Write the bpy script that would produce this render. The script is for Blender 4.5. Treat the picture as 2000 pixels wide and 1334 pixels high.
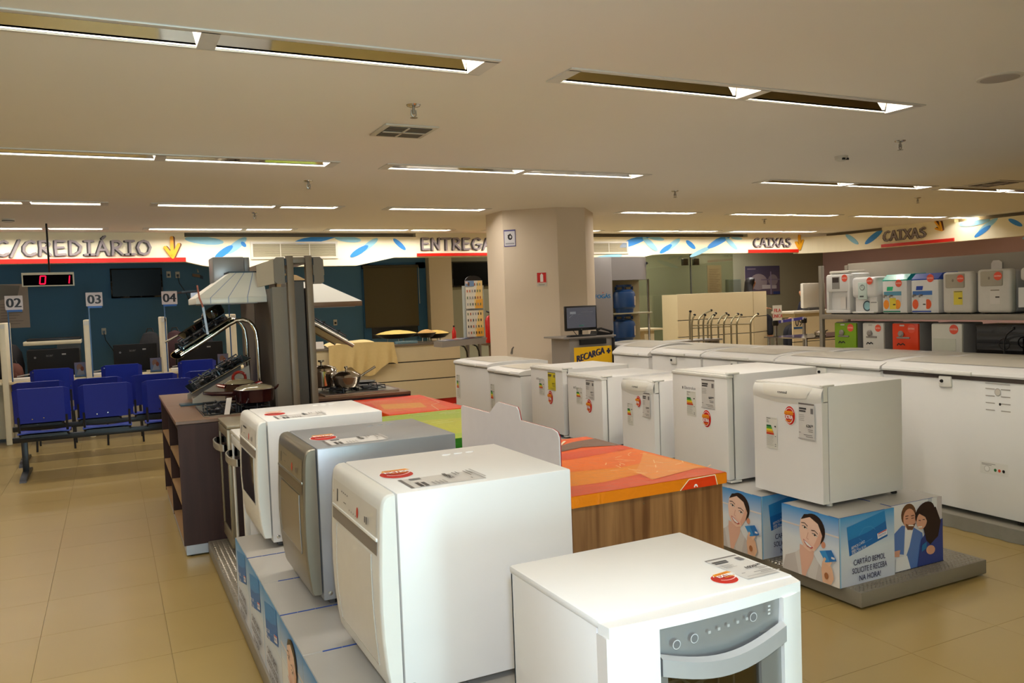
import bpy, bmesh, math, random
from mathutils import Vector, Matrix
random.seed(7)
S = bpy.context.scene
COL = S.collection
for _o in list(bpy.data.objects):
    bpy.data.objects.remove(_o)

# ------------------------------------------------------------------ camera
CAM_H = 1.6
PITCH, ROLL, YAW, FPX = 0.0505, 0.0375, 0.455, 1600.0
_cp, _sp = math.cos(PITCH), math.sin(PITCH)
_c, _s = math.cos(ROLL), math.sin(ROLL)
_fw = Vector((0, _cp, -_sp)); _up = Vector((0, _sp, _cp)); _rt = Vector((1, 0, 0))
_R = _c * _rt - _s * _up; _U = _s * _rt + _c * _up
_A = (Vector((math.cos(YAW), math.sin(YAW), 0)), Vector((-math.sin(YAW), math.cos(YAW), 0)), Vector((0, 0, 1)))
def _w(v): return Vector([a.dot(v) for a in _A])
CR, CU, CF = _w(_R), _w(_U), _w(_fw)
cam = bpy.data.objects.new('camera', bpy.data.cameras.new('camera'))
COL.objects.link(cam)
cam.matrix_world = Matrix(((CR.x, CU.x, -CF.x, 0), (CR.y, CU.y, -CF.y, 0), (CR.z, CU.z, -CF.z, CAM_H), (0, 0, 0, 1)))
cam.data.sensor_width = 36.0
cam.data.lens = FPX / 2000.0 * 36.0
cam.data.clip_start = 0.05
S.camera = cam

# ------------------------------------------------------------------ world, light, exposure
S.view_settings.view_transform = 'Standard'
S.view_settings.look = 'None'
S.view_settings.gamma = 1.0
S.view_settings.use_curve_mapping = False
S.view_settings.exposure = 0.0
S.cycles.use_denoising = True
S.cycles.max_bounces = 8
S.cycles.sample_clamp_indirect = 8.0
wd = bpy.data.worlds.new('daylight'); S.world = wd; wd.use_nodes = True
wd.node_tree.nodes['Background'].inputs[0].default_value = (0.55, 0.72, 1.0, 1)
wd.node_tree.nodes['Background'].inputs[1].default_value = 1.0
LAMP_E = 26.0                    # watts of each ceiling fixture's lamps
LAMP_C = (1.0, 0.96, 0.93)
FILL_E, FILL_C = 330.0, (0.66, 0.78, 1.0)  # strength and colour of the added entrance fill lamp
FLASH_E = 112.0
def area(name, loc, rot, sx, sy, e, c, parent=None, spread=None):
    l = bpy.data.lights.new(name, 'AREA'); l.shape = 'RECTANGLE'; l.size = sx; l.size_y = sy
    l.energy = e; l.color = c
    if spread: l.spread = spread
    o = bpy.data.objects.new(name, l); COL.objects.link(o)
    o.location = loc; o.rotation_euler = rot
    if parent: o.parent = parent
    return o
# cool fill lamp added behind the viewer, shining in through an unseen added doorway
area('added_entrance_fill', (0.70, -6.0, 1.30), (math.radians(90), 0, 0), 1.2, 2.2, FILL_E, FILL_C)
area('added_ceiling_uplight', (0.4, -4.4, 0.04), (math.radians(180), 0, 0), 2.2, 2.6, 260.0, (0.86, 0.92, 1.0))  # unseen lamp added near the ground to brighten the near ceiling
# the photographer's flash, on the hot shoe just above the lens
fl = bpy.data.lights.new('camera_flash', 'SPOT'); fl.energy = FLASH_E; fl.color = (0.72, 0.84, 1.0)
fl.spot_size = math.radians(125); fl.spot_blend = 0.75; fl.shadow_soft_size = 0.035
fo = bpy.data.objects.new('camera_flash', fl); COL.objects.link(fo)
fo.matrix_world = Matrix(((CR.x, CU.x, -CF.x, 0.03), (CR.y, CU.y, -CF.y, 0.0), (CR.z, CU.z, -CF.z, CAM_H + 0.12), (0, 0, 0, 1)))

# ------------------------------------------------------------------ helpers
def lin(c):
    out = []
    for x in c[:3]:
        x = x / 255.0
        out.append(x / 12.92 if x <= 0.04045 else ((x + 0.055) / 1.055) ** 2.4)
    return tuple(out)
_mats = {}
def M(name, rgb=(200, 200, 200), rough=0.5, metal=0.0, var=0.04, scale=18.0, bump=0.0, coat=0.0, emis=0.0, alpha=1.0, trans=0.0, stretch=(1, 1, 1), spec=0.5):
    if name in _mats: return _mats[name]
    m = bpy.data.materials.new(name); m.use_nodes = True
    nt = m.node_tree; b = nt.nodes['Principled BSDF']
    L = lin(rgb)
    tc = nt.nodes.new('ShaderNodeTexCoord'); mp = nt.nodes.new('ShaderNodeMapping')
    mp.inputs['Scale'].default_value = stretch
    nz = nt.nodes.new('ShaderNodeTexNoise'); nz.inputs['Scale'].default_value = scale; nz.inputs['Detail'].default_value = 4
    nt.links.new(tc.outputs['Object'], mp.inputs[0]); nt.links.new(mp.outputs[0], nz.inputs['Vector'])
    mx = nt.nodes.new('ShaderNodeMix'); mx.data_type = 'RGBA'
    mx.inputs[6].default_value = tuple(x * (1 - var) for x in L) + (1,)
    mx.inputs[7].default_value = tuple(min(1, x * (1 + var)) for x in L) + (1,)
    nt.links.new(nz.outputs['Fac'], mx.inputs[0]); nt.links.new(mx.outputs[2], b.inputs['Base Color'])
    b.inputs['Roughness'].default_value = rough; b.inputs['Metallic'].default_value = metal
    b.inputs['Coat Weight'].default_value = coat; b.inputs['Coat Roughness'].default_value = .06
    b.inputs['Alpha'].default_value = alpha; b.inputs['Specular IOR Level'].default_value = spec
    b.inputs['Transmission Weight'].default_value = trans
    if emis:
        b.inputs['Emission Color'].default_value = L + (1,); b.inputs['Emission Strength'].default_value = emis
    if bump:
        bp = nt.nodes.new('ShaderNodeBump'); bp.inputs['Strength'].default_value = bump; bp.inputs['Distance'].default_value = 0.01
        nt.links.new(nz.outputs['Fac'], bp.inputs['Height']); nt.links.new(bp.outputs[0], b.inputs['Normal'])
    _mats[name] = m
    return m
def glass(name, tint=(225, 240, 232), mixf=0.12, rough=0.03):
    if name in _mats: return _mats[name]
    m = bpy.data.materials.new(name); m.use_nodes = True; nt = m.node_tree
    nt.nodes.remove(nt.nodes['Principled BSDF']); out = nt.nodes['Material Output']
    t = nt.nodes.new('ShaderNodeBsdfTransparent'); t.inputs[0].default_value = lin(tint) + (1,)
    g = nt.nodes.new('ShaderNodeBsdfGlossy'); g.inputs['Roughness'].default_value = rough
    fr = nt.nodes.new('ShaderNodeLayerWeight'); fr.inputs[0].default_value = mixf
    mx = nt.nodes.new('ShaderNodeMixShader')
    nt.links.new(fr.outputs['Facing'], mx.inputs[0]); nt.links.new(t.outputs[0], mx.inputs[1]); nt.links.new(g.outputs[0], mx.inputs[2])
    nt.links.new(mx.outputs[0], out.inputs[0]); _mats[name] = m
    return m
def print_mat(name, rough=0.45, bump=0.0, coat=0.0, bscale=14.0):
    if name in _mats: return _mats[name]
    m = bpy.data.materials.new(name); m.use_nodes = True; nt = m.node_tree; b = nt.nodes['Principled BSDF']
    a = nt.nodes.new('ShaderNodeVertexColor'); a.layer_name = 'Col'
    nt.links.new(a.outputs[0], b.inputs['Base Color']); b.inputs['Roughness'].default_value = rough; b.inputs['Coat Weight'].default_value = coat
    b.inputs['Coat Roughness'].default_value = 0.05
    if bump:
        tc = nt.nodes.new('ShaderNodeTexCoord'); nz = nt.nodes.new('ShaderNodeTexNoise'); nz.inputs['Scale'].default_value = bscale
        nz.inputs['Detail'].default_value = 5; nz.inputs['Distortion'].default_value = 1.2
        nt.links.new(tc.outputs['Object'], nz.inputs['Vector'])
        bp = nt.nodes.new('ShaderNodeBump'); bp.inputs['Strength'].default_value = bump; bp.inputs['Distance'].default_value = 0.02
        nt.links.new(nz.outputs['Fac'], bp.inputs['Height']); nt.links.new(bp.outputs[0], b.inputs['Normal']); nt.links.new(bp.outputs[0], b.inputs['Coat Normal'])
    _mats[name] = m
    return m
def wood(name, a, bcol, scale=6.0, rough=0.35):
    if name in _mats: return _mats[name]
    m = bpy.data.materials.new(name); m.use_nodes = True; nt = m.node_tree; b = nt.nodes['Principled BSDF']
    tc = nt.nodes.new('ShaderNodeTexCoord'); mp = nt.nodes.new('ShaderNodeMapping'); mp.inputs['Scale'].default_value = (scale, scale, 0.35)
    nz = nt.nodes.new('ShaderNodeTexNoise'); nz.inputs['Scale'].default_value = 3.0; nz.inputs['Detail'].default_value = 8; nz.inputs['Distortion'].default_value = 0.6
    rp = nt.nodes.new('ShaderNodeValToRGB'); rp.color_ramp.elements[0].position = 0.3; rp.color_ramp.elements[1].position = 0.72
    rp.color_ramp.elements[0].color = lin(a) + (1,); rp.color_ramp.elements[1].color = lin(bcol) + (1,)
    nt.links.new(tc.outputs['Object'], mp.inputs[0]); nt.links.new(mp.outputs[0], nz.inputs['Vector'])
    nt.links.new(nz.outputs['Fac'], rp.inputs[0]); nt.links.new(rp.outputs[0], b.inputs['Base Color'])
    b.inputs['Roughness'].default_value = rough; _mats[name] = m
    return m

def W(o):
    v = Vector((0, 0, 0))
    while o is not None:
        v = v + o.location; o = o.parent
    return v
class MB:
    def __init__(s, *mats):
        s.v = []; s.f = []; s.m = []; s.c = []; s.mats = list(mats)
    def add(s, vs, fs, m=0, c=None):
        n = len(s.v); s.v += [tuple(p) for p in vs]
        for f in fs:
            s.f.append([n + i for i in f]); s.m.append(m); s.c.append(c)
    def box(s, x0, x1, y0, y1, z0, z1, m=0, b=0.0, seg=2):
        if x0 > x1: x0, x1 = x1, x0
        if y0 > y1: y0, y1 = y1, y0
        if z0 > z1: z0, z1 = z1, z0
        b = min(b, 0.49 * min(x1 - x0, y1 - y0, z1 - z0))
        if b <= 0:
            vs = [(x, y, z) for z in (z0, z1) for y in (y0, y1) for x in (x0, x1)]
            s.add(vs, [(0, 2, 3, 1), (4, 5, 7, 6), (0, 1, 5, 4), (2, 6, 7, 3), (0, 4, 6, 2), (1, 3, 7, 5)], m)
            return s
        bm = bmesh.new(); bmesh.ops.create_cube(bm, size=1)
        for v in bm.verts:
            v.co = Vector(((x0 + x1) / 2 + v.co.x * (x1 - x0), (y0 + y1) / 2 + v.co.y * (y1 - y0), (z0 + z1) / 2 + v.co.z * (z1 - z0)))
        bmesh.ops.bevel(bm, geom=list(bm.edges), offset=b, segments=seg, profile=0.5, affect='EDGES')
        bm.verts.index_update()
        s.add([v.co[:] for v in bm.verts], [[v.index for v in f.verts] for f in bm.faces], m); bm.free()
        return s
    def obox(s, o, U, V, N, m=0):
        o, U, V, N = Vector(o), Vector(U), Vector(V), Vector(N)
        vs = [o + U * a + V * b + N * c for c in (0, 1) for b in (0, 1) for a in (0, 1)]
        s.add(vs, [(0, 2, 3, 1), (4, 5, 7, 6), (0, 1, 5, 4), (2, 6, 7, 3), (0, 4, 6, 2), (1, 3, 7, 5)], m)
        return s
    def prism(s, pts, N, m=0, cap=True):
        a = [Vector(p) for p in pts]; N = Vector(N); n = len(a)
        vs = a + [p + N for p in a]
        fs = [(i, (i + 1) % n, n + (i + 1) % n, n + i) for i in range(n)]
        if cap: fs += [tuple(range(n))[::-1], tuple(range(n, 2 * n))]
        s.add(vs, fs, m)
        return s
    def tube(s, path, r, n=8, m=0, caps=True):
        P = [Vector(p) for p in path]; k = len(P)
        rr = r if isinstance(r, (list, tuple)) else [r] * k
        t0 = (P[1] - P[0]).normalized()
        u = t0.orthogonal().normalized(); vs = []
        for i in range(k):
            t = ((P[min(i + 1, k - 1)] - P[max(i - 1, 0)])).normalized()
            u = (u - t * u.dot(t)); u = u.normalized() if u.length > 1e-6 else t.orthogonal().normalized()
            w = t.cross(u)
            for j in range(n):
                a = 2 * math.pi * j / n
                vs.append(P[i] + (u * math.cos(a) + w * math.sin(a)) * rr[i])
        fs = []
        for i in range(k - 1):
            for j in range(n):
                fs.append((i * n + j, i * n + (j + 1) % n, (i + 1) * n + (j + 1) % n, (i + 1) * n + j))
        if caps: fs += [tuple(range(n))[::-1], tuple(range((k - 1) * n, k * n))]
        s.add(vs, fs, m)
        return s
    def lathe(s, prof, c, n=24, m=0, ax='z', sx=1.0, sy=1.0):
        vs = []; c = Vector(c)
        for r, z in prof:
            for j in range(n):
                a = 2 * math.pi * j / n
                p = (r * math.cos(a) * sx, r * math.sin(a) * sy, z)
                if ax == 'y': p = (p[0], p[2], p[1])
                if ax == 'x': p = (p[2], p[0], p[1])
                vs.append(c + Vector(p))
        fs = []
        for i in range(len(prof) - 1):
            for j in range(n):
                fs.append((i * n + j, i * n + (j + 1) % n, (i + 1) * n + (j + 1) % n, (i + 1) * n + j))
        fs += [tuple(range(n))[::-1], tuple(range((len(prof) - 1) * n, len(prof) * n))]
        s.add(vs, fs, m)
        return s
    def grid(s, fn, nu, nv, m=0):
        vs = [fn(i / nu, j / nv) for j in range(nv + 1) for i in range(nu + 1)]
        fs = [(j * (nu + 1) + i, j * (nu + 1) + i + 1, (j + 1) * (nu + 1) + i + 1, (j + 1) * (nu + 1) + i) for j in range(nv) for i in range(nu)]
        s.add(vs, fs, m)
        return s
    def build(s, name, parent=None, origin=None, sharp=35, fix=True):
        off = W(parent) if parent else Vector(origin or (0, 0, 0))
        me = bpy.data.meshes.new(name)
        me.from_pydata([(v[0] - off.x, v[1] - off.y, v[2] - off.z) for v in s.v], [], s.f)
        for mt in s.mats: me.materials.append(mt)
        for p, mi in zip(me.polygons, s.m): p.material_index = mi
        if any(c is not None for c in s.c):
            at = me.color_attributes.new('Col', 'FLOAT_COLOR', 'CORNER')
            for p, c in zip(me.polygons, s.c):
                for k, li in enumerate(p.loop_indices):
                    if c is None: cc = (.8, .8, .8)
                    elif isinstance(c[0], (tuple, list)): cc = c[k]
                    else: cc = c
                    at.data[li].color = (cc[0], cc[1], cc[2], 1)
        elif fix:
            bm = bmesh.new(); bm.from_mesh(me); bmesh.ops.recalc_face_normals(bm, faces=bm.faces); bm.to_mesh(me); bm.free()
        me.update()
        if sharp:
            me.polygons.foreach_set('use_smooth', [True] * len(me.polygons))
            me.set_sharp_from_angle(angle=math.radians(sharp))
        o = bpy.data.objects.new(name, me); COL.objects.link(o)
        if parent: o.parent = parent
        else: o.location = off
        return o
def tag(o, label=None, cat=None, group=None, kind=None):
    if label: o['label'] = label
    if cat: o['category'] = cat
    if group: o['group'] = group
    if kind: o['kind'] = kind
    return o
def thing(name, label, cat, loc=(0, 0, 0), group=None):
    o = bpy.data.objects.new(name, None); COL.objects.link(o); o.location = loc; o.empty_display_size = 0.1
    return tag(o, label, cat, group)
def copy_tree(o, parent=None):
    c = o.copy(); COL.objects.link(c)
    if parent: c.parent = parent
    for ch in [x for x in bpy.data.objects if x.parent == o]: copy_tree(ch, c)
    return c
def struct(o): o['kind'] = 'structure'; return o

# text outlines as polygons
_tp = {}
def text_poly(t):
    if t in _tp: return _tp[t]
    cu = bpy.data.curves.new('t', 'FONT'); cu.body = t; cu.size = 1.0; cu.resolution_u = 3; cu.fill_mode = 'FRONT'
    o = bpy.data.objects.new('t', cu); COL.objects.link(o)
    dg = bpy.context.evaluated_depsgraph_get(); me = bpy.data.meshes.new_from_object(o.evaluated_get(dg))
    vs = [(v.co.x, v.co.y) for v in me.vertices]; fs = [tuple(p.vertices) for p in me.polygons]
    bpy.data.objects.remove(o); bpy.data.curves.remove(cu); bpy.data.meshes.remove(me)
    xs = [v[0] for v in vs] or [0]; x0, x1 = min(xs), max(xs)
    k = 1 / 0.73
    _tp[t] = ([((v[0] - x0) * k, v[1] * k) for v in vs], fs, (x1 - x0) * k)
    return _tp[t]
class Sheet:
    """flat print on a plane: o lower left corner, U and V unit directions in metres, N out of the plane"""
    def __init__(s, o, U, V, sc=1.0, lift=0.0006, step=0.00035, mat=None):
        s.o, s.U, s.V = Vector(o), Vector(U).normalized() * sc, Vector(V).normalized() * sc
        s.N = s.U.cross(s.V).normalized(); s.d = lift; s.step = step; s.mb = MB(mat or print_mat('print'))
    def P(s, u, v): return s.o + s.U * u + s.V * v + s.N * s.d
    def poly(s, pts, c):
        s.mb.add([s.P(u, v) for u, v in pts], [tuple(range(len(pts)))], 0, lin(c)); s.d += s.step; return s
    def rect(s, u0, v0, u1, v1, c, ct=None):
        cc = lin(c)
        if ct: ct = lin(ct); cc = [cc, cc, ct, ct]
        s.mb.add([s.P(u0, v0), s.P(u1, v0), s.P(u1, v1), s.P(u0, v1)], [(0, 1, 2, 3)], 0, cc); s.d += s.step; return s
    def ell(s, u, v, ru, rv, c, rot=0.0, n=20, a0=0, a1=360):
        cr, sr = math.cos(math.radians(rot)), math.sin(math.radians(rot)); pts = []
        full = a1 - a0 >= 360
        for i in range(n + (0 if full else 1)):
            a = math.radians(a0 + (a1 - a0) * i / n); x, y = ru * math.cos(a), rv * math.sin(a)
            pts.append((u + x * cr - y * sr, v + x * sr + y * cr))
        return s.poly(pts, c)
    def line(s, pts, w, c):
        for (a, b), (e, f) in zip(pts[:-1], pts[1:]):
            dx, dy = e - a, f - b; L = math.hypot(dx, dy) or 1; nx, ny = -dy / L * w / 2, dx / L * w / 2
            s.poly([(a - nx, b - ny), (e - nx, f - ny), (e + nx, f + ny), (a + nx, b + ny)], c)
        return s
    def text(s, u, v, h, t, c, al='l', sx=1.0, slope=0.0, bold=0.0):
        vs, fs, w = text_poly(t); w = w * h * sx
        u0 = u - (w / 2 if al == 'c' else w if al == 'r' else 0)
        cc = lin(c)
        for dx in ((0,) if not bold else (-bold, 0, bold)):
            s.mb.add([s.P(u0 + dx + x * h * sx, v + y * h + slope * x * h * sx) for x, y in vs], fs, 0, cc)
            if bold: s.d += s.step * .3
        s.d += s.step; return s
    def build(s, name, parent, origin=None): return s.mb.build(name, parent, origin, sharp=0, fix=False)

XP, YP, ZP = Vector((1, 0, 0)), Vector((0, 1, 0)), Vector((0, 0, 1))
# ------------------------------------------------------------------ materials
white = M('white_enamel', (236, 234, 230), 0.36, var=0.01)
white_pl = M('white_plastic', (232, 230, 222), 0.35, var=0.015)
offwhite = M('off_white_plastic', (214, 208, 194), 0.4, var=0.02)
silver = M('silver_paint', (158, 160, 162), 0.32, 0.25, var=0.03)
steel = M('brushed_steel', (176, 172, 164), 0.28, 1.0, var=0.05, scale=40)
chrome = M('chrome', (210, 208, 202), 0.08, 1.0, var=0.01)
grey_metal = M('grey_metal', (150, 143, 136), 0.42, 0.15, var=0.03)
grey_dark = M('dark_grey_plastic', (70, 68, 66), 0.45)
black = M('black_plastic', (20, 19, 20), 0.35, var=0.1)
black_gloss = M('black_gloss', (10, 10, 11), 0.06, var=0.05, coat=0.5)
blackmetal = M('black_metal', (24, 24, 28), 0.4, var=0.1)
rubber = M('rubber', (26, 25, 24), 0.8)
blue_pl = M('blue_seat_plastic', (16, 38, 140), 0.42, var=0.05)
cream_lam = M('cream_laminate', (222, 206, 168), 0.4, var=0.02)
ceil_m = M('ceiling_plaster', (246, 240, 230), 0.9, var=0.015, scale=1.2)
wall_m = M('wall_paint_cream', (214, 200, 172), 0.85, var=0.02, scale=2)
wall_blue = M('wall_paint_blue', (80, 124, 160), 0.8, var=0.04, scale=2)
wall_teal = M('wall_paint_sage', (150, 148, 124), 0.8, var=0.03, scale=2)
wall_pink = M('wall_paint_rose', (200, 165, 160), 0.85, var=0.03, scale=2)
fascia_m = M('fascia_paint', (250, 240, 208), 0.7, var=0.01, scale=2)
red_m = M('red_trim', (214, 30, 14), 0.35, var=0.04)
yellow_m = M('yellow_letter', (246, 176, 26), 0.45, var=0.04)
letter_m = M('grey_letter', (152, 140, 140), 0.5, var=0.04)
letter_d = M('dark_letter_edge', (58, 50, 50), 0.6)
blue_d = M('blue_decal', (46, 140, 220), 0.5, var=0.03)
lblue_d = M('light_blue_decal', (150, 205, 226), 0.5, var=0.03)
dwood = wood('dark_wood', (46, 28, 26), (66, 42, 38), 5, 0.7)
mwood = wood('brown_wood', (106, 66, 34), (176, 128, 78), 7, 0.45)
twood = M('brown_laminate_top', (112, 80, 54), 0.4, var=0.1, scale=9, stretch=(12, 1, 1))
lwood = M('light_shelf_edge', (150, 116, 74), 0.45, var=0.08, scale=9)
stone = M('speckled_stone', (120, 108, 92), 0.3, var=0.35, scale=160)
mirror = M('mirror_reflector', (235, 232, 225), 0.05, 1.0, var=0.0)
tube_m = M('lamp_tube', (255, 240, 205), 0.4, emis=14.0)
dglass = M('dark_glass', (14, 15, 18), 0.04, var=0.05, coat=0.4)
cloth_m = M('beige_cloth', (226, 200, 140), 0.95, var=0.05, scale=30, bump=0.1)
PR = print_mat('print', 0.42)
PRF = print_mat('print_under_film', 0.4, bump=0.35, coat=0.35)
# ================================================================== the setting
X0, X1, Y0, Y1, H = -6.0, 16.6, -2.5, 15.6, 2.8
# floor: large porcelain tiles, each tile near the camera a part, the rest joined
tile_m = M('floor_tile', (160, 137, 84), 0.28, var=0.07, scale=2.2)
grout_m = M('floor_grout', (148, 125, 76), 0.7)
fb = MB(grout_m); fb.box(X0, X1, Y0, Y1, -0.12, -0.004); floor = struct(fb.build('floor', origin=(0, 0, 0)))
TS, TG = 0.575, 0.002
tm = MB(tile_m); tm.box(TG / 2, TS - TG / 2, TG / 2, TS - TG / 2, -0.008, 0.0, 0); tile_me = None
rest = MB(tile_m); cells = []
i0, i1 = int((X0 + 0.4) / TS) - 1, int((X1 + 0.4) / TS) + 1
for i in range(i0, i1):
    for j in range(-12, 29):
        x, y = -0.4 + i * TS, 4.12 + (j - 8) * TS
        if x < X0 or x + TS > X1 or y < Y0 or y + TS > Y1: continue
        vis = 0.4 * x + y > 3 and x / max(y, .1) > -0.35 and x < 0.9 + y * 0.02 or (x > 2.0 and y > 0.6 and x < 5.2 and y < 4.2)
        cells.append((0 if vis else 1, math.hypot(x, y), x, y))
cells.sort()
for k, (v, d, x, y) in enumerate(cells):
    if k < 290:
        if tile_me is None:
            o = tm.build('tile', floor, sharp=0); tile_me = o.data
        else:
            o = bpy.data.objects.new('tile', tile_me); COL.objects.link(o); o.parent = floor
        o.location = (x, y, 0)
    else:
        rest.box(x + TG / 2, x + TS - TG / 2, y + TG / 2, y + TS - TG / 2, -0.008, 0.0)
tag(rest.build('far_tiles', floor, sharp=0), kind='stuff')

# luminaires: start x, lamp lengths, far edge y
FW = 0.24
FIX = []
for y in (-1.9, 1.0, 4.0):
    for x in (-4.02, -0.88, 2.26): 
        if y > 0 or x < 2: FIX.append((x, (1.25, 1.25), y))
for x in (-3.6, -0.92, 2.22, 6.5, 9.45): FIX.append((x, (1.25, 1.25), 7.02))
for x in (-2.05, 0.5, 3.17, 6.62, 8.67, 11.35, 13.75): FIX.append((x, (1.25,) if x in (3.17, 6.62) else (1.25, 0.65) if x < 5 else (1.2, 0.85) if x < 13 else (.95,), 10.0))
for x in (-2.05, 0.52, 3.1, 5.8, 8.5, 11.12): FIX.append((x, (1.25, 0.65) if x < 5 else (1.25, 0.85), 12.84))
def fx_len(ls): return sum(ls) + 0.08 * (len(ls) - 1) + 0.1
# ceiling slab with an opening over every luminaire
cb = MB(ceil_m); ys = sorted(set(f[2] for f in FIX)); prev = Y0
for y in ys:
    cb.box(X0, X1, prev, y - FW, H, H + 0.02)
    px = X0
    for f in sorted([f for f in FIX if f[2] == y]):
        cb.box(px, f[0], y - FW, y, H, H + 0.02); px = f[0] + fx_len(f[1])
    cb.box(px, X1, y - FW, y, H, H + 0.02); prev = y
cb.box(X0, X1, prev, Y1, H, H + 0.02)
cb.box(X0, X1, Y0, Y1, H + 0.3, H + 0.34)
struct(cb.build('ceiling', sharp=0))
frame_m = M('luminaire_frame', (226, 222, 214), 0.4, 0.1)
lip_m = M('luminaire_lip', (250, 244, 228), 0.5)
def luminaire(x, ls, y, label):
    dz = 0.10 if y < 5 else 0.07 if y < 8 else 0.05 if y < 11 else 0.028
    L = fx_len(ls); t = thing('ceiling_light', label, 'light', (x, y, H), 'recessed ceiling lights')
    f = MB(frame_m); e = 0.028; z0, z1 = H - 0.008, H + 0.0
    f.box(x - e, x + L + e, y - FW - e, y - FW + 0.012, z0, z1, b=0.002); f.box(x - e, x + L + e, y - 0.004, y + e * .6, z0, z1, b=0.002)
    f.box(x - e, x + 0.05, y - FW, y, z0, z1); f.box(x + L - 0.05, x + L + e, y - FW, y, z0, z1)
    q = x + 0.05
    for k, l in enumerate(ls[:-1]):
        q += l; f.box(q, q + 0.08, y - FW, y, z0, z1); q += 0.08
    f.build('frame', t)
    hb = MB(frame_m); hb.box(x, x + L, y - FW, y, H + 0.13, H + 0.14); hb.box(x, x + L, y - FW - 0.01, y - FW, H, H + 0.14); hb.box(x, x + L, y, y + 0.01, H, H + 0.14)
    hb.build('housing', t)
    q = x + 0.05
    for l in ls:
        r = MB(mirror)
        r.add([(q, y - 0.012, H + 0.012), (q + l, y - 0.012, H + 0.012), (q + l, y - 0.07, H + 0.115), (q, y - 0.07, H + 0.115)], [(0, 1, 2, 3)])
        r.build('reflector', t, sharp=0)
        p = MB(lip_m); p.box(q, q + l, y - 0.012, y - 0.002, H - 0.003, H + (0.003 if y < 5 else 0.006 if y < 8 else 0.012)); p.build('reflector_lip', t)
        for xa, d in ((q, 0.0), (q + l, -0.0)):
            ep = MB(lip_m); s = 0.035 if xa == q else -0.035
            ep.add([(xa, y - 0.012, H + 0.001), (xa, y - FW + 0.012, H + 0.001), (xa + s, y - FW + 0.04, H + 0.115), (xa + s, y - 0.07, H + 0.115)], [(0, 1, 2, 3)])
            ep.build('end_plate', t, sharp=0)
        tb = MB(tube_m); tb.tube([(q + 0.04, y - FW + 0.045, H + 0.085), (q + l - 0.04, y - FW + 0.045, H + 0.085)], 0.013, 8)
        tb.build('lamp_tube', t)
        a = area('lamp_light', (q + l / 2 - x, -FW / 2 - 0.01, dz), (0, 0, 0), l - 0.06, 0.10, LAMP_E * l / 1.25 * 0.5 * (1.5 if y > 12 else 0.5 if y < 2 else 1), LAMP_C, t)
        q += l + 0.08
    return t
rown = {-1.9: 'behind the viewer', 1.0: 'above the viewer', 4.0: 'in the nearest visible row', 7.02: 'in the second row', 10.0: 'in the third row', 12.84: 'in the last row before the painted band'}
for y in ys:
    row = sorted([f for f in FIX if f[2] == y])
    for k, f in enumerate(row):
        luminaire(f[0], f[1], y, 'recessed light %s, %s from left' % (rown[y], ('first', 'second', 'third', 'fourth', 'fifth', 'sixth', 'seventh')[k]))

# lights over the staff area behind the painted band at the right
for x, e in ((8.3, 26), (10.9, 26), (13.2, 24)):
    t = thing('ceiling_light', 'small ceiling light behind the painted band, %s' % {8.3: 'above the gas stand', 10.9: 'above the woman', 13.2: 'above checkout nine'}[x], 'light', (x, 14.5, H), 'staff ceiling lights')
    f = MB(frame_m); f.box(x - .65, x + .65, 14.4, 14.42, H - .03, H); f.box(x - .65, x + .65, 14.58, 14.6, H - .03, H); f.box(x - .65, x - .63, 14.4, 14.6, H - .03, H); f.box(x + .63, x + .65, 14.4, 14.6, H - .03, H); f.build('frame', t)
    tb = MB(tube_m); tb.tube([(x - .6, 14.5, H - .015), (x + .6, 14.5, H - .015)], .013, 8); tb.build('lamp_tube', t)
    area('lamp_light', (0, 0, -.03), (0, 0, 0), 1.2, .1, e, LAMP_C, t)
# walls
wb = MB(wall_blue); wb.box(X0, 5.72, Y1 - 0.1, Y1, 0, H); struct(wb.build('wall_back'))
wb = MB(wall_m); wb.box(5.72, 6.2, Y1 - 0.3, Y1, 0, H); struct(wb.build('trim_9'))
wb = MB(wall_teal); wb.box(6.2, X1, Y1 - 0.1, Y1, 0, H); struct(wb.build('wall_back_right'))
wb = MB(wall_m); wb.box(X0 - 0.1, X0, Y0, Y1, 0, H); struct(wb.build('wall_left'))
wb = MB(wall_pink); wb.box(X1, X1 + 0.1, Y0, Y1, 0, H); struct(wb.build('wall_right'))
wb = MB(wall_m)
wb.box(X0, -0.4, Y0 - 0.1, Y0, 0, H); wb.box(1.2, X1, Y0 - 0.1, Y0, 0, H); wb.box(-0.4, 1.2, Y0 - 0.1, Y0, 2.45, H)  # doorway opening added and narrowed to shape the entrance fill lamp
wb.box(-1.0, -0.9, -6.2, Y0 - 0.1, -.1, H); wb.box(1.7, 1.8, -6.2, Y0 - 0.1, -.1, H); wb.box(-1.0, 1.8, -6.2, Y0 - 0.1, -.12, -.004)  # unseen vestibule added to confine the fill lamp to the left
wb.box(-1.0, 1.8, -6.2, Y0 - 0.1, H, H + .05)
struct(wb.build('wall_front'))
wn = MB(grey_metal)
for x in (-0.4, 1.15): wn.box(x, x + 0.05, Y0 - 0.08, Y0 - 0.02, 0.0, 2.45)
wn.box(-0.4, 1.2, Y0 - 0.08, Y0 - 0.02, 2.40, 2.45); wn.box(-0.4, 1.2, Y0 - 0.08, Y0 - 0.02, 0.0, 0.06)
w1 = struct(wn.build('added_door'))  # unseen glass door added in front of the fill lamp
for x in (-0.35,):
    g = MB(glass('added_door_glass')); g.box(x, x + 1.5, Y0 - 0.054, Y0 - 0.046, 0.06, 2.40); g.build('pane', w1)
bb = MB(M('baseboard_wood', (150, 130, 100), 0.5)); bb.box(X0, X1, Y1 - 0.12, Y1 - 0.1, 0, 0.09); struct(bb.build('baseboard_back'))

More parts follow.
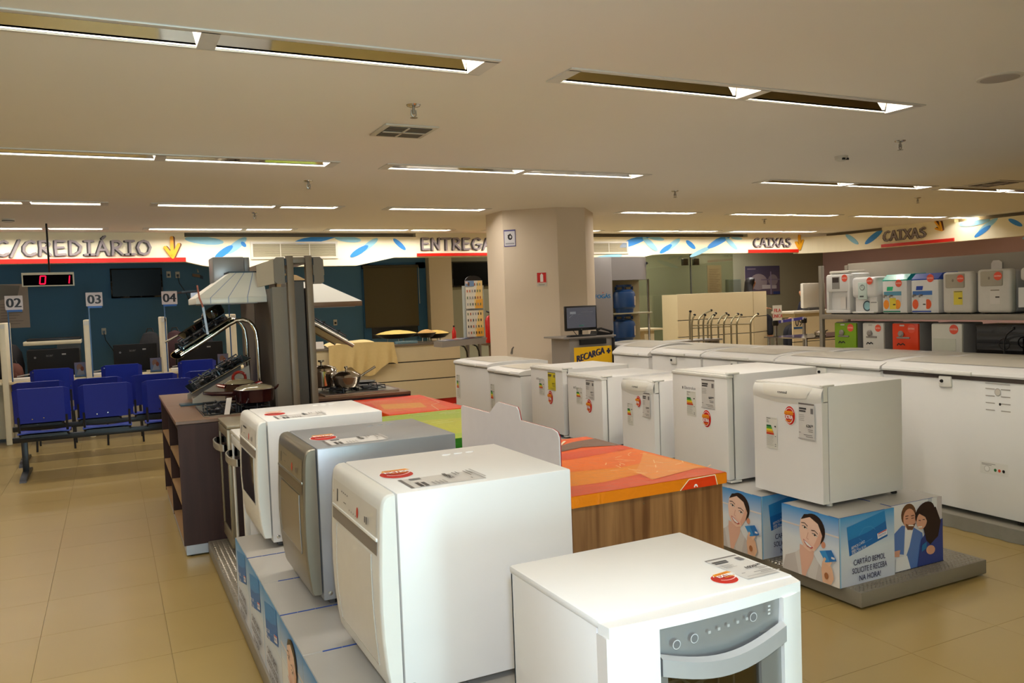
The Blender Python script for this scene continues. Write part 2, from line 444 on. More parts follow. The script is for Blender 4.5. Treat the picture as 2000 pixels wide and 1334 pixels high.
# column: eight sided, cream
colp = [(4.80, 10.50), (4.79, 9.95), (5.36, 9.48), (5.78, 9.46), (6.27, 10.04), (6.27, 10.55), (5.78, 11.05), (5.30, 11.05)]
cm = MB(M('column_paint', (226, 210, 188), 0.8, var=0.015, scale=2)); cm.prism([(x, y, 0) for x, y in colp], (0, 0, H))
struct(cm.build('column', sharp=20))

# painted sign band (fascia) hung below the ceiling
FY = 13.3
def fascia(name, pts, th=0.15):
    m = MB(fascia_m); m.prism([(x, FY, z) for x, z in pts], (0, th, 0)); return struct(m.build(name, sharp=0))
fascia('trim_1', [(X0, 2.36), (1.08, 2.36), (1.08, H), (X0, H)])
f2 = fascia('trim_2', [(1.08, 2.36), (1.32, 2.30), (1.55, 2.265), (3.72, 2.265), (3.95, 2.31), (4.36, 2.39), (4.76, 2.39), (4.76, 2.735), (1.08, 2.735)])
fascia('trim_3', [(4.76, 2.39), (7.4, 2.39), (7.4, H), (4.76, H)])
f4 = fascia('trim_4', [(7.4, 2.30), (9.2, 2.30), (9.66, 2.385), (10.0, 2.40), (12.1, 2.40), (12.1, 2.735), (7.4, 2.735)])
fascia('trim_5', [(12.1, 2.40), (13.5, 2.40), (13.5, H), (12.1, H)])
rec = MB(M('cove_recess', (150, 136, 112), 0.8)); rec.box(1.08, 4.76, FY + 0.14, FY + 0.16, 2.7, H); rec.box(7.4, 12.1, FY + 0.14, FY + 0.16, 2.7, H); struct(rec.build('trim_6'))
# the band turns the corner and runs towards the viewer along the right
RX = 14.25
arc = [(13.5 + (RX - 13.5) * math.sin(a), FY - (RX - 13.5) * (1 - math.cos(a))) for a in [math.pi / 2 * k / 10 for k in range(11)]]
def band(name, path, z0, z1, th=0.14):
    m = MB(fascia_m); n = len(path); nv = []
    for i in range(n):
        a, b = path[max(i - 1, 0)], path[min(i + 1, n - 1)]
        dx, dy = b[0] - a[0], b[1] - a[1]; L = math.hypot(dx, dy); nv.append((-dy / L * th, dx / L * th))
    for i in range(n - 1):
        (xa, ya), (xb, yb) = path[i], path[i + 1]
        m.prism([(xa, ya, z0), (xb, yb, z0), (xb + nv[i + 1][0], yb + nv[i + 1][1], z0), (xa + nv[i][0], ya + nv[i][1], z0)], (0, 0, z1 - z0))
    return struct(m.build(name, sharp=0))
f7 = band('trim_7', arc, 2.38, 2.735)
f8 = band('trim_8', [(RX, FY - 0.75), (RX, 11.75)], 2.38, 2.735)
band('trim_10', [(RX, 11.75), (RX, 10.15)], 2.38, H)
f11 = band('trim_11', [(RX, 10.15), (RX, 3.0)], 2.38, 2.735)
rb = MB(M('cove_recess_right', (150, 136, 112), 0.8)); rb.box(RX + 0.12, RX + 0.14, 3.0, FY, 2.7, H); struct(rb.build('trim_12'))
# blue leaf shaped decals stuck on the band
_dn = [0]
def decal(par, x, z, rx, rz, rot, m, wy=None):
    _dn[0] = (_dn[0] + 1) % 12; dth = 0.0015 + 0.0007 * _dn[0]
    n = 18; cr, sr = math.cos(math.radians(rot)), math.sin(math.radians(rot)); pts = []
    for i in range(n):
        a = 2 * math.pi * i / n; u, v = rx * math.cos(a) , rz * math.sin(a)
        h, k = u * cr - v * sr, u * sr + v * cr
        if wy is None: pts.append((x + h, FY - 0.001, min(z + k, 2.733)))
        else: pts.append((wy - 0.001, x - h, min(z + k, 2.733)))
    b = MB(m); b.prism(pts, (0, -dth, 0) if wy is None else (-dth, 0, 0)); b.build('decal', par, sharp=0)
for (x, z, rx, rz, r, m) in ((1.36, 2.68, .28, .06, -6, lblue_d), (1.82, 2.60, .20, .06, 38, lblue_d), (1.63, 2.50, .17, .05, 36, blue_d), (1.93, 2.62, .05, .03, -50, blue_d),
                             (3.05, 2.70, .36, .055, 10, blue_d), (3.58, 2.70, .22, .05, -6, lblue_d), (3.93, 2.60, .19, .05, 35, lblue_d), (3.76, 2.50, .18, .05, 30, blue_d), (4.46, 2.61, .14, .04, -42, blue_d)):
    decal(f2, x, z, rx, rz, r, m)
for (x, z, rx, rz, r, m) in ((9.25, 2.66, .38, .07, 18, blue_d), (9.60, 2.60, .22, .06, -38, lblue_d), (9.75, 2.71, .2, .04, -8, lblue_d), (10.15, 2.58, .22, .06, 32, lblue_d), (9.98, 2.50, .17, .05, 28, blue_d), (10.6, 2.58, .14, .05, -35, blue_d),
                             (10.85, 2.44, .3, .045, 20, lblue_d), (11.35, 2.66, .36, .07, 24, blue_d), (11.65, 2.60, .2, .05, -38, lblue_d), (11.8, 2.71, .15, .03, -5, lblue_d), (8.65, 2.36, .3, .04, 4, lblue_d)):
    decal(f4, x, z, rx, rz, r, m)
for (y, z, rx, rz, r, m) in ((12.5, 2.62, .2, .05, -35, lblue_d), (11.95, 2.62, .25, .06, 30, blue_d)):
    decal(f8, y, z, rx, rz, r, m, RX)
for (y, z, rx, rz, r, m) in ((9.75, 2.70, .3, .06, 4, lblue_d), (9.5, 2.62, .22, .05, 32, lblue_d), (9.6, 2.52, .18, .045, 30, blue_d), (9.0, 2.62, .14, .04, -30, blue_d), (8.4, 2.45, .5, .06, 14, lblue_d)):
    decal(f11, y, z, rx, rz, r, m, RX)

# ---- raised lettering, drawn with a round pen
G = {'C': ([[(.72, .88), (.55, .98), (.32, .88), (.12, .6), (.1, .3), (.25, .06), (.5, .0), (.75, .14)]], .84),
     'R': ([[(.12, .0), (.16, .5), (.14, .96)], [(.14, .96), (.5, .96), (.68, .78), (.55, .56), (.16, .46)], [(.3, .46), (.72, .02)]], .84),
     'E': ([[(.14, .98), (.12, .5), (.14, .02)], [(.14, .98), (.66, .95)], [(.13, .52), (.58, .53)], [(.14, .02), (.68, .05)]], .8),
     'D': ([[(.14, .98), (.12, .02)], [(.14, .98), (.45, .9), (.74, .6), (.66, .25), (.4, .05), (.12, .02)]], .88),
     'I': ([[(.06, .97), (.56, .97)], [(.31, .97), (.3, .02)], [(.04, .02), (.58, .03)]], .68),
     'A': ([[(.02, .0), (.36, .98), (.72, .0)], [(.16, .34), (.6, .36)]], .8),
     'O': ([[(.45, .98), (.2, .86), (.06, .5), (.18, .12), (.45, .01), (.74, .14), (.86, .5), (.72, .86), (.45, .98)]], .98),
     'N': ([[(.1, .0), (.12, .97), (.66, .05), (.7, .98)]], .86),
     'T': ([[(.0, .95), (.8, .97)], [(.4, .96), (.38, .0)]], .82),
     'G': ([[(.76, .86), (.55, .98), (.25, .86), (.08, .5), (.2, .12), (.5, .01), (.76, .14), (.8, .44)], [(.5, .44), (.86, .44)]], .96),
     'X': ([[(.04, .98), (.72, .0)], [(.72, .98), (.02, .02)]], .8),
     'S': ([[(.62, .86), (.42, .97), (.18, .86), (.2, .62), (.5, .48), (.66, .28), (.5, .06), (.26, .02), (.06, .14)]], .76),
     '/': ([[(.0, -.08), (.5, 1.04)]], .58)}
G['\u00c1'] = (G['A'][0] + [[(.4, 1.14), (.56, 1.3)]], .8)
def pen(b, o, U, V, N, strokes, w, th, m):
    """flat stroke with round ends"""
    def P(u, v): return o + U * u + V * v
    Uh, Vh = U.normalized(), V.normalized(); k_ = 0
    for st in strokes:
        pts = [P(*p) for p in st]
        for p, q in zip(pts[:-1], pts[1:]):
            t = (q - p).normalized(); s = N.normalized().cross(t) * w / 2
            b.prism([p - s, q - s, q + s, p + s], N * (th + .0004 * k_), m); k_ += 1
        for p in pts:
            k_ += 1
            b.prism([p + (Uh * math.cos(a) + Vh * math.sin(a)) * w / 2 for a in [2 * math.pi * k / 10 for k in range(10)]], N * (th + .0004 * k_), m)
def lettering(root, text, o, U, V, N, h, sx, sp=1.0):
    o = Vector(o); u = 0
    for ch in text:
        st, adv = G[ch]; b = MB(letter_m, letter_d)
        oo = o + U * u
        pen(b, oo, U * h * sx, V * h, N, st, h * 0.15, 0.03, 0)
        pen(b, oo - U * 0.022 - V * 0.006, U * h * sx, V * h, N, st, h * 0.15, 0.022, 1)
        b.build('letter', root, sharp=0); u += adv * h * sx * sp
    return u
def arrow(root, o, U, V, N, h):
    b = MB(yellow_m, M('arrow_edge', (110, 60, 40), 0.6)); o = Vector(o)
    st = [[(.5, 1.0), (.48, .1)], [(.05, .52), (.48, .06)], [(.92, .66), (.5, .04)]]
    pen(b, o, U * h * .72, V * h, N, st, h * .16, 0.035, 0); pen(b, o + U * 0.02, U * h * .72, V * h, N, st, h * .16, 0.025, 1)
    b.build('arrow', root, sharp=0)
def bar(root, m): m.build('red_bar', root)
s1 = thing('wall_sign', 'grey raised lettering C/CREDI\u00c1RIO with red bar and yellow down arrow', 'sign', (-0.4, FY, 2.36))
lettering(s1, 'C/CREDI\u00c1RIO', (-1.365, FY, 2.475), XP, ZP, -YP, 0.205, 1.045, 1.07)
arrow(s1, (0.79, FY, 2.42), XP, ZP, -YP, 0.30)
b = MB(red_m); b.box(-6, 1.08, FY - 0.03, FY, 2.362, 2.425); bar(s1, b)
s2 = thing('wall_sign', 'grey raised lettering ENTREGA over a red bar beside the column', 'sign', (5.5, FY, 2.39))
lettering(s2, 'ENTREGA', (4.84, FY, 2.515), XP, ZP, -YP, 0.20, 1.06, 1.08)
b = MB(red_m); b.box(4.76, 6.9, FY - 0.03, FY, 2.405, 2.455); bar(s2, b)
s3 = thing('wall_sign', 'grey raised lettering CAIXAS facing the viewer, arrow pointing straight down', 'sign', (12.8, FY, 2.4))
lettering(s3, 'CAIXAS', (12.24, FY, 2.53), XP, ZP, -YP, 0.18, 1.20, 1.06)
arrow(s3, (13.43, FY, 2.46), XP, ZP, -YP, 0.30)
b = MB(red_m); b.box(12.1, 13.5, FY - 0.03, FY, 2.402, 2.47); bar(s3, b)
s4 = thing('wall_sign', 'grey raised lettering CAIXAS on the right hand band, arrow slanting down', 'sign', (RX, 11, 2.4))
lettering(s4, 'CAIXAS', (RX, 11.70, 2.52), -YP, ZP, -XP, 0.19, 1.05, 1.06)
arrow(s4, (RX, 10.45, 2.56), (-YP + ZP * .75).normalized(), (ZP - -YP * .75).normalized(), -XP, 0.22)
b = MB(red_m); b.box(RX - 0.03, RX, 10.15, 11.75, 2.39, 2.45); bar(s4, b)
# air grilles in the band
def grille(label, x0, x1, z0, z1, ndiv):
    t = thing('air_grille', label, 'vent', ((x0 + x1) / 2, FY, z0))
    f = MB(offwhite); e = 0.035
    f.box(x0, x1, FY - 0.02, FY, z0, z0 + e); f.box(x0, x1, FY - 0.02, FY, z1 - e, z1); f.box(x0, x0 + e, FY - 0.0205, FY, z0 + e, z1 - e); f.box(x1 - e, x1, FY - 0.0205, FY, z0 + e, z1 - e)
    f.build('frame', t)
    d = MB(M('grille_back', (120, 112, 92), 0.7)); d.box(x0 + e, x1 - e, FY - 0.004, FY - 0.001, z0 + e, z1 - e); d.build('back_plate', t)
    n = 12; me = None
    for k in range(n):
        z = z0 + e + (z1 - z0 - 2 * e) * (k + .5) / n
        s = MB(M('grille_slat', (196, 186, 158), 0.5)); s.obox((x0 + e, FY - 0.016, z - 0.006), (x1 - x0 - 2 * e, 0, 0), (0, 0.012, 0.010), (0, 0.001, -0.002)); s.build('slat', t, sharp=0)
    for k in range(1, ndiv):
        x = x0 + (x1 - x0) * k / ndiv; v = MB(offwhite); v.box(x - 0.006, x + 0.006, FY - 0.019, FY, z0, z1); v.build('divider', t)
grille('wide slatted air grille in the painted band left of ENTREGA', 2.03, 3.40, 2.385, 2.66, 3)
grille('slatted air grille in the painted band right of the column', 7.75, 9.08, 2.41, 2.65, 3)

# ---- things on the ceiling
def sprinkler(x, y, where):
    t = thing('sprinkler', 'small metal fire sprinkler hanging from the ceiling %s' % where, 'sprinkler', (x, y, H), 'ceiling sprinklers')
    b = MB(chrome); b.lathe([(.045, H), (.04, H - .008), (.02, H - .014)], (x, y, 0), 16); b.build('rosette', t)
    b = MB(steel); b.tube([(x, y, H - .01), (x, y, H - .055)], .009, 8); b.tube([(x - .014, y, H - .03), (x - .016, y, H - .06), (x, y, H - .075)], .004, 6); b.tube([(x + .014, y, H - .03), (x + .016, y, H - .06), (x, y, H - .075)], .004, 6); b.build('body', t)
    b = MB(steel); b.lathe([(.022, H - .075), (.024, H - .078), (.004, H - .08)], (x, y, 0), 12); b.build('deflector', t)
for a in ((1.72, 4.75, 'above the square vent'), (5.97, 4.73, 'at the right between two light rows'), (1.76, 7.85, 'behind the second light row at the left'), (1.68, 10.54, 'behind the third light row at the left'),
          (6.0, 7.79, 'in front of the column'), (10.08, 7.72, 'at the far right behind lights'), (9.97, 10.55, 'above the cashier counter')): sprinkler(*a)
def sqvent(x, y, w, label):
    t = thing('ceiling_vent', label, 'vent', (x, y, H))
    b = MB(offwhite); b.box(x - w, x + w, y - w, y + w, H - 0.012, H, b=0.005); b.build('plate', t)
    b = MB(grey_dark); b.box(x - w * .8, x + w * .8, y - w * .8, y + w * .8, H - 0.016, H - 0.012); b.build('opening', t)
    b = MB(offwhite)
    b.box(x - w * .8, x + w * .8, y - .012, y + .012, H - 0.02, H - 0.015); b.box(x - w * .12, x - w * .04, y - w * .8, y + w * .8, H - 0.02, H - 0.015)
    b.build('cross_bar', t)
    for k in range(5):
        s = MB(offwhite); yy = y - w * .75 + k * w * .36; s.obox((x - w * .78, yy, H - .018), (w * .62, 0, 0), (0, .02, .008), (0, .002, 0)); s.build('slat', t, sharp=0)
sqvent(1.90, 5.46, 0.19, 'square white ceiling vent near the middle')
sqvent(9.74, 6.42, 0.24, 'square ceiling vent at the far right near the lights')
t = thing('ceiling_speaker', 'round flat ceiling speaker grille near the upper right corner', 'speaker', (4.77, 3.1, H))
b = MB(offwhite); b.lathe([(.125, H), (.12, H - .008), (.108, H - .01)], (4.77, 3.1, 0), 40); b.build('ring', t)
b = MB(M('speaker_cloth', (180, 172, 164), 0.9)); b.lathe([(.108, H - .009), (.09, H - .013), (.0, H - .014)], (4.77, 3.1, 0), 40); b.build('grille', t)
t = thing('security_camera', 'small white ceiling sensor with two dark lenses', 'camera', (6.08, 5.44, H))
b = MB(offwhite); b.lathe([(.06, H), (.055, H - .03), (.03, H - .045)], (6.08, 5.44, 0), 20); b.build('body', t)
for dx in (-.022, .022):
    b = MB(black); b.box(6.08 + dx - .014, 6.08 + dx + .014, 5.385, 5.40, H - .04, H - .022); b.build('lens', t)
t = thing('smoke_detector', 'small dark edged smoke detector on the ceiling at the left', 'detector', (-1.03, 11.57, H))
b = MB(offwhite); b.lathe([(.07, H), (.065, H - .03), (.04, H - .04)], (-1.03, 11.57, 0), 20); b.build('body', t)
b = MB(grey_dark); b.lathe([(.066, H - .026), (.068, H - .02), (.066, H - .014)], (-1.03, 11.57, 0), 20); b.build('dark_band', t)
# ================================================================== labels and stickers
RED, YEL, WHT, BLK, GRY = (214, 46, 34), (248, 170, 40), (250, 248, 244), (30, 28, 30), (120, 114, 110)
def sticker(par, o, U, V, ru, rv):
    s = Sheet(o, U, V, 1.0)
    s.ell(0, 0, ru * 1.06, rv * 1.06, WHT, n=32); s.ell(0, 0, ru, rv, RED, n=32)
    for a0, a1 in ((25, 155), (205, 335)):
        p = []
        for k in range(13):
            a = math.radians(a0 + (a1 - a0) * k / 12); p.append((ru * .80 * math.cos(a), rv * .80 * math.sin(a)))
        s.line(p, rv * .07, WHT)
    s.poly([(-ru * .9, rv * .12), (ru * .9, rv * .12), (ru * .74, rv * .50), (-ru * .74, rv * .50)], YEL)
    s.text(0, rv * .18, rv * .25, 'Garantia', RED, 'c', 1.0)
    s.text(0, -rv * .34, rv * .42, 'EXTRA', WHT, 'c', ru / rv * .92, bold=rv * .025)
    s.text(0, -rv * .62, rv * .2, 'Garantia', YEL, 'c', bold=rv * .01)
    return s.build('sticker', par)
def price_label(par, o, U, V, w, h, price, cents, yellow=False):
    s = Sheet(o, U, V, 1.0); bg = (226, 208, 40) if yellow else (216, 212, 206)
    s.rect(0, 0, w, h, bg); s.rect(0, h * .955, w, h, GRY); s.rect(w * .04, h * .82, w * .5, h * .87, (60, 58, 58)); s.rect(w * .04, h * .75, w * .46, h * .80, (80, 78, 78)); s.rect(w * .78, h * .72, w * .94, h * .87, (120, 116, 116))
    for k in range(4): s.rect(w * .04, h * (.66 - .05 * k), w * (.36 + .03 * (k % 2)), h * (.675 - .05 * k), (168, 164, 160))
    s.text(w * .80, h * .34, h * .085, price, BLK, 'r', bold=h * .004); s.text(w * .94, h * .37, h * .055, cents, BLK, 'r', bold=h * .003)
    for k, (a, bb_) in enumerate(((.62, .94), (.66, .94), (.05, .16), (.36, .9), (.5, .94))): s.rect(w * a, h * (.27 - .05 * k), w * bb_, h * (.285 - .05 * k), (110, 106, 104))
    s.rect(0, 0, w, h * .03, (190, 186, 182))
    return s.build('price_label', par)
def energy_label(par, o, U, V, w, h):
    s = Sheet(o, U, V, 1.0)
    s.rect(0, 0, w, h, (222, 220, 210)); s.rect(w * .03, h * .95, w * .4, h * .97, (90, 90, 90)); s.line([(w * .4, h * .96), (w * .95, h * .955)], h * .006, GRY)
    for k in range(3): s.rect(w * .05, h * (.9 - .035 * k), w * (.2 + .04 * k), h * (.912 - .035 * k), GRY)
    for k, c in enumerate(((20, 110, 60), (90, 170, 50), (236, 220, 40), (236, 150, 40), (204, 60, 40))):
        z = h * (.745 - .06 * k); s.poly([(w * .04, z - h * .055), (w * (.5 + .06 * k), z - h * .055), (w * (.46 + .06 * k), z), (w * .04, z)], c)
    s.ell(w * .86, h * .72, w * .07, h * .025, BLK)
    for k in range(7): s.rect(w * .06, h * (.38 - .045 * k), w * (.7 - .05 * (k % 3)), h * (.392 - .045 * k), (180, 178, 168))
    for z in (.4, .15, .09): s.rect(w * .85, h * z, w * .95, h * (z + .018), (70, 70, 70))
    return s.build('energy_label', par)

# ================================================================== printed boxes
def woman_print(s, w, h):
    """smiling woman holding a blue card, drawn in units of the face size"""
    X = lambda u: u * w
    Z = lambda v: v * h
    s.rect(0, h * .55, w, h, (224, 232, 238), (64, 148, 214)); s.rect(0, 0, w, h * .55, (240, 236, 230), (224, 232, 238))
    s.rect(0, h * .72, w, h * .745, (236, 214, 196), (214, 222, 232))
    s.poly([(X(.0), 0), (X(.06), Z(.22)), (X(.28), Z(.33)), (X(.42), Z(.46)), (X(.56), Z(.40)), (X(.62), Z(.3)), (X(.74), Z(.18)), (X(.74), 0)], (206, 200, 196))
    s.poly([(X(.30), Z(.0)), (X(.33), Z(.46)), (X(.58), Z(.42)), (X(.56), Z(.28)), (X(.46), Z(.1)), (X(.42), 0)], (236, 188, 164))
    s.poly([(X(.30), Z(.0)), (X(.24), Z(.3)), (X(.32), Z(.38)), (X(.36), Z(.0))], (222, 218, 214))
    s.poly([(X(.46), Z(.06)), (X(.58), Z(.34)), (X(.66), Z(.26)), (X(.6), Z(.0)), (X(.48), 0)], (218, 214, 210))
    s.ell(X(.57), Z(.735), X(.205), Z(.235), (52, 38, 34), -14, 26)
    s.ell(X(.745), Z(.555), X(.035), Z(.05), (214, 150, 120), -14)
    s.poly([(X(.36), Z(.86)), (X(.33), Z(.70)), (X(.345), Z(.56)), (X(.40), Z(.44)), (X(.50), Z(.395)), (X(.60), Z(.43)), (X(.69), Z(.55)), (X(.735), Z(.70)), (X(.70), Z(.82)), (X(.60), Z(.90)), (X(.47), Z(.92))], (248, 210, 188))
    s.poly([(X(.60), Z(.43)), (X(.69), Z(.55)), (X(.735), Z(.70)), (X(.715), Z(.79)), (X(.66), Z(.66)), (X(.58), Z(.5))], (236, 184, 158))
    s.poly([(X(.36), Z(.84)), (X(.42), Z(.93)), (X(.56), Z(.965)), (X(.68), Z(.92)), (X(.755), Z(.80)), (X(.75), Z(.64)), (X(.715), Z(.72)), (X(.66), Z(.84)), (X(.52), Z(.91))], (46, 34, 32))
    for (u, v) in ((.43, .735), (.61, .665)):
        s.ell(X(u), Z(v), X(.042), Z(.014), (250, 246, 240), -18, 12); s.ell(X(u), Z(v), X(.016), Z(.015), (50, 40, 40), 0, 10)
        s.line([(X(u - .06), Z(v + .058)), (X(u), Z(v + .066)), (X(u + .055), Z(v + .03))], h * .011, (70, 48, 40))
        s.line([(X(u - .045), Z(v + .016)), (X(u), Z(v + .022)), (X(u + .045), Z(v - .008))], h * .008, (60, 42, 38))
    s.line([(X(.50), Z(.68)), (X(.47), Z(.59)), (X(.505), Z(.575))], h * .008, (206, 146, 122))
    s.poly([(X(.41), Z(.565)), (X(.47), Z(.535)), (X(.54), Z(.495)), (X(.585), Z(.475)), (X(.55), Z(.45)), (X(.48), Z(.465)), (X(.43), Z(.51))], (196, 70, 66))
    s.poly([(X(.425), Z(.55)), (X(.48), Z(.525)), (X(.565), Z(.478)), (X(.53), Z(.465)), (X(.475), Z(.485)), (X(.44), Z(.52))], (252, 250, 246))
    s.poly([(X(.74), Z(.02)), (X(.72), Z(.2)), (X(.74), Z(.32)), (X(.82), Z(.36)), (X(.90), Z(.26)), (X(.93), Z(.12)), (X(.88), Z(.02))], (236, 190, 156))
    for k, (a, c_) in enumerate((((.76, .30), (.80, .40)), ((.80, .31), (.85, .385)), ((.84, .29), (.885, .35)))):
        s.line([(X(a[0]), Z(a[1])), (X(c_[0]), Z(c_[1]))], w * .04, (242, 200, 168)); s.ell(X(c_[0]), Z(c_[1]), w * .02, w * .02, (242, 200, 168), 0, 10)
    s.ell(X(.81), Z(.13), X(.035), Z(.05), (176, 112, 70), 0, 12)
    s.poly([(X(.70), Z(.465)), (X(.90), Z(.53)), (X(.985), Z(.395)), (X(.80), Z(.325))], (40, 118, 190)); s.poly([(X(.70), Z(.465)), (X(.80), Z(.497)), (X(.875), Z(.35)), (X(.80), Z(.325))], (60, 150, 214))
    s.rect(X(.90), Z(.405), X(.955), Z(.435), (232, 228, 230))
    s.line([(X(.78), Z(.35)), (X(.8), Z(.39))], w * .035, (240, 196, 164))
def card_print(s, w, h):
    X = lambda u: u * w
    Z = lambda v: v * h
    s.rect(0, h * .5, w, h, (214, 226, 238), (72, 160, 222)); s.rect(0, 0, w, h * .5, (206, 212, 228), (214, 226, 238))
    s.rect(0, 0, w * .02, h, (150, 200, 236))
    s.poly([(X(.17), Z(.43)), (X(.87), Z(.60)), (X(.82), Z(.985)), (X(.13), Z(.85))], (30, 110, 186))
    s.poly([(X(.13), Z(.85)), (X(.82), Z(.985)), (X(.84), Z(.83)), (X(.5), Z(.72)), (X(.15), Z(.66))], (42, 138, 208))
    s.line([(X(.34), Z(.70)), (X(.44), Z(.80)), (X(.56), Z(.80)), (X(.64), Z(.74))], h * .006, (80, 160, 220)); s.line([(X(.34), Z(.66)), (X(.44), Z(.58)), (X(.58), Z(.62))], h * .006, (80, 160, 220))
    s.poly([(X(.68), Z(.59)), (X(.855), Z(.63)), (X(.85), Z(.71)), (X(.67), Z(.67))], (238, 236, 240)); s.line([(X(.69), Z(.665)), (X(.845), Z(.70))], h * .014, (214, 70, 66)); s.text(X(.695), Z(.615), h * .045, 'bemol', (40, 100, 180), slope=.2)
    s.text(X(.2), Z(.525), h * .042, 'BEMOLCARD', WHT, sx=.8, slope=.22); s.text(X(.2), Z(.485), h * .03, '0000 12', WHT, slope=.22); s.text(X(.2), Z(.45), h * .04, 'JOSE C DA SILVA', WHT, sx=.7, slope=.22)
    c = (22, 26, 76)
    s.text(X(.52), Z(.29), h * .085, 'CART\u00c3O BEMOL', c, 'c', .74, bold=h * .0008); s.text(X(.52), Z(.17), h * .085, 'SOLICITE E RECEBA', c, 'c', .70, bold=h * .0008); s.text(X(.52), Z(.05), h * .085, 'NA HORA!', c, 'c', .80, bold=h * .0008)
def couple_print(s, w, h):
    X = lambda u: u * w
    Z = lambda v: v * h
    s.rect(0, 0, w, h, (226, 226, 226), (232, 234, 238)); s.rect(X(.72), Z(.6), X(.8), h, (196, 202, 212)); s.rect(X(.9), Z(.5), w, h, (206, 200, 204))
    s.poly([(X(.0), Z(.3)), (X(.05), Z(.58)), (X(.2), Z(.68)), (X(.42), Z(.62)), (X(.6), Z(.5)), (X(.64), Z(.0)), (X(.32), 0), (X(.28), Z(.22))], (92, 128, 196))
    s.poly([(X(.22), Z(.1)), (X(.26), Z(.66)), (X(.42), Z(.6)), (X(.34), Z(.34))], (232, 232, 236))
    s.poly([(X(.0), Z(.32)), (X(.0), Z(.24)), (X(.14), Z(.22)), (X(.16), Z(.32))], (222, 166, 140))
    s.ell(X(.33), Z(.82), X(.145), Z(.17), (110, 74, 50), 12); s.ell(X(.345), Z(.755), X(.12), Z(.16), (222, 164, 136), 14)
    s.poly([(X(.26), Z(.70)), (X(.30), Z(.60)), (X(.40), Z(.58)), (X(.47), Z(.68)), (X(.40), Z(.66)), (X(.30), Z(.68))], (120, 80, 58)); s.line([(X(.32), Z(.665)), (X(.42), Z(.645))], h * .018, (248, 244, 240))
    for u, v in ((.29, .77), (.40, .76)): s.line([(X(u - .025), Z(v)), (X(u + .025), Z(v))], h * .01, (60, 40, 34)); s.line([(X(u - .03), Z(v + .04)), (X(u + .03), Z(v + .04))], h * .012, (80, 52, 40))
    s.poly([(X(.48), 0), (X(.56), Z(.4)), (X(.78), Z(.62)), (X(1.), Z(.66)), (X(1.), 0)], (54, 70, 140))
    s.ell(X(.64), Z(.80), X(.2), Z(.16), (50, 34, 34), 20); s.poly([(X(.56), Z(.86)), (X(.86), Z(.86)), (X(.96), Z(.62)), (X(.90), Z(.4)), (X(.74), Z(.30)), (X(.66), Z(.38)), (X(.60), Z(.6))], (46, 32, 34))
    s.ell(X(.575), Z(.695), X(.105), Z(.13), (226, 170, 142), -10); s.line([(X(.50), Z(.61)), (X(.58), Z(.60))], h * .02, (246, 240, 236))
    for u, v in ((.53, .71), (.61, .71)): s.line([(X(u - .022), Z(v)), (X(u + .022), Z(v - .008))], h * .01, (50, 34, 30))
    s.poly([(X(.50), Z(.82)), (X(.60), Z(.86)), (X(.70), Z(.80)), (X(.70), Z(.62)), (X(.64), Z(.74)), (X(.54), Z(.80))], (46, 32, 34))
    s.ell(X(.74), Z(.22), X(.09), Z(.07), (220, 164, 136), -10); s.poly([(X(.56), Z(.22)), (X(.66), Z(.26)), (X(.66), Z(.36)), (X(.57), Z(.32))], (40, 120, 176))
    s.poly([(X(.04), 0), (X(.06), Z(.22)), (X(.27), Z(.22)), (X(.34), 0)], (238, 238, 240)); s.rect(0, 0, w, h * .01, (40, 40, 60))
card_m = M('box_card', (168, 164, 156), 0.35, var=0.02, coat=0.1)
tape_m = M('blue_print_edge', (44, 76, 150), 0.45)
def display_box(x0, x1, y0, y1, z0, z1, left, front, label, group):
    t = thing('display_box', label, 'box', ((x0 + x1) / 2, (y0 + y1) / 2, z0), group)
    b = MB(card_m); b.box(x0, x1, y0, y1, z0, z1, b=0.003, seg=1); b.build('carton', t)
    e = MB(tape_m)
    n_ = 6
    for q in range(n_):
        if (q + len(label)) % 6 != 2: e.box(x0 + (x1 - x0) * q / n_, x0 + (x1 - x0) * (q + .97) / n_, y0 - .0006, y0 + .0028, z1 - .003, z1 + .0010)
        if x0 > 2 and q % 3 != 1: e.box(x0 - .0006, x0 + .0026, y0 + .004 + (y1 - y0 - .004) * q / n_, y0 + .004 + (y1 - y0 - .004) * (q + .97) / n_, z1 - .003, z1 + .0010)
    e.build('printed_edge', t)
    w, h = y1 - y0, z1 - z0
    if left:
        s = Sheet((x0 - .0005, y1, z0), -YP, ZP); {'woman': woman_print, 'card': card_print, 'couple': couple_print}[left](s, w, h); s.build('printed_side', t)
    if front:
        s = Sheet((x0, y0 - .0005, z0), XP, ZP); {'woman': woman_print, 'card': card_print, 'couple': couple_print}[front](s, x1 - x0, h); s.build('printed_front', t)
    return t

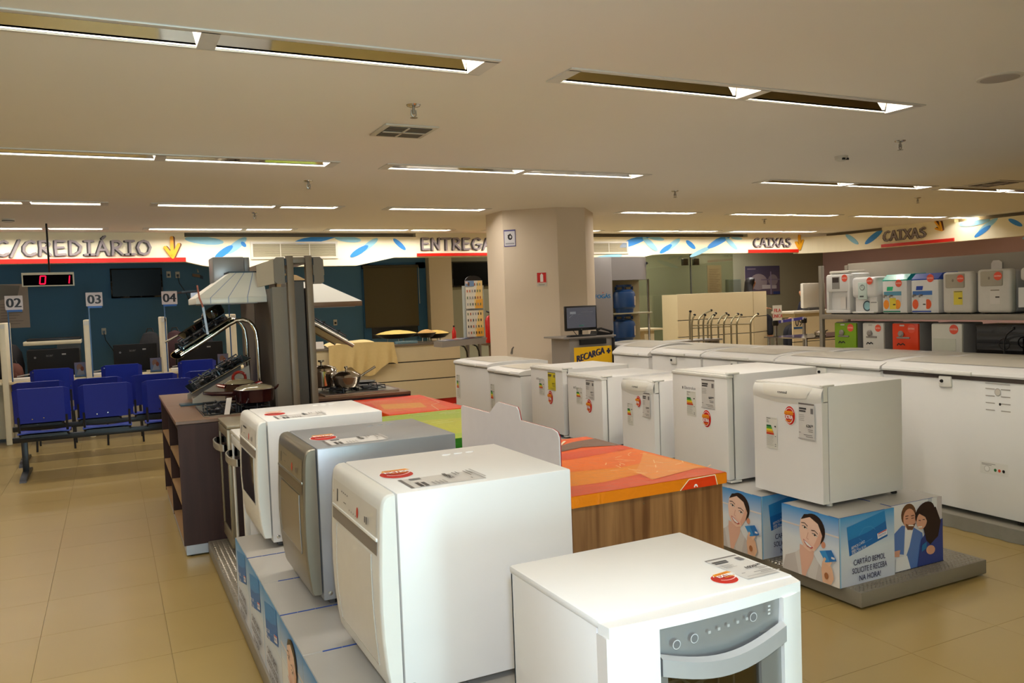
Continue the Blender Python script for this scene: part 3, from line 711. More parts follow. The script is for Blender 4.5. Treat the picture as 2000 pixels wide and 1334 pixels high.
# ================================================================== platforms
def platform(x0, x1, y0, y1, h, label, strips):
    t = thing('display_platform', label, 'platform', ((x0 + x1) / 2, (y0 + y1) / 2, 0))
    b = MB(M('platform_side', (142, 136, 122), 0.45, 0.2)); b.box(x0, x1, y0, y1, 0.012, h, b=0.006); b.build('deck', t)
    b = MB(rubber); b.box(x0 + .03, x1 - .03, y0 + .03, y1 - .03, 0, 0.013); b.build('plinth', t)
    p = MB(M('tread_plate', (168, 160, 146), 0.28, 0.85, var=0.05)); r = 0
    for (a, bb_, c, d) in strips:
        y = c
        while y < d - .012:
            x = a + (0.008 if r % 2 else 0.022)
            while x < bb_ - .008:
                s = 1 if r % 2 else -1
                u = Vector((.011, .011 * s * .5, 0)); v = Vector((-.0022 * s, .0045, 0)); o = Vector((x, y, h))
                p.add([o - u, o + v, o + u, o - v, o + Vector((0, 0, .0028))], [(0, 1, 4), (1, 2, 4), (2, 3, 4), (3, 0, 4)])
                x += .028
            y += .0125; r += 1
    tag(p.build('tread_pattern', t, sharp=0), kind='stuff')
    return t
BH = .446
platform(0.50, 1.40, 1.0, 5.685, .09, 'low grey tread plate platform under the row of dishwashers', [(0.505, 1.39, 4.35, 5.67)])
platform(3.255, 4.22, 2.835, 7.40, .09, 'low grey tread plate platform under the row of small white fridges', [(3.26, 4.2, 2.845, 2.925), (3.62, 4.2, 2.93, 2.955), (4.03, 4.2, 2.95, 3.3), (3.22, 3.64, 3.32, 3.47)])
for k in range(8):
    y1 = 4.335 - .405 * k
    nm = ('card' if k < 3 else 'woman')
    lb = ['card and slogan printed box at the far end of the dishwasher row', 'card and slogan printed box, second from the far end of the dishwasher row', 'card and slogan printed box under the gap before the silver dishwasher',
          'box printed with a smiling woman, beside the silver dishwasher', 'box printed with a smiling woman below the white dishwasher in the middle', 'printed box under the near white dishwasher', 'printed box before the nearest dishwasher', 'printed box at the nearest end of the platform'][k]
    display_box(.512, .915, y1 - .402, y1, .09, BH, nm, None, lb, 'printed boxes under the dishwashers')
    display_box(.918, 1.32, y1 - .402, y1, .09, BH, None, 'card' if k == 7 else None, 'plain inner box, %s from the far end behind the printed dishwasher boxes' % ('first', 'second', 'third', 'fourth', 'fifth', 'sixth', 'seventh', 'nearest')[k], 'inner boxes under the dishwashers')
display_box(3.215, 3.612, 2.93, 3.318, .09, BH, 'woman', 'card', 'woman and card printed box at the front corner of the fridge platform', 'printed boxes under the fridges')
display_box(3.615, 4.012, 2.95, 3.338, .09, BH, None, 'couple', 'box printed with a laughing couple on the fridge platform', 'printed boxes under the fridges')
display_box(3.215, 3.612, 3.475, 3.88, .09, BH, 'woman', 'card', 'woman printed box under the second fridge', 'printed boxes under the fridges')
display_box(3.615, 4.012, 3.475, 3.88, .09, BH, None, None, 'inner box under the back of the second fridge', 'printed boxes under the fridges')
for k, y in enumerate((3.89, 4.30, 4.71, 5.12, 5.53, 5.94)):
    od = ('first', 'second', 'third', 'fourth', 'fifth', 'sixth')[k]
    display_box(3.215, 3.612, y, y + .4, .09, BH, 'woman', None, 'printed box in the hidden fridge row, %s behind the second fridge' % od, 'printed boxes under the fridges')
    display_box(3.615, 4.012, y, y + .4, .09, BH, None, None, 'inner box in the hidden fridge row, %s behind the second fridge' % od, 'printed boxes under the fridges')

# ================================================================== dishwashers facing left
def dishwasher(xs, y0, y1, zt, style, label):
    zb = BH; depth = .575; w = y1 - y0
    body_m = {'white': white, 'silver': silver, 'window': white}[style]
    door_m = {'white': white_pl, 'silver': M('silver_door', (140, 134, 120), 0.3, 0.5, var=0.03), 'window': white_pl}[style]
    t = thing('dishwasher', label, 'dishwasher', (xs + depth / 2, (y0 + y1) / 2, zb))
    b = MB(body_m); b.box(xs + .004, xs + depth, y0, y1, zb + .022, zt, b=.006); b.build('body', t)
    f = MB(rubber)
    for x in (xs + .06, xs + depth - .05):
        for y in (y0 + .05, y1 - .05): f = MB(rubber); f.lathe([(.022, zb), (.022, zb + .024)], (x, y, 0), 10); f.build('foot', t)
    k = MB(grey_dark); k.box(xs + .03, xs + .05, y0 + .02, y1 - .02, zb + .004, zb + .06); k.build('kick_plate', t)
    sc = MB(chrome); sc.lathe([(.009, 0), (.009, -.004), (.004, -.006)], (xs + .03, y0, zb + .05), 10, ax='y'); sc.build('screw', t)
    # door: rounded side profile swept along the width
    hh = zt - (zb + .045); p = []
    for d, z in ((.0, 1.0), (.018, .998), (.030, .988), (.038, .968), (.042, .935), (.045, .88), (.054, .60), (.056, .42), (.053, .26), (.046, .12), (.038, .03), (.032, .004), (.02, 0), (.0, 0)):
        p.append((xs - .002 - d, z * hh + zb + .045))
    dm = MB(door_m); n = len(p); ys_ = [y0 + .0, y0 + .005, y0 + .016, y1 - .016, y1 - .005, y1]; ins = [.014, .004, 0, 0, .004, .014]
    cx, cz = xs, zb + .045 + hh / 2
    rings = []
    for y, i_ in zip(ys_, ins):
        rings.append([(xs - .002 + (x - xs + .002) * (1 - i_ * 9 if x < xs - .003 else 1), y, cz + (z - cz) * (1 - i_ * 1.2)) for x, z in p])
    vs = [q for r in rings for q in r]; fs = []
    for i in range(len(rings) - 1):
        for j in range(n): fs.append((i * n + j, i * n + (j + 1) % n, (i + 1) * n + (j + 1) % n, (i + 1) * n + j))
    fs += [tuple(range(n)), tuple(range((len(rings) - 1) * n, len(rings) * n))[::-1]]
    dm.add(vs, fs); door = dm.build('door', t, sharp=40)
    # front surface as a function of height
    def fx(z):
        q = sorted(p[1:-1], key=lambda a: a[1])
        for (xa, za), (xb, zb_) in zip(q[:-1], q[1:]):
            if za <= z <= zb_ and zb_ > za: return xa + (xb - xa) * (z - za) / (zb_ - za)
        return q[0][0] if z < q[0][1] else q[-1][0]
    def skin(name, poly, mat, lift=.0015, cols=8):
        """patch lying on the front: poly gives (y from near side 0..1, z) rows"""
        m = MB(mat); vs = []; rows = len(poly)
        for (ya, yb, z) in poly:
            for c in range(cols + 1):
                vs.append((fx(z) - lift, y0 + w * (ya + (yb - ya) * c / cols), z))
        m.add(vs, [(r * (cols + 1) + c, r * (cols + 1) + c + 1, (r + 1) * (cols + 1) + c + 1, (r + 1) * (cols + 1) + c) for r in range(rows - 1) for c in range(cols)])
        return m.build(name, t, sharp=30)
    pz0, pz1 = zt - .132, zt - .045
    panel_m = {'white': M('panel_white', (222, 218, 208), 0.35), 'silver': M('panel_silver', (156, 146, 122), 0.32, 0.4), 'window': M('panel_white', (222, 218, 208), 0.35)}[style]
    skin('control_panel', [(.06, .94, pz0 + (pz1 - pz0) * k / 6) for k in range(7)], panel_m)
    # handle recess: a dark grip band under the panel
    band_m = {'white': M('grip_white', (140, 132, 122), 0.5), 'silver': M('grip_silver', (118, 106, 86), 0.45, 0.2), 'window': M('grip_white', (140, 132, 122), 0.5)}[style]
    skin('handle_recess', [(.05, .95, pz0 - .046 + .042 * k / 4) for k in range(5)], band_m)
    hl = MB(door_m); hl.box(fx(pz0) - .005, fx(pz0) + .01, y0 + w * .05, y0 + w * .95, pz0 - .006, pz0 + .004, b=.002); hl.build('handle_lip', t)
    # arched insert
    zi0, zi1 = (zb + .20 if style != 'white' else zb + .10), pz0 - .055
    rows = []
    for k in range(9):
        q = k / 8; z = zi0 + (zi1 - zi0) * q; e = .10 + .05 * q + (.05 * (1 - q) ** 4 if style == 'window' else 0.03 * (1 - q) ** 4)
        rows.append((e, 1 - e, z))
    if style == 'window': skin('window', rows, M('dark_mirror_glass', (120, 118, 112), 0.04, 1.0), .002)
    elif style == 'silver': skin('door_insert', rows, M('silver_insert', (150, 142, 122), 0.22, 0.6), .002)
    else: skin('door_insert', rows, M('white_insert', (228, 224, 214), 0.33), .0012)
    fr = MB(grey_metal if style == 'silver' else M('insert_rim', (190, 184, 172), 0.4))
    lp = [(fx(z) - .002, y0 + w * ya, z) for ya, yb, z in rows][::-1] + [(fx(z) - .002, y0 + w * yb, z) for ya, yb, z in rows]
    fr.tube(lp, .0016, 5); fr.build('insert_rim', t)
    # buttons and marks on the panel
    zc = (pz0 + pz1) / 2; xx = fx(zc) - .002
    s = Sheet((xx - .002, y1 - w * .06, pz0), -YP, ZP + XP * ((fx(pz1) - fx(pz0)) / (pz1 - pz0)), lift=.001)
    pw = w * .88
    s.rect(pw * .10, .02, pw * .125, .062, (60, 60, 64)); s.ell(pw * .60, .034, .011, .017, (222, 70, 50)); 
    for k in range(4): s.rect(pw * (.22 + .05 * k), .062, pw * (.24 + .05 * k), .066, (90, 88, 86)); s.ell(pw * (.42 + .055 * k), .022, .003, .003, (110, 106, 100))
    s.line([(pw * .30, .036), (pw * .36, .036)], .003, (110, 106, 100)); s.rect(pw * .78, .026, pw * .80, .044, (90, 90, 96)); s.rect(pw * .815, .024, pw * .835, .046, (90, 90, 96)); s.ell(pw * .05, .05, .003, .004, (200, 150, 60))
    if style == 'window': s.rect(pw * .28, .066, pw * .5, .074, (70, 68, 66))
    s.build('control_marks', t)
    # on the lid: sticker, price label
    sticker(t, (xs + .085, y0 + w * .44, zt + .0004), XP, YP, .052, .058)
    price_label(t, (xs + .08, y0 + w * .08, zt + .0004), YP, -XP, .0, .0, '', '') if False else None
    price_label(t, (xs + .30, y0 + w * .06, zt + .0004), YP, -XP, .13, .24, {'white': '1549', 'silver': '1699', 'window': '1399'}[style], '00')
    v = MB(body_m)
    for k in range(3): v.lathe([(.014, zt - .001), (.013, zt + .002), (.008, zt + .003)], (xs + .34 + .045 * k, y1 - .10, 0), 12, sx=1.2, sy=.7)
    v.build('lid_plugs', t)
    return t
dishwasher(.70, 2.22, 2.79, 1.06, 'white', 'white dishwasher with a plain front door, nearest of the three facing left')
dishwasher(.675, 3.115, 3.65, 1.06, 'silver', 'silver grey dishwasher between the two white ones')
dishwasher(.645, 4.03, 4.605, 1.06, 'window', 'white dishwasher with a dark door window, farthest of the row')

# the near one with a silver front, turned towards the viewer
def front_dishwasher():
    x0, x1, y0, y1, zt = .805, 1.297, 1.315, 1.70, .98; zb = BH
    t = thing('dishwasher', 'white compact dishwasher with silver front panel and glass window, nearest of all', 'dishwasher', ((x0 + x1) / 2, (y0 + y1) / 2, zb))
    b = MB(white)
    b.box(x0, x0 + .012, y0 + .01, y1, zb + .02, zt - .016, b=.003); b.box(x1 - .012, x1, y0 + .01, y1, zb + .02, zt - .016, b=.003)
    b.box(x0, x1, y1 - .012, y1, zb + .02, zt - .016, b=.003); b.box(x0, x1, y0 + .01, y1, zb + .02, zb + .04, b=.003)
    b.build('body', t)
    for x in (x0 + .05, x1 - .05):
        for y in (y0 + .05, y1 - .05): f = MB(rubber); f.lathe([(.02, zb), (.02, zb + .022)], (x, y, 0), 10); f.build('foot', t)
    # lid with a curved front lip
    m = MB(white); n = 12
    m.box(x0 - .002, x1 + .002, y0 - .004, y1 + .004, zt - .018, zt, b=.006)
    pts = [(x0 - .002, y0, zt - .004)]
    for k in range(n + 1):
        u = k / n; pts.append((x0 + .004 + (x1 - x0 - .008) * u, y0 - .030 - .014 * math.sin(math.pi * u), zt - .006))
    pts.append((x1 + .002, y0, zt - .004))
    m.prism(pts, (0, 0, -.022)); m.build('lid', t, sharp=30)
    # side pillars, bulged forward
    for xa, xb in ((x0, x0 + .112), (x1 - .062, x1)):
        m = MB(white); P_ = [(xa, y0 + .0095)] + [(xa + (xb - xa) * k / 6, y0 - .026 - .014 * math.sin(math.pi * (k / 6) * .5 + (0 if xa == x0 else math.pi / 2)) * 1.0) for k in range(7)] + [(xb, y0 + .0095)]
        m.prism([(x, y, zb + .022) for x, y in P_], (0, 0, zt - .028 - zb - .022)); m.build('side_pillar', t, sharp=30)
    xa, xb = x0 + .112, x1 - .062
    sp = M('silver_panel', (158, 158, 156), 0.32, 0.35, var=0.03)
    def fy(u): return y0 - .024 - .016 * math.sin(math.pi * (.15 + .7 * u))
    m = MB(sp); m.grid(lambda u, v: (xa + (xb - xa) * u, fy(u) + .004 + .010 * v * v, zt - .030 - .085 * v), 14, 5); m.build('control_panel', t)
    # arc handle: sagging silver rail
    m = MB(M('silver_handle', (190, 190, 190), 0.34, 0.35)); N_ = 14; vs = []
    for k in range(N_ + 1):
        u = k / N_; x = xa + (xb - xa) * u; sag = .030 * math.sin(math.pi * u) ; z = zt - .078 - sag; y = fy(u)
        vs += [(x, y - .002, z), (x, y - .016, z - .006), (x, y - .016, z - .040), (x, y + .002, z - .044)]
    m.add(vs, [(4 * k + j, 4 * k + j + 1, 4 * k + 5 + j, 4 * k + 4 + j) for k in range(N_) for j in range(3)]); m.build('handle', t, sharp=25)
    m = MB(M('door_frame_silver', (150, 150, 146), 0.35, 0.5)); zw = zt - .128
    m.box(xa, xa + .024, y0 - .030, y0 - .006, zb + .03, zw + .035); m.box(xb - .055, xb, y0 - .030, y0 - .006, zb + .03, zw + .035); m.box(xa, xb, y0 - .030, y0 - .006, zb + .03, zb + .14); m.box(xa, xb, y0 - .022, y0 - .006, zw - .004, zw + .035)
    m.build('door_frame', t)
    m = MB(glass('dishwasher_window', (190, 186, 180), .3)); m.box(xa + .022, xb - .053, y0 - .022, y0 - .018, zb + .14, zw); m.build('window_pane', t)
    ib = MB(M('tub_grey', (150, 140, 124), 0.4, 0.3)); ib.box(xa, xb, y1 - .03, y1 - .02, zb + .05, zt - .05); ib.box(xa - .06, xa - .05, y0 + .02, y1 - .03, zb + .05, zt - .05); ib.box(xb + .03, xb + .04, y0 + .02, y1 - .03, zb + .05, zt - .05); ib.build('tub', t)
    r = MB(M('rack_white', (235, 235, 232), 0.35)); zr = zt - .185
    pth = [(xa + .01, y0 + .03, zr - .01), (xa + .05, y0 + .03, zr + .004), (xa + .10, y0 + .03, zr + .008), (xa + .13, y0 + .03, zr - .014), (xa + .17, y0 + .03, zr - .006), (xb - .03, y0 + .03, zr + .01)]
    r.tube(pth, .003, 6)
    for k in range(6): x = xa + .03 + .042 * k; r.tube([(x, y0 + .03, zr - .005), (x, y0 + .03, zr - .10), (x + .004, y0 + .2, zr - .11), (x, y1 - .05, zr - .01)], .0022, 5)
    r.tube([(xa + .01, y0 + .03, zr - .1), (xb - .03, y0 + .03, zr - .1)], .0025, 5); r.build('rack', t)
    q = MB(M('blue_basket', (40, 60, 130), 0.5))
    for k in range(5): q.box(xa + .03 + .011 * k, xa + .036 + .011 * k, y0 + .10, y0 + .13, zr - .09, zr + .035)
    for k in range(5): q.box(xa + .028, xa + .084, y0 + .098, y0 + .102, zr - .085 + .026 * k, zr - .078 + .026 * k)
    q.build('cutlery_basket', t)
    s = Sheet((xa, fy(.5) + .001, zt - .112), XP, ZP, lift=.003)
    L_ = xb - xa
    for u, v in ((.12, .047), (.255, .050), (.73, .062)):
        s.ell(L_ * u, v, .0095, .0095, (200, 200, 200), n=24); s.ell(L_ * u, v, .0078, .0078, (112, 112, 112), n=24)
    for k, ch in enumerate('\u2013\u2022\u25b3ro'): pass
    for k in range(5): s.rect(L_ * (.36 + .075 * k), .052 + .002 * k, L_ * (.38 + .075 * k), .058 + .002 * k, (176, 176, 174))
    for k in range(3): s.rect(L_ * .845, .060 + .008 * k, L_ * .865, .064 + .008 * k, (206, 206, 206))
    s.build('control_marks', t)
    sticker(t, (1.155, 1.365, zt + .0004), (XP * .97 + YP * .1).normalized(), (YP * .97 - XP * .1).normalized(), .029, .029)
    price_label(t, (1.195, 1.335, zt + .0004), XP, YP, .09, .145, '1029', '00')
    return t
front_dishwasher()

# ================================================================== stoves beyond the dishwashers
def stove(x0, y0, y1, zt, col, frame, label):
    t = thing('stove', label, 'stove', (x0 + .27, (y0 + y1) / 2, .09)); x1 = x0 + .54
    b = MB(col); b.box(x0 + .03, x1, y0, y1, .12, zt - .02, b=.004); b.build('body', t)
    tp = MB(frame); tp.box(x0, x1, y0 - .004, y1 + .004, zt - .022, zt, b=.005); tp.build('top', t)
    d = MB(frame); d.box(x0, x0 + .03, y0 + .005, y0 + .035, .2, zt - .025, b=.004); d.box(x0, x0 + .03, y1 - .035, y1 - .005, .2, zt - .025, b=.004); d.box(x0, x0 + .03, y0 + .01, y1 - .01, zt - .08, zt - .03, b=.004); d.box(x0, x0 + .03, y0 + .01, y1 - .01, .14, .22, b=.004); d.build('door_frame', t)
    g = MB(dglass); g.box(x0 + .006, x0 + .02, y0 + .03, y1 - .03, .22, zt - .08); g.build('oven_glass', t)
    h = MB(M('stove_handle', (170, 164, 150), 0.35, 0.4)); zh = zt - .14
    pth = [(x0 + .02, y0 + .03, zh)] + [(x0 - .055 + .03 * (abs(k - 4) / 4) ** 3, y0 + .03 + (y1 - y0 - .06) * k / 8, zh) for k in range(9)] + [(x0 + .02, y1 - .03, zh)]
    P_ = [Vector(p) for p in pth]
    for p, q in zip(P_[:-1], P_[1:]):
        h.add([p + ZP * .02, q + ZP * .02, q - ZP * .02, p - ZP * .02, p + ZP * .02 + XP * .008, q + ZP * .02 + XP * .008, q - ZP * .02 + XP * .008, p - ZP * .02 + XP * .008], [(0, 1, 2, 3), (7, 6, 5, 4), (0, 4, 5, 1), (3, 2, 6, 7)])
    h.build('handle', t, sharp=30)
    for y in (y0 + .05, y1 - .05):
        for x in (x0 + .08, x1 - .05): f = MB(rubber); f.lathe([(.018, .09), (.018, .122)], (x, y, 0), 8); f.build('foot', t)
    return t
stove(.615, 4.74, 5.16, .885, white, white_pl, 'white framed stove behind the farthest dishwasher, grey loop handle')
stove(.60, 5.22, 5.66, .90, M('stove_bronze', (150, 140, 116), 0.35, 0.4), M('stove_bronze', (150, 140, 116), 0.35, 0.4), 'bronze grey stove next to the dark cabinet, loop handle')

# ================================================================== film wrapped tops on wooden cabinets
def wood_cabinet(x0, x1, y0, y1, h, label):
    t = thing('base_cabinet', label, 'cabinet', ((x0 + x1) / 2, (y0 + y1) / 2, 0))
    b = MB(mwood)
    b.box(x0, x1, y0, y0 + .018, 0, h); b.build('side_panel', t); b = MB(mwood); b.box(x0, x1, y1 - .018, y1, 0, h); b.build('side_panel', t)
    b = MB(mwood); b.box(x1 - .02, x1 - .002, y0 + .018, y1 - .018, .1, h); b.build('door', t); b = MB(mwood); b.box(x0, x0 + .018, y0 + .018, y1 - .018, 0, h); b.build('back_panel', t)
    b = MB(mwood); b.box(x0 + .018, x1 - .02, y0 + .018, y1 - .018, .08, .1); b.build('bottom_shelf', t)
    b = MB(chrome); b.lathe([(.003, 0), (.003, -.002)], ((x0 * .55 + x1 * .45), y0, h - .03), 8, ax='y'); b.build('screw', t)
    return t
wood_cabinet(1.552, 2.285, 2.70, 3.80, .795, 'brown wood grain cabinet under the near orange wrapped top')
wood_cabinet(1.70, 2.26, 5.45, 6.42, .80, 'brown cabinet under the far orange wrapped top')
wood_cabinet(1.47, 2.23, 4.26, 5.36, .775, 'brown cabinet under the green wrapped top')
def wrapped_top(x0, x1, y0, y1, z0, z1, kind, label):
    t = thing('wrapped_cooktop_box', label, 'package', ((x0 + x1) / 2, (y0 + y1) / 2, z0))
    col = {'near': (240, 120, 10), 'far': (240, 80, 12), 'green': (150, 180, 40)}[kind]
    b = MB(M('film_box_' + kind, col, 0.22, var=0.06, coat=0.4)); b.box(x0, x1, y0, y1, z0, z1, b=.004); b.build('carton', t)
    s = Sheet((x0 + .003, y0 + .003, z1), XP, YP, mat=PRF); w, h = x1 - x0 - .006, y1 - y0 - .006
    if kind == 'near':
        O1, O2, O3, R1, BR = (238, 92, 24), (244, 140, 20), (232, 110, 30), (222, 74, 34), (120, 88, 74)
        s.rect(0, 0, w, h, O1, O1)
        s.poly([(0, 0), (w, 0), (w, h * .10), (w * .6, h * .16), (w * .3, h * .12), (0, h * .14)], (226, 88, 48))
        s.poly([(0, h * .14), (w * .3, h * .12), (w * .6, h * .16), (w, h * .10), (w, h * .34), (w * .6, h * .30), (w * .3, h * .34), (0, h * .38)], (238, 140, 24))
        s.poly([(0, h * .38), (w * .3, h * .34), (w * .6, h * .30), (w, h * .34), (w, h * .60), (w * .5, h * .55), (0, h * .60)], (242, 112, 20))
        s.poly([(w * .55, h * .05), (w * .97, h * .12), (w * .97, h * .5), (w * .78, h * .34), (w * .6, h * .2)], (240, 150, 70))
        s.poly([(0, h * .60), (w * .5, h * .55), (w, h * .60), (w, h * .70), (w * .5, h * .68), (0, h * .72)], R1)
        s.poly([(0, h * .70), (w * .4, h * .70), (w * .75, h * .76), (w, h * .70), (w, h * .92), (w * .8, h * .9), (w * .5, h * .8), (0, h * .74)], BR)
        s.poly([(0, h * .76), (w * .38, h * .79), (w * .66, h * .86), (w * .76, h * .94), (w * .74, h), (0, h)], (238, 84, 20))
        s.line([(0, h * .755), (w * .38, h * .785), (w * .66, h * .855), (w * .77, h * .94)], .014, (250, 226, 190)); s.line([(0, h * .735), (w * .3, h * .75)], .008, (240, 220, 190))
        for k in range(6): s.line([(w * (.10 + .055 * k), h * (.90 - .006 * k)), (w * (.12 + .055 * k), h * (.945 - .006 * k)), (w * (.14 + .055 * k), h * (.90 - .006 * k))], .012, WHT)
        s.rect(w * .1, h * .84, w * .3, h * .87, (250, 236, 210))
        for k in range(26):
            u, v = w * random.uniform(.5, .98), h * random.uniform(.06, .46); s.line([(u, v), (u + random.uniform(-.04, .05), v + random.uniform(.01, .06))], .004, (250, 206, 150))
        f = Sheet((x0, y0 - .0006, z0), XP, ZP, mat=PRF); hh = z1 - z0
        f.rect(0, 0, w, hh, (240, 134, 12)); f.poly([(w * .68, 0), (w * .74, hh * .9), (w * .92, hh * .96), (w * .93, 0)], (236, 62, 10)); f.line([(w * .68, 0), (w * .74, hh * .9), (w * .92, hh * .96), (w * .935, 0)], .004, (252, 236, 200)); f.ell(w * .785, hh * .02 + .004, .010, .013, WHT, 0, 16, 0, 180); f.ell(w * .785, hh * .02 + .004, .004, .006, (236, 62, 10), 0, 12, 0, 180); f.build('printed_edge', t)
    elif kind == 'far':
        s.rect(0, 0, w, h, (244, 58, 4)); s.poly([(0, h * .1), (w * .8, h * .06), (w * .9, h * .7), (w * .2, h * .9)], (244, 100, 20)); s.poly([(w * .1, h * .3), (w * .6, h * .2), (w * .7, h * .5), (w * .2, h * .6)], (244, 160, 50))
        s.line([(w * .62, 0), (w * .72, h * .3), (w * .9, h * .4), (w, h * .9)], .008, (250, 190, 150))
        for k in range(16): u, v = w * random.uniform(.02, .8), h * random.uniform(.05, .9); s.line([(u, v), (u + .09, v + random.uniform(-.02, .05))], .006, (248, 190, 130))
    else:
        s.rect(0, 0, w, h, (160, 186, 44)); s.poly([(w * .1, h * .1), (w, h * .2), (w, h * .6), (w * .3, h * .7)], (186, 190, 50))
        for k in range(12): u, v = w * random.uniform(.02, .8), h * random.uniform(.5, .98); s.line([(u, v), (u + .12, v + .01)], .008, (220, 232, 170))
        f = Sheet((x0, y0 - .0006, z0 - .07), XP, ZP, mat=PRF); f.rect(0, 0, w, z1 - z0 + .07, (20, 120, 40), (60, 150, 40)); f.build('printed_edge', t)
    s.build('printed_top', t)
    return t
wrapped_top(1.54, 2.30, 2.685, 3.82, .795, .84, 'near', 'large orange and red film wrapped cooktop box, nearest, on a wood cabinet')
wrapped_top(1.69, 2.28, 5.42, 6.45, .80, .84, 'far', 'orange red film wrapped box beside the right hand hob')
wrapped_top(1.45, 2.25, 4.22, 5.38, .775, .84, 'green', 'lime green film wrapped box behind the silver dishwasher')
# white sign card seen from behind
t = thing('header_card', 'white back of a shaped sign card standing along the orange box', 'sign', (1.53, 3.3, .84))
prof = [(2.74, .84), (2.74, 1.06), (2.755, 1.08), (2.79, 1.088), (3.07, 1.09), (3.085, 1.13), (3.10, 1.143), (3.28, 1.147), (3.30, 1.14), (3.38, 1.088), (3.70, 1.09), (3.715, 1.08), (3.72, .84)]
b = MB(M('card_back', (222, 214, 210), 0.55)); b.prism([(1.525, y, z) for y, z in prof], (.006, 0, 0)); b.build('card', t, sharp=0)
b = MB(M('card_front_red', (170, 24, 30), 0.5)); b.prism([(1.532, y, z) for y, z in prof], (.003, 0, 0)); b.build('printed_face', t, sharp=0)
b = MB(M('foot_card', (214, 206, 200), 0.6)); b.box(1.534, 1.60, 2.9, 2.905, .8415, .96); b.box(1.534, 1.60, 3.5, 3.505, .8415, .96); b.build('stay', t)
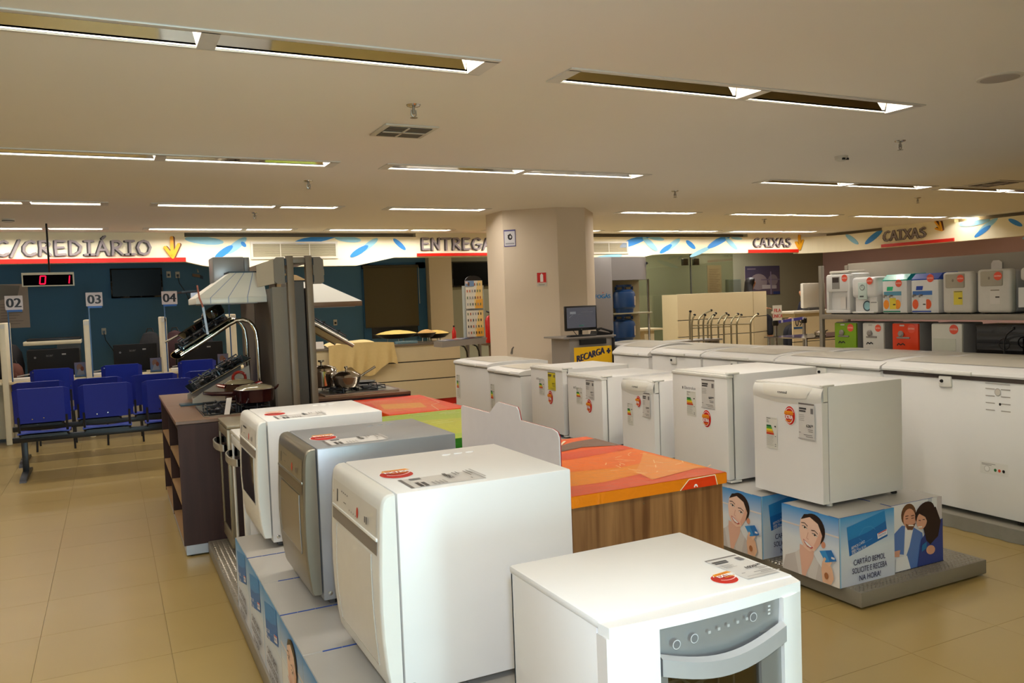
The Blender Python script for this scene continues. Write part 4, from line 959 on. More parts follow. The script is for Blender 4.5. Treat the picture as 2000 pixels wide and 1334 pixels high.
# ================================================================== small fridges facing left
logo_c = (60, 58, 60)
def fridge(x0, x1, y0, y1, zb, zt, style, label, price, cents, yellow=False, lab=(.0, .0)):
    t = thing('mini_fridge', label, 'fridge', ((x0 + x1) / 2, (y0 + y1) / 2, zb), 'small fridges on the platform')
    w, h = y1 - y0, zt - zb; xd = x0 + .052
    b = MB(white); b.box(xd + .008, x1, y0, y1, zb + .018, zt, b=.006); b.build('body', t)
    g = MB(M('door_gasket', (120, 118, 114), 0.7)); g.box(xd, xd + .010, y0 + .006, y1 - .006, zb + .03, zt - .01); g.build('gasket', t)
    for x in (xd + .03, x1 - .04):
        for y in (y0 + .03, y1 - .03): f = MB(white_pl if x < xd + .1 else black); f.lathe([(.016, zb), (.018, zb + .006), (.012, zb + .02)], (x, y, 0), 10); f.build('foot', t)
    d = MB(white)
    if style == 'curved':
        # slab with bowed front; the upper part is a lighter curved grip
        n = 14
        def fx(u): return x0 + .010 - .010 * math.sin(math.pi * u)
        z1 = zt - .002
        d.prism([(fx(k / n), y0 + .001 + (w - .002) * k / n, zb + .02) for k in range(n + 1)] + [(xd, y1 - .001, zb + .02), (xd, y0 + .001, zb + .02)], (0, 0, h - .10)); d.build('door', t, sharp=30)
        m = MB(white_pl)
        for lv in range(4):
            pass
        def top(u, v):
            y = y0 + .001 + (w - .002) * u; bow = .035 * math.sin(math.pi * u); z = zt - .085 - .022 * math.sin(math.pi * u) * (1 - v) + .083 * v
            return (fx(u) - .010 * math.sin(math.pi * min(1, v * 1.02)) * (.4 + .6 * math.sin(math.pi * u)) + .022 * v ** 4, y, z)
        m.grid(top, 14, 8)
        m.prism([(fx(k / n) + .022, y0 + .001 + (w - .002) * k / n, zt - .004) for k in range(n + 1)] + [(xd + .012, y1 - .001, zt - .004), (xd + .012, y0 + .001, zt - .004)], (0, 0, .004))
        m.box(xd - .03, xd, y0 + .001, y1 - .001, zt - .084, zt - .004); m.build('door_grip', t, sharp=40)
        l = MB(M('grip_inlay', (228, 224, 212), 0.35))
        l.grid(lambda u, v: tuple(Vector(top(.13 + .72 * u + (.06 * (1 - v)) * (1 - 2 * u), .30 + .60 * v)) - Vector((.0025, 0, 0))), 12, 5); l.build('grip_inlay', t, sharp=40)
        hg = MB(white_pl); hg.box(x0 + .014, xd + .05, y0 - .001, y0 + .02, zt - .001, zt + .008, b=.003); hg.build('hinge_cap', t)
        s = Sheet((top(.5, .55)[0] - .0032, y1 - w * .42, zt - .052), -YP, ZP); s.text(0, 0, .016, 'consul', logo_c, 'l', 1.25, bold=.0005); s.build('logo', t)
        lx = x0 - .0008
    else:
        d.box(x0 + .006, xd, y0 + .001, y1 - .001, zb + .022, zt - .022, b=.008); d.build('door', t)
        m = MB(white_pl); m.box(x0, xd + .004, y0, y1 - .0, zt - .024, zt - .004, b=.006); m.box(x0 + .012, xd + .03, y0 + .02, y1 - .02, zt - .006, zt + .004, b=.003); m.build('door_grip', t)
        hg = MB(white_pl); hg.box(x0 + .016, xd + .05, y0 - .003, y0 + .03, zt - .002, zt + .010, b=.003); hg.box(x0 + .02, xd + .05, y0 - .003, y0 + .04, zb + .006, zb + .018, b=.002); hg.build('hinge', t)
        s = Sheet((x0 + .0055, y1 - w * .24, zt - .115), -YP, ZP); s.text(0, 0, .020, 'Electrolux', (110, 108, 108), 'l', 1.0); s.rect(-.022, 0, -.012, .016, (110, 108, 108)); s.build('logo', t)
        lx = x0 + .005
    if style == 'curved':
        def bow(y): u = (y - y0) / w; return x0 + .010 - .010 * math.sin(math.pi * u) - .0012
        energy_label(t, (bow(y1 - w * .24) - .003, y1 - w * .22, zt - h * .58), -YP, ZP, w * .165, h * .275)
        price_label(t, (bow(y0 + w * .18) - .004, y0 + w * .30, zt - h * .445), -YP, ZP, w * .215, h * .30, price, cents, yellow)
        sticker(t, (bow(y0 + w * .42) - .0025, y0 + w * .42, zt - h * .265), -YP, ZP, w * .075, w * .10)
    else:
        energy_label(t, (lx, y1 - w * .28, zt - h * .43), -YP, ZP, w * .17, h * .24)
        price_label(t, (lx, y0 + w * .44, zt - h * .33), -YP, ZP, w * .23, h * .27, price, cents, yellow)
        sticker(t, (lx, y0 + w * .36, zt - h * .43), -YP, ZP, w * .075, w * .10) if not yellow else sticker(t, (lx, y0 + w * .38, zt - h * .44), -YP, ZP, w * .075, w * .10)
    return t
fridge(3.285, 3.90, 3.10, 3.605, BH, 1.085, 'curved', 'small white fridge with a curved grip, nearest of the row', '636', '90')
fridge(3.265, 4.00, 3.80, 4.33, BH, 1.105, 'flat', 'taller white fridge with a flat door, second from the near end', '669', '90')
fridge(3.285, 3.86, 4.57, 4.96, BH, 1.005, 'curved', 'white fridge with curved grip, third from the near end', '599', '90')
fridge(3.285, 3.95, 5.22, 5.74, BH, .99, 'flat', 'white fridge with grey price tag right behind the third fridge', '649', '90')
fridge(3.295, 3.95, 5.83, 6.40, BH, 1.015, 'flat', 'white fridge with a yellow price tag, farthest of the small fridges', '699', '90', True)

# ================================================================== chest freezers
def chest(x0, x1, y0, y1, zt, label, facing='x', arch=.025, gasket=False, tags=True, zb=.0, lids=1, marks=False, group='chest freezers', lock=True):
    """facing 'x': front on the low x side; 'y': front on the low y side"""
    t = thing('chest_freezer', label, 'freezer', ((x0 + x1) / 2, (y0 + y1) / 2, zb), group)
    b = MB(white); zl = zt - .075
    b.box(x0 + .012, x1, y0 + .004, y1 - .004, zb + .03, zl - .006, b=.008); b.build('body', t)
    for x in (x0 + .07, x1 - .06):
        for y in (y0 + .07, y1 - .07): f = MB(black); f.lathe([(.025, zb), (.025, zb + .032)], (x, y, 0), 10); f.build('caster', t)
    g = MB(M('lid_gasket', (70, 60, 54), 0.7) if gasket else M('lid_gasket_light', (150, 146, 138), 0.7)); g.box(x0 + .006, x1 - .004, y0 + .006, y1 - .006, zl - (.028 if gasket else .012), zl + .003); g.build('lid_gasket', t)
    L = (y1 - y0) / lids
    for k in range(lids):
        ya, yb = y0 + L * k + (.002 if k else 0), y0 + L * (k + 1)
        m = MB(white); n = 12; pts = [(x0 + .002, zl), (x0 - .002, zl + .012), (x0 + .004, zl + .030)]
        for i in range(1, n):
            u = i / n; pts.append((x0 + .004 + (x1 - x0 - .008) * u, zl + .036 + (arch + .015) * math.sin(math.pi * u) ** .6))
        pts += [(x1, zl + .030), (x1, zl)]
        m.prism([(x, ya, z) for x, z in pts], (0, yb - ya, 0)); lid = m.build('lid', t, sharp=25)
        h = MB(white_pl); yc = (ya + yb) / 2; h.box(x0 - .016, x0 + .006, yc - .17, yc + .17, zl + .0, zl + .026, b=.006); h.build('lid_handle', lid)
        p = MB(M('lid_panel', (206, 200, 186), 0.35)); q = [(x0 + .10 + (x1 - x0 - .2) * i / 6, zl + .0385 + (arch + .015) * math.sin(math.pi * (.10 / (x1 - x0) + (1 - .2 / (x1 - x0)) * i / 6)) ** .6) for i in range(7)]
        p.grid(lambda u, v: (q[min(6, round(u * 6))][0], ya + .07 + (yb - ya - .14) * v, q[min(6, round(u * 6))][1]), 6, 1); p.build('lid_inlay', lid, sharp=0)
        if lock:
            lk = MB(white_pl); yk = yc + .02; lk.box(x0 - .004, x0 + .014, yk - .045, yk + .045, zl - .085, zl - .012, b=.006); lk.build('lock_plate', t)
            lk = MB(black); lk.lathe([(.012, 0), (.010, -.008)], (x0 - .004, yk + .02, zl - .045), 10, ax='x'); lk.build('lock', t)
        if tags: energy_label(t, (x0 + .011, yb - .05, zl - .38), -YP, ZP, .085, .26)
    if marks:
        s = Sheet((x0 + .011, y0 + .26, zl - .24), -YP, ZP)
        for k in range(4):
            for a, c in ((0, .06), (.10, .16)): s.rect(a, .03 + .045 * k, c, .036 + .045 * k, (168, 160, 150))
        s.ell(.08, .15, .02, .024, (160, 154, 146)); s.ell(.08, .15, .017, .021, (208, 200, 188)); s.ell(.095, .075, .007, .009, (30, 28, 28)); s.rect(.0, .2, .16, .204, (150, 142, 132)); s.build('printed_guide', t)
        s = Sheet((x0 + .011, y0 + .30, zb + .30), -YP, ZP); s.rect(0, 0, .18, .075, (226, 224, 216)); s.rect(.01, .052, .075, .056, (150, 146, 140)); s.rect(.01, .060, .10, .064, (150, 146, 140)); s.ell(.045, .03, .019, .02, (190, 186, 178)); s.ell(.045, .03, .015, .016, (236, 234, 228))
        for k, c in enumerate(((40, 110, 60), (214, 80, 50), (24, 22, 22))): s.ell(.10 + .027 * k, .028, .009, .010, c)
        s.build('control_panel', t)
    return t
platform(4.90, 5.72, 3.06, 8.0, .085, 'low grey plinth with a cover under the chest freezers at the right', [(4.91, 5.70, 3.07, 3.10)])
cov = MB(M('plinth_cover', (128, 124, 112), 0.6, var=.1, bump=.3)); t = thing('plinth_cover', 'wrinkled grey cover hanging along the freezer plinth', 'cover', (4.88, 4.0, 0))
cov.grid(lambda u, v: (4.888 - .008 * (1 + math.sin(u * 95)) * (1 - v), 2.95 + 2.2 * u, .002 + .082 * v), 60, 2); cov.build('sheet', t)
chest(4.95, 5.66, 3.07, 4.10, 1.075, 'large white chest freezer with dark lid seal at the right edge, lock and control dial', gasket=True, zb=.085, marks=True)
chest(4.95, 5.66, 4.12, 5.15, 1.07, 'white chest freezer left of the one with the dark lid seal', zb=.085, arch=.02, tags=False)
chest(4.95, 5.66, 5.17, 6.10, 1.07, 'white chest freezer, third from the right in the front row', zb=.085, arch=.02, tags=False)
chest(4.95, 5.66, 6.12, 6.90, 1.07, 'white chest freezer with the bright lid corner, fourth from the right in the front row', zb=.085, arch=.02, tags=False)
chest(5.02, 5.75, 7.05, 7.72, 1.03, 'cream chest freezer with arched lid beside the yellow sign', zb=.085, arch=.07, tags=False, lock=False)
# the second row, back to back with the first
for k, (y0, y1, zt) in enumerate(((3.1, 4.3, 1.03), (4.34, 5.4, 1.02), (5.44, 6.5, 1.03), (6.54, 7.9, 1.02), (7.95, 9.0, 1.02))):
    chest(5.785, 6.46, y0, y1, zt, 'white chest freezer in the second row, %s from the right' % ('first', 'second', 'third', 'fourth', 'fifth')[k], arch=.02, tags=False, lock=False, lids=1)
t = chest(6.55, 7.20, 5.30, 6.25, .985, 'white freezer with four small buttons on its front below the green and white purifiers', arch=.0, tags=False, lock=False)
s = Sheet((6.549, 6.0, .88), -YP, ZP)
for k in range(4): s.rect(.06 + .09 * k, .02, .072 + .09 * k, .036, (40, 38, 40))
s.line([(.07, .02), (.34, .02)], .003, (90, 88, 90)); s.build('buttons', t)
chest(6.55, 7.20, 4.2, 5.27, .985, 'white freezer with a smooth lid under the dark appliance at the right', arch=.0, tags=False, lock=False)
chest(3.30, 3.95, 6.62, 7.33, .985, 'white chest freezer with grey lid band, nearer of the two behind the fridges', zb=.09, arch=.0, tags=True, lock=False)
chest(3.36, 4.05, 7.45, 8.35, 1.005, 'white chest freezer with grey lid band, farther of the two behind the fridges', arch=.0, tags=True, lock=False)
for y0, y1, x in ((6.80, 7.15, 3.296), (7.68, 8.08, 3.356)):
    pass
gb = MB(M('brown_clip', (70, 60, 46), 0.6)); gb.tube([(4.0, 8.2, 1.0), (4.02, 8.22, 1.05), (4.04, 8.22, 1.075)], [.014, .01, .006], 8); tag(gb.build('rubber_doorstop', origin=(4.0, 8.2, 1.0)), 'small brown peg standing on the farthest chest freezer lid', 'peg')

# ================================================================== rack with water purifiers
RXX = 7.40
t = thing('shelf_rack', 'long grey metal shelf rack holding water purifiers at the right', 'shelf', (7.6, 5.0, 0))
shelf_m = M('rack_grey', (150, 142, 128), 0.42, 0.25)
for y in (6.98, 4.7, 2.6):
    for x in ((RXX, 7.82) if y != 4.7 else (7.82,)):
        b = MB(shelf_m); b.box(x, x + .045, y - .045, y, 0, 1.86 if y > 6.9 else 1.30, b=.004); b.build('post', t)
for z, th in ((1.30, .055), (.90, .04), (.45, .04)):
    b = MB(shelf_m); b.box(RXX - .005, 7.86, 2.55, 6.94, z - th, z, b=.004); b.build('shelf_board', t)
b = MB(M('rack_back', (168, 160, 146), 0.5)); b.box(7.835, 7.85, 4.72, 6.94, 1.30, 1.88); b.build('back_panel', t)
b = MB(M('rack_back', (168, 160, 146), 0.5)); b.box(7.835, 7.85, 2.6, 4.70, 1.30, 1.90); b.build('back_panel', t)
def disc(s, u, v, r):
    s.ell(u, v, r, r, (240, 92, 64), n=24); s.rect(u - r * .7, v - r * .16, u + r * .7, v + r * .2, (244, 130, 100)); s.text(u, v - r * .18, r * .4, 'EXTRA', (250, 226, 216), 'c', 1.0)
def purifier(y0, y1, z0, h, kind, label):
    """front faces low x; y1 is the left edge as seen"""
    x0 = 7.43; x1 = x0 + .33; w = y1 - y0
    t = thing('water_purifier', label, 'water purifier', ((x0 + x1) / 2, (y0 + y1) / 2, z0), 'water purifiers on the rack')
    pw = M('purifier_white', (228, 226, 222), 0.3, var=.01)
    F = lambda dz: Sheet((x0 - .001, y1, z0 + dz), -YP, ZP)
    for y in (y0 + .04, y1 - .04): f = MB(grey_dark); f.box(x0 + .05, x1 - .05, y - .012, y + .012, z0, z0 + .012); f.build('foot', t)
    zb = z0 + .01
    if kind == 'alcove':
        b = MB(pw); b.box(x0 + .05, x1, y0, y1, zb, z0 + h, b=.02, seg=3); b.box(x0, x0 + .09, y0 + .002, y0 + w * .12, zb + .002, z0 + h * .95, b=.012); b.box(x0, x0 + .09, y1 - w * .12, y1 - .002, zb + .002, z0 + h * .95, b=.012); b.box(x0 - .003, x0 + .088, y0 + .01, y1 - .01, z0 + h * .55, z0 + h * .98, b=.015); b.box(x0 - .004, x0 + .086, y0 - .002, y1 + .002, zb + .001, z0 + h * .10, b=.008); b.build('body', t)
        s = Sheet((x0 - .0045, y1, z0), -YP, ZP); s.rect(w * .28, h * .62, w * .60, h * .92, (150, 146, 140)); s.rect(w * .30, h * .78, w * .56, h * .90, (60, 50, 48)); disc(s, w * .80, h * .88, w * .12); s.build('front_print', t)
        p = MB(M('tag_paper', (226, 220, 212), 0.6)); p.box(x0 + .035, x0 + .037, y0 + w * .26, y0 + w * .48, z0 + h * .12, z0 + h * .42); p.build('price_tag', t)
        v = MB(offwhite); v.box(x0 + .02, x1 - .04, y0 + .03, y1 - .03, z0 + h, z0 + h + .03, b=.012); v.build('top_cover', t)
    elif kind == 'tap':
        b = MB(pw); b.box(x0 + .02, x1, y0 + w * .06, y1 - w * .06, zb, z0 + h * .5, b=.02, seg=3); b.box(x0 - .01, x1, y0, y1, z0 + h * .45, z0 + h, b=.035, seg=3); b.box(x0 - .03, x0 + .1, y0 + .02, y1 - .02, zb, z0 + .03, b=.01); b.build('body', t)
        g = MB(M('purifier_pale_green', (206, 222, 214), 0.25)); g.box(x0 - .016, x0 + .0, y0 + w * .36, y0 + w * .72, z0 + h * .40, z0 + h * .86, b=.006); g.build('front_bezel', t)
        s = Sheet((x0 - .017, y1, z0), -YP, ZP); s.ell(w * .46, h * .72, .032, .032, (70, 72, 74), n=24); s.ell(w * .46, h * .72, .026, .026, (206, 222, 214), n=24); s.line([(w * .46, h * .72), (w * .46, h * .78)], .006, (70, 72, 74)); s.rect(w * .36, h * .46, w * .52, h * .50, (90, 96, 94)); disc(s, w * .76, h * .89, w * .12); s.build('front_print', t)
        s = Sheet((x0 + .019, y1, z0), -YP, ZP); s.ell(w * .56, h * .22, .055, .058, (70, 84, 96), n=24); s.ell(w * .56, h * .22, .042, .044, (160, 206, 212), n=24); s.rect(w * .66, h * .06, w * .98, h * .34, (226, 224, 216)); s.rect(w * .70, h * .30, w * .94, h * .32, (120, 118, 114)); s.build('drip_print', t)
    elif kind in ('teal', 'blue'):
        cm = M('purifier_' + kind, (40, 180, 156) if kind == 'teal' else (36, 74, 176), 0.25, var=.02, coat=.4)
        b = MB(pw); b.box(x0, x1, y0, y1, zb, z0 + h * .84, b=.012, seg=2); b.build('body', t)
        b = MB(cm); n = 8
        b.prism([(x0 + .002, y0 + .002, z0 + h * .82), (x0 + .002, y0 + .002, z0 + h * .85), (x0 + .07, y0 + .002, z0 + h * .98), (x1 - .03, y0 + .002, z0 + h), (x1, y0 + .002, z0 + h * .85), (x1, y0 + .002, z0 + h * .82)], (0, w - .004, 0)); b.build('top_cover', t)
        s = F(0); lc = (44, 190, 130) if kind == 'teal' else (30, 70, 170)
        s.poly([(w * .18, h * .58), (w * .42, h * .58), (w * .45, h * .68), (w * .20, h * .68)], lc); s.rect(w * .06, h * .46, w * .78, h * .56, (96, 156, 180) if kind == 'teal' else (70, 120, 190)); s.rect(w * .06, h * .30, w * .78, h * .46, (214, 214, 210))
        s.ell(w * .16, h * .24, .035, .05, (246, 150, 40) if kind == 'teal' else (240, 100, 50)); s.ell(w * .62, h * .24, .04, .05, (246, 150, 40) if kind == 'teal' else (236, 92, 40))
        s.rect(w * .30, h * .12, w * .56, h * .40, (236, 212, 70) if kind == 'teal' else (230, 226, 222)); s.rect(w * .44, h * .22, w * .54, h * .25, (70, 66, 50)); s.rect(w * .04, h * .05, w * .74, h * .08, (30, 140, 110) if kind == 'teal' else (40, 80, 170)); disc(s, w * .68 if kind == 'teal' else w * .72, h * .76 if kind == 'teal' else h * .86, w * .13); s.build('front_print', t)
        tp = MB(grey_metal)
        for u in (.16, .40): tp.tube([(x0, y1 - w * u, z0 + h * .46), (x0 - .035, y1 - w * u, z0 + h * .46), (x0 - .04, y1 - w * u, z0 + h * .41)], .010, 8)
        tp.build('tap', t)
    elif kind in ('grey', 'grey_yellow'):
        b = MB(M('purifier_cream', (214, 208, 196), 0.32)); b.box(x0, x0 + .10, y0, y1, zb, z0 + h, b=.03, seg=3); b.build('front_shell', t)
        b = MB(M('purifier_greyback', (184, 180, 176), 0.35)); b.box(x0 + .09, x1, y0 + .004, y1 - .004, zb, z0 + h * .98, b=.03, seg=3); b.build('body', t)
        b = MB(M('purifier_taupe', (176, 166, 146), 0.3)); b.box(x0 - .012, x0 + .02, y0 + w * .22, y1 - w * .12, z0 + h * .62, z0 + h * .96, b=.014, seg=2); b.build('spout_cover', t)
        s = F(0); s.rect(w * .40, h * .22, w * .70, h * .55, (228, 208, 70) if kind == 'grey_yellow' else (224, 216, 206)); s.rect(w * .56, h * .36, w * .68, h * .39, (70, 60, 40)); s.rect(w * .42, h * .52, w * .68, h * .54, (120, 110, 80)); s.build('price_tag', t)
        s = Sheet((x0 - .013, y1, z0), -YP, ZP); s.ell(w * .40, h * .80, .010, .014, (130, 120, 104)); disc(s, w * .66, h * .84, w * .12); s.build('front_print', t)
    return t
zS = 1.30
def ys_at(a): return a
purifier(6.56, 6.90, zS, .46, 'alcove', 'tall white purifier with an alcove and dark display, leftmost on the shelf')
purifier(6.20, 6.53, zS, .405, 'tap', 'white purifier with a pale green front and round button')
purifier(5.83, 6.13, zS, .425, 'teal', 'white purifier with a teal green top and yellow price tag')
purifier(5.47, 5.78, zS, .42, 'blue', 'white purifier with a dark blue top')
purifier(5.12, 5.43, zS, .41, 'grey_yellow', 'cream and grey purifier with a yellow price tag')
purifier(4.74, 5.07, zS, .42, 'grey', 'cream and grey purifier with a plain price tag')
t = thing('water_bottle_cooler', 'cream cooler with green translucent tank at the right end of the shelf', 'water purifier', (7.58, 4.5, zS))
b = MB(M('purifier_cream', (214, 208, 196), 0.32)); b.box(7.43, 7.76, 4.34, 4.66, zS + .30, zS + .42, b=.03); b.box(7.6, 7.76, 4.34, 4.66, zS, zS + .32, b=.01); b.build('body', t)
b = MB(M('green_tank', (40, 130, 110), 0.15, coat=.3)); b.lathe([(.12, zS), (.14, zS + .03), (.14, zS + .26), (.10, zS + .31)], (7.56, 4.5, 0), 24); b.build('tank', t)
s = Sheet((7.415, 4.66, zS + .06), -YP, ZP); s.rect(0, 0, .13, .18, (230, 228, 220)); s.rect(.08, .09, .11, .10, (90, 88, 84)); s.build('price_tag', t)
t = thing('paper_tag', 'white paper tag standing behind the two cream purifiers', 'tag', (7.8, 5.1, 1.70))
b = MB(M('tag_paper', (226, 220, 212), 0.6)); b.prism([(7.80, y, z) for y, z in ((5.06, 1.30), (5.06, 1.79), (5.09, 1.81), (5.15, 1.81), (5.17, 1.78), (5.17, 1.30))], (.003, 0, 0)); b.build('card', t, sharp=0)
def cooler(y0, y1, h, col, kind, label):
    x0 = 7.43; z0 = .90; w = y1 - y0
    t = thing('water_purifier', label, 'water purifier', (x0 + .15, (y0 + y1) / 2, z0), 'water purifiers on the lower shelf')
    m = M('cooler_' + kind, col, 0.3, var=.02)
    for y in (y0 + .04, y1 - .04): f = MB(grey_dark); f.box(x0 + .05, x0 + .25, y - .012, y + .012, z0, z0 + .012); f.build('foot', t)
    b = MB(M('cooler_grey', (150, 148, 144), 0.4)); b.box(x0 + .02, x0 + .32, y0, y1, z0 + .01, z0 + h, b=.012); b.build('body', t)
    b = MB(m); b.box(x0, x0 + .03, y0 + .004, y1 - .004, z0 + .01, z0 + h - .008, b=.010); b.build('front_panel', t)
    if kind != 'plain':
        b = MB(grey_metal); b.lathe([(.03, 0), (.034, -.012), (.02, -.022), (.0, -.022)], (x0, y1 - w * .36, z0 + h * .62), 20, ax='x'); b.build('knob', t)
        b = MB(grey_metal); b.box(x0 - .012, x0 + .002, y0 + w * .32, y1 - w * .20, z0 + h * .46, z0 + h * .52, b=.004); b.build('dispenser_bar', t)
    else:
        b = MB(M('cooler_recess', (206, 208, 190), 0.4)); b.box(x0 - .002, x0 + .001, y0 + w * .2, y1 - w * .08, z0 + .04, z0 + h * .5); b.build('recess', t)
    s = Sheet((x0 - .001, y1, z0), -YP, ZP); disc(s, w * .74, h * .80, w * .14)
    if kind != 'plain': s.rect(w * .3, h * .88, w * .48, h * .93, (200, 196, 190)); s.line([(w * .2, h * .22), (w * .26, h * .3), (w * .34, h * .24), (w * .42, h * .3), (w * .5, h * .24)], .012, (24, 22, 22))
    s.build('front_print', t)
cooler(6.48, 6.79, .31, (128, 170, 24), 'green', 'lime green water purifier on the lower shelf')
cooler(6.12, 6.40, .31, (220, 218, 210), 'white', 'white water purifier with grey knob on the lower shelf')
cooler(5.70, 6.02, .31, (232, 66, 20), 'orange', 'orange red water purifier on the lower shelf')
cooler(5.22, 5.56, .31, (222, 220, 206), 'plain', 'white water purifier with a plain recess on the lower shelf')
t = thing('dark_glass_oven', 'dark glass fronted appliance on the lower shelf at the right', 'oven', (7.6, 4.6, .9))
b = MB(black); b.box(7.45, 7.8, 3.9, 5.1, .90, 1.20, b=.006); b.build('body', t); b = MB(dglass); b.box(7.442, 7.45, 3.92, 5.08, .92, 1.18); b.build('glass_front', t)
t = thing('gooseneck_microphone', 'black gooseneck stand with a round base in front of the dark oven', 'microphone', (7.40, 4.66, .985))
t.location = (7.30, 4.72, .9)
b = MB(black); b.lathe([(.05, .9), (.05, .915), (.01, .92)], (7.30, 4.72, 0), 20); b.build('base', t)
b = MB(black); b.tube([(7.30, 4.72, .915), (7.30, 4.72, 1.06), (7.29, 4.69, 1.12), (7.28, 4.62, 1.17)], .007, 8); b.tube([(7.30, 4.72 + .05 * math.cos(a), 1.03 + .05 * math.sin(a)) for a in [2 * math.pi * k / 12 for k in range(13)]], .006, 6); b.build('neck', t)
b = MB(black); b.lathe([(.0, 0), (.014, .008), (.014, .03), (0, .036)], (7.28, 4.62, 1.16), 10); b.build('head', t)
b = thing('gooseneck_table', 'narrow grey ledge under the gooseneck', 'shelf', (7.3, 4.72, 0))
m = MB(shelf_m); m.box(7.22, 7.38, 4.5, 4.95, .87, .90); m.build('ledge', b)
for y in (4.52, 4.93):
    m = MB(shelf_m); m.box(7.29, 7.31, y - .01, y + .01, 0, .87); m.build('leg', b)
# ================================================================== cooktop island
def cubby_cabinet(x0, x1, y0, y1, h, label, face):
    """dark cabinet, open pigeonholes on the face side ('l' low x, 'r' high x)"""
    t = thing('display_cabinet', label, 'cabinet', ((x0 + x1) / 2, (y0 + y1) / 2, 0))
    b = MB(dwood); b.box(x0, x1, y0, y0 + .022, .075, h - .02); b.build('end_panel', t)
    b = MB(dwood); b.box(x0, x1, y1 - .022, y1, .075, h - .02); b.build('end_panel', t)
    ym = (y0 + y1) / 2
    b = MB(twood); b.box(x0 - .012, x1, y0 - .008, ym - .001, h - .022, h, b=.002, seg=1); b.build('worktop', t)
    b = MB(twood); b.box(x0 - .012, x1, ym + .001, y1 + .008, h - .022, h, b=.002, seg=1); b.build('worktop', t)
    xb = x0 + .38 if face == 'l' else x1 - .38
    b = MB(dwood); b.box(xb, xb + .018, y0 + .022, y1 - .022, .075, h - .022); b.build('back_panel', t)
    xa, xc = (x0, xb) if face == 'l' else (xb + .018, x1)
    b = MB(dwood); b.box(xa, xc, ym - .012, ym + .012, .075, h - .022); b.build('partition', t)
    for z in (.085, .33, .58):
        for ya, yb in ((y0 + .022, ym - .012), (ym + .012, y1 - .022)):
            b = MB(lwood); b.box(xa + .003, xc, ya, yb, z, z + .018); b.build('shelf', t)
    b = MB(dwood); b.box(xa + (.01 if face == 'l' else 0), xc - (0 if face == 'l' else .01), y0 + .022, y1 - .022, h - .075, h - .022); b.build('apron', t)
    b = MB(M('silver_kick', (170, 172, 178), 0.35, .4)); b.box(x0 + .012, x1 - .01, y0 + .004, y1 - .004, .012, .076); b.build('kick_plate', t)
    for x in (x0 + .05, x1 - .05):
        for y in (y0 + .04, y1 - .04): f = MB(black); f.lathe([(.014, 0), (.014, .014)], (x, y, 0), 8); f.build('foot', t)
    return t
CH = .895
cubby_cabinet(.355, 1.03, 5.70, 7.66, CH, 'dark brown cabinet with open pigeonholes and a silver kick strip, left of the grey panel', 'l')
cubby_cabinet(1.42, 2.22, 6.50, 7.66, CH - .02, 'dark cabinet right of the grey panel, carrying steel pots', 'r')
# grey gondola panel
t = thing('gondola_panel', 'tall grey metal display panel carrying the extractor hoods', 'panel', (1.2, 6.9, 0))
gm, gmd = M('gondola_grey', (126, 112, 94), 0.45, .2, var=.02), M('gondola_grey_dark', (98, 88, 76), 0.5, .2, var=.02)
b = MB(gm); b.box(1.075, 1.18, 6.15, 6.165, 0, 1.76); b.build('end_panel', t)
b = MB(gmd); b.box(1.06, 1.075, 6.15, 6.90, 0, 1.75); b.build('side_panel', t); b = MB(gmd); b.box(1.06, 1.075, 6.91, 7.68, 0, 1.75); b.build('side_panel', t)
b = MB(gmd); b.box(1.345, 1.36, 6.2, 6.90, 0, 1.75); b.build('side_panel', t); b = MB(gmd); b.box(1.345, 1.36, 6.91, 7.68, 0, 1.75); b.build('side_panel', t)
b = MB(gmd); b.box(1.225, 1.32, 6.22, 6.235, 0, 1.80); b.build('inner_panel', t)
for xa, xb in ((1.178, 1.226), (1.315, 1.362)):
    b = MB(gm); b.box(xa, xb, 6.09, 6.15, 0, 1.985, b=.004); b.build('post', t)
    b = MB(gm); b.box(xa, xb, 7.62, 7.68, 0, 1.985, b=.004); b.build('post', t)
b = MB(gmd); b.box(1.10, 1.34, 6.3, 7.62, .9, 1.74); b.build('core', t)
b = MB(gm); b.box(1.19, 1.36, 6.12, 7.66, 1.93, 1.975, b=.004); b.build('top_rail', t)
hd = MB(M('header_cream', (190, 178, 156), 0.5)); n = 8
hd.prism([(1.10, 6.12, 1.97), (1.155, 6.12, 1.97), (1.155, 6.12, 1.78), (1.11, 6.12, 1.775), (1.07, 6.16, 1.79), (.985, 6.5, 1.77), (.985, 6.5, 1.915)][:0] or [(.985, 6.235, 1.765), (.985, 6.235, 1.92), (1.09, 6.13, 1.965), (1.09, 6.13, 1.785)], (.015, .015, 0)); hd.build('header_side', t)
b = MB(gm); b.prism([(1.09, 6.11, 1.80), (1.09, 6.11, 1.955), (1.11, 6.11, 1.975), (1.165, 6.11, 1.975), (1.165, 6.11, 1.78), (1.11, 6.11, 1.78)], (0, .03, 0)); b.build('header_plate', t)
b = MB(gm); b.prism([(1.372, 6.11, 1.975), (1.425, 6.11, 1.975), (1.45, 6.11, 1.95), (1.45, 6.11, 1.79), (1.43, 6.11, 1.775), (1.372, 6.11, 1.775)], (0, .03, 0)); b.build('header_plate', t)
b = MB(gm); b.prism([(1.09, 6.14, 1.785), (1.09, 6.14, 1.96), (1.09, 7.6, 1.96), (1.09, 7.6, 1.785)], (-.004, 0, 0)); b.build('header_strip', t)
b = MB(black)
for x in (1.166, 1.364):
    for z in (1.915, 1.79): b = MB(black); b.box(x, x + .012, 6.105, 6.14, z, z + .05); b.build('slot', t)
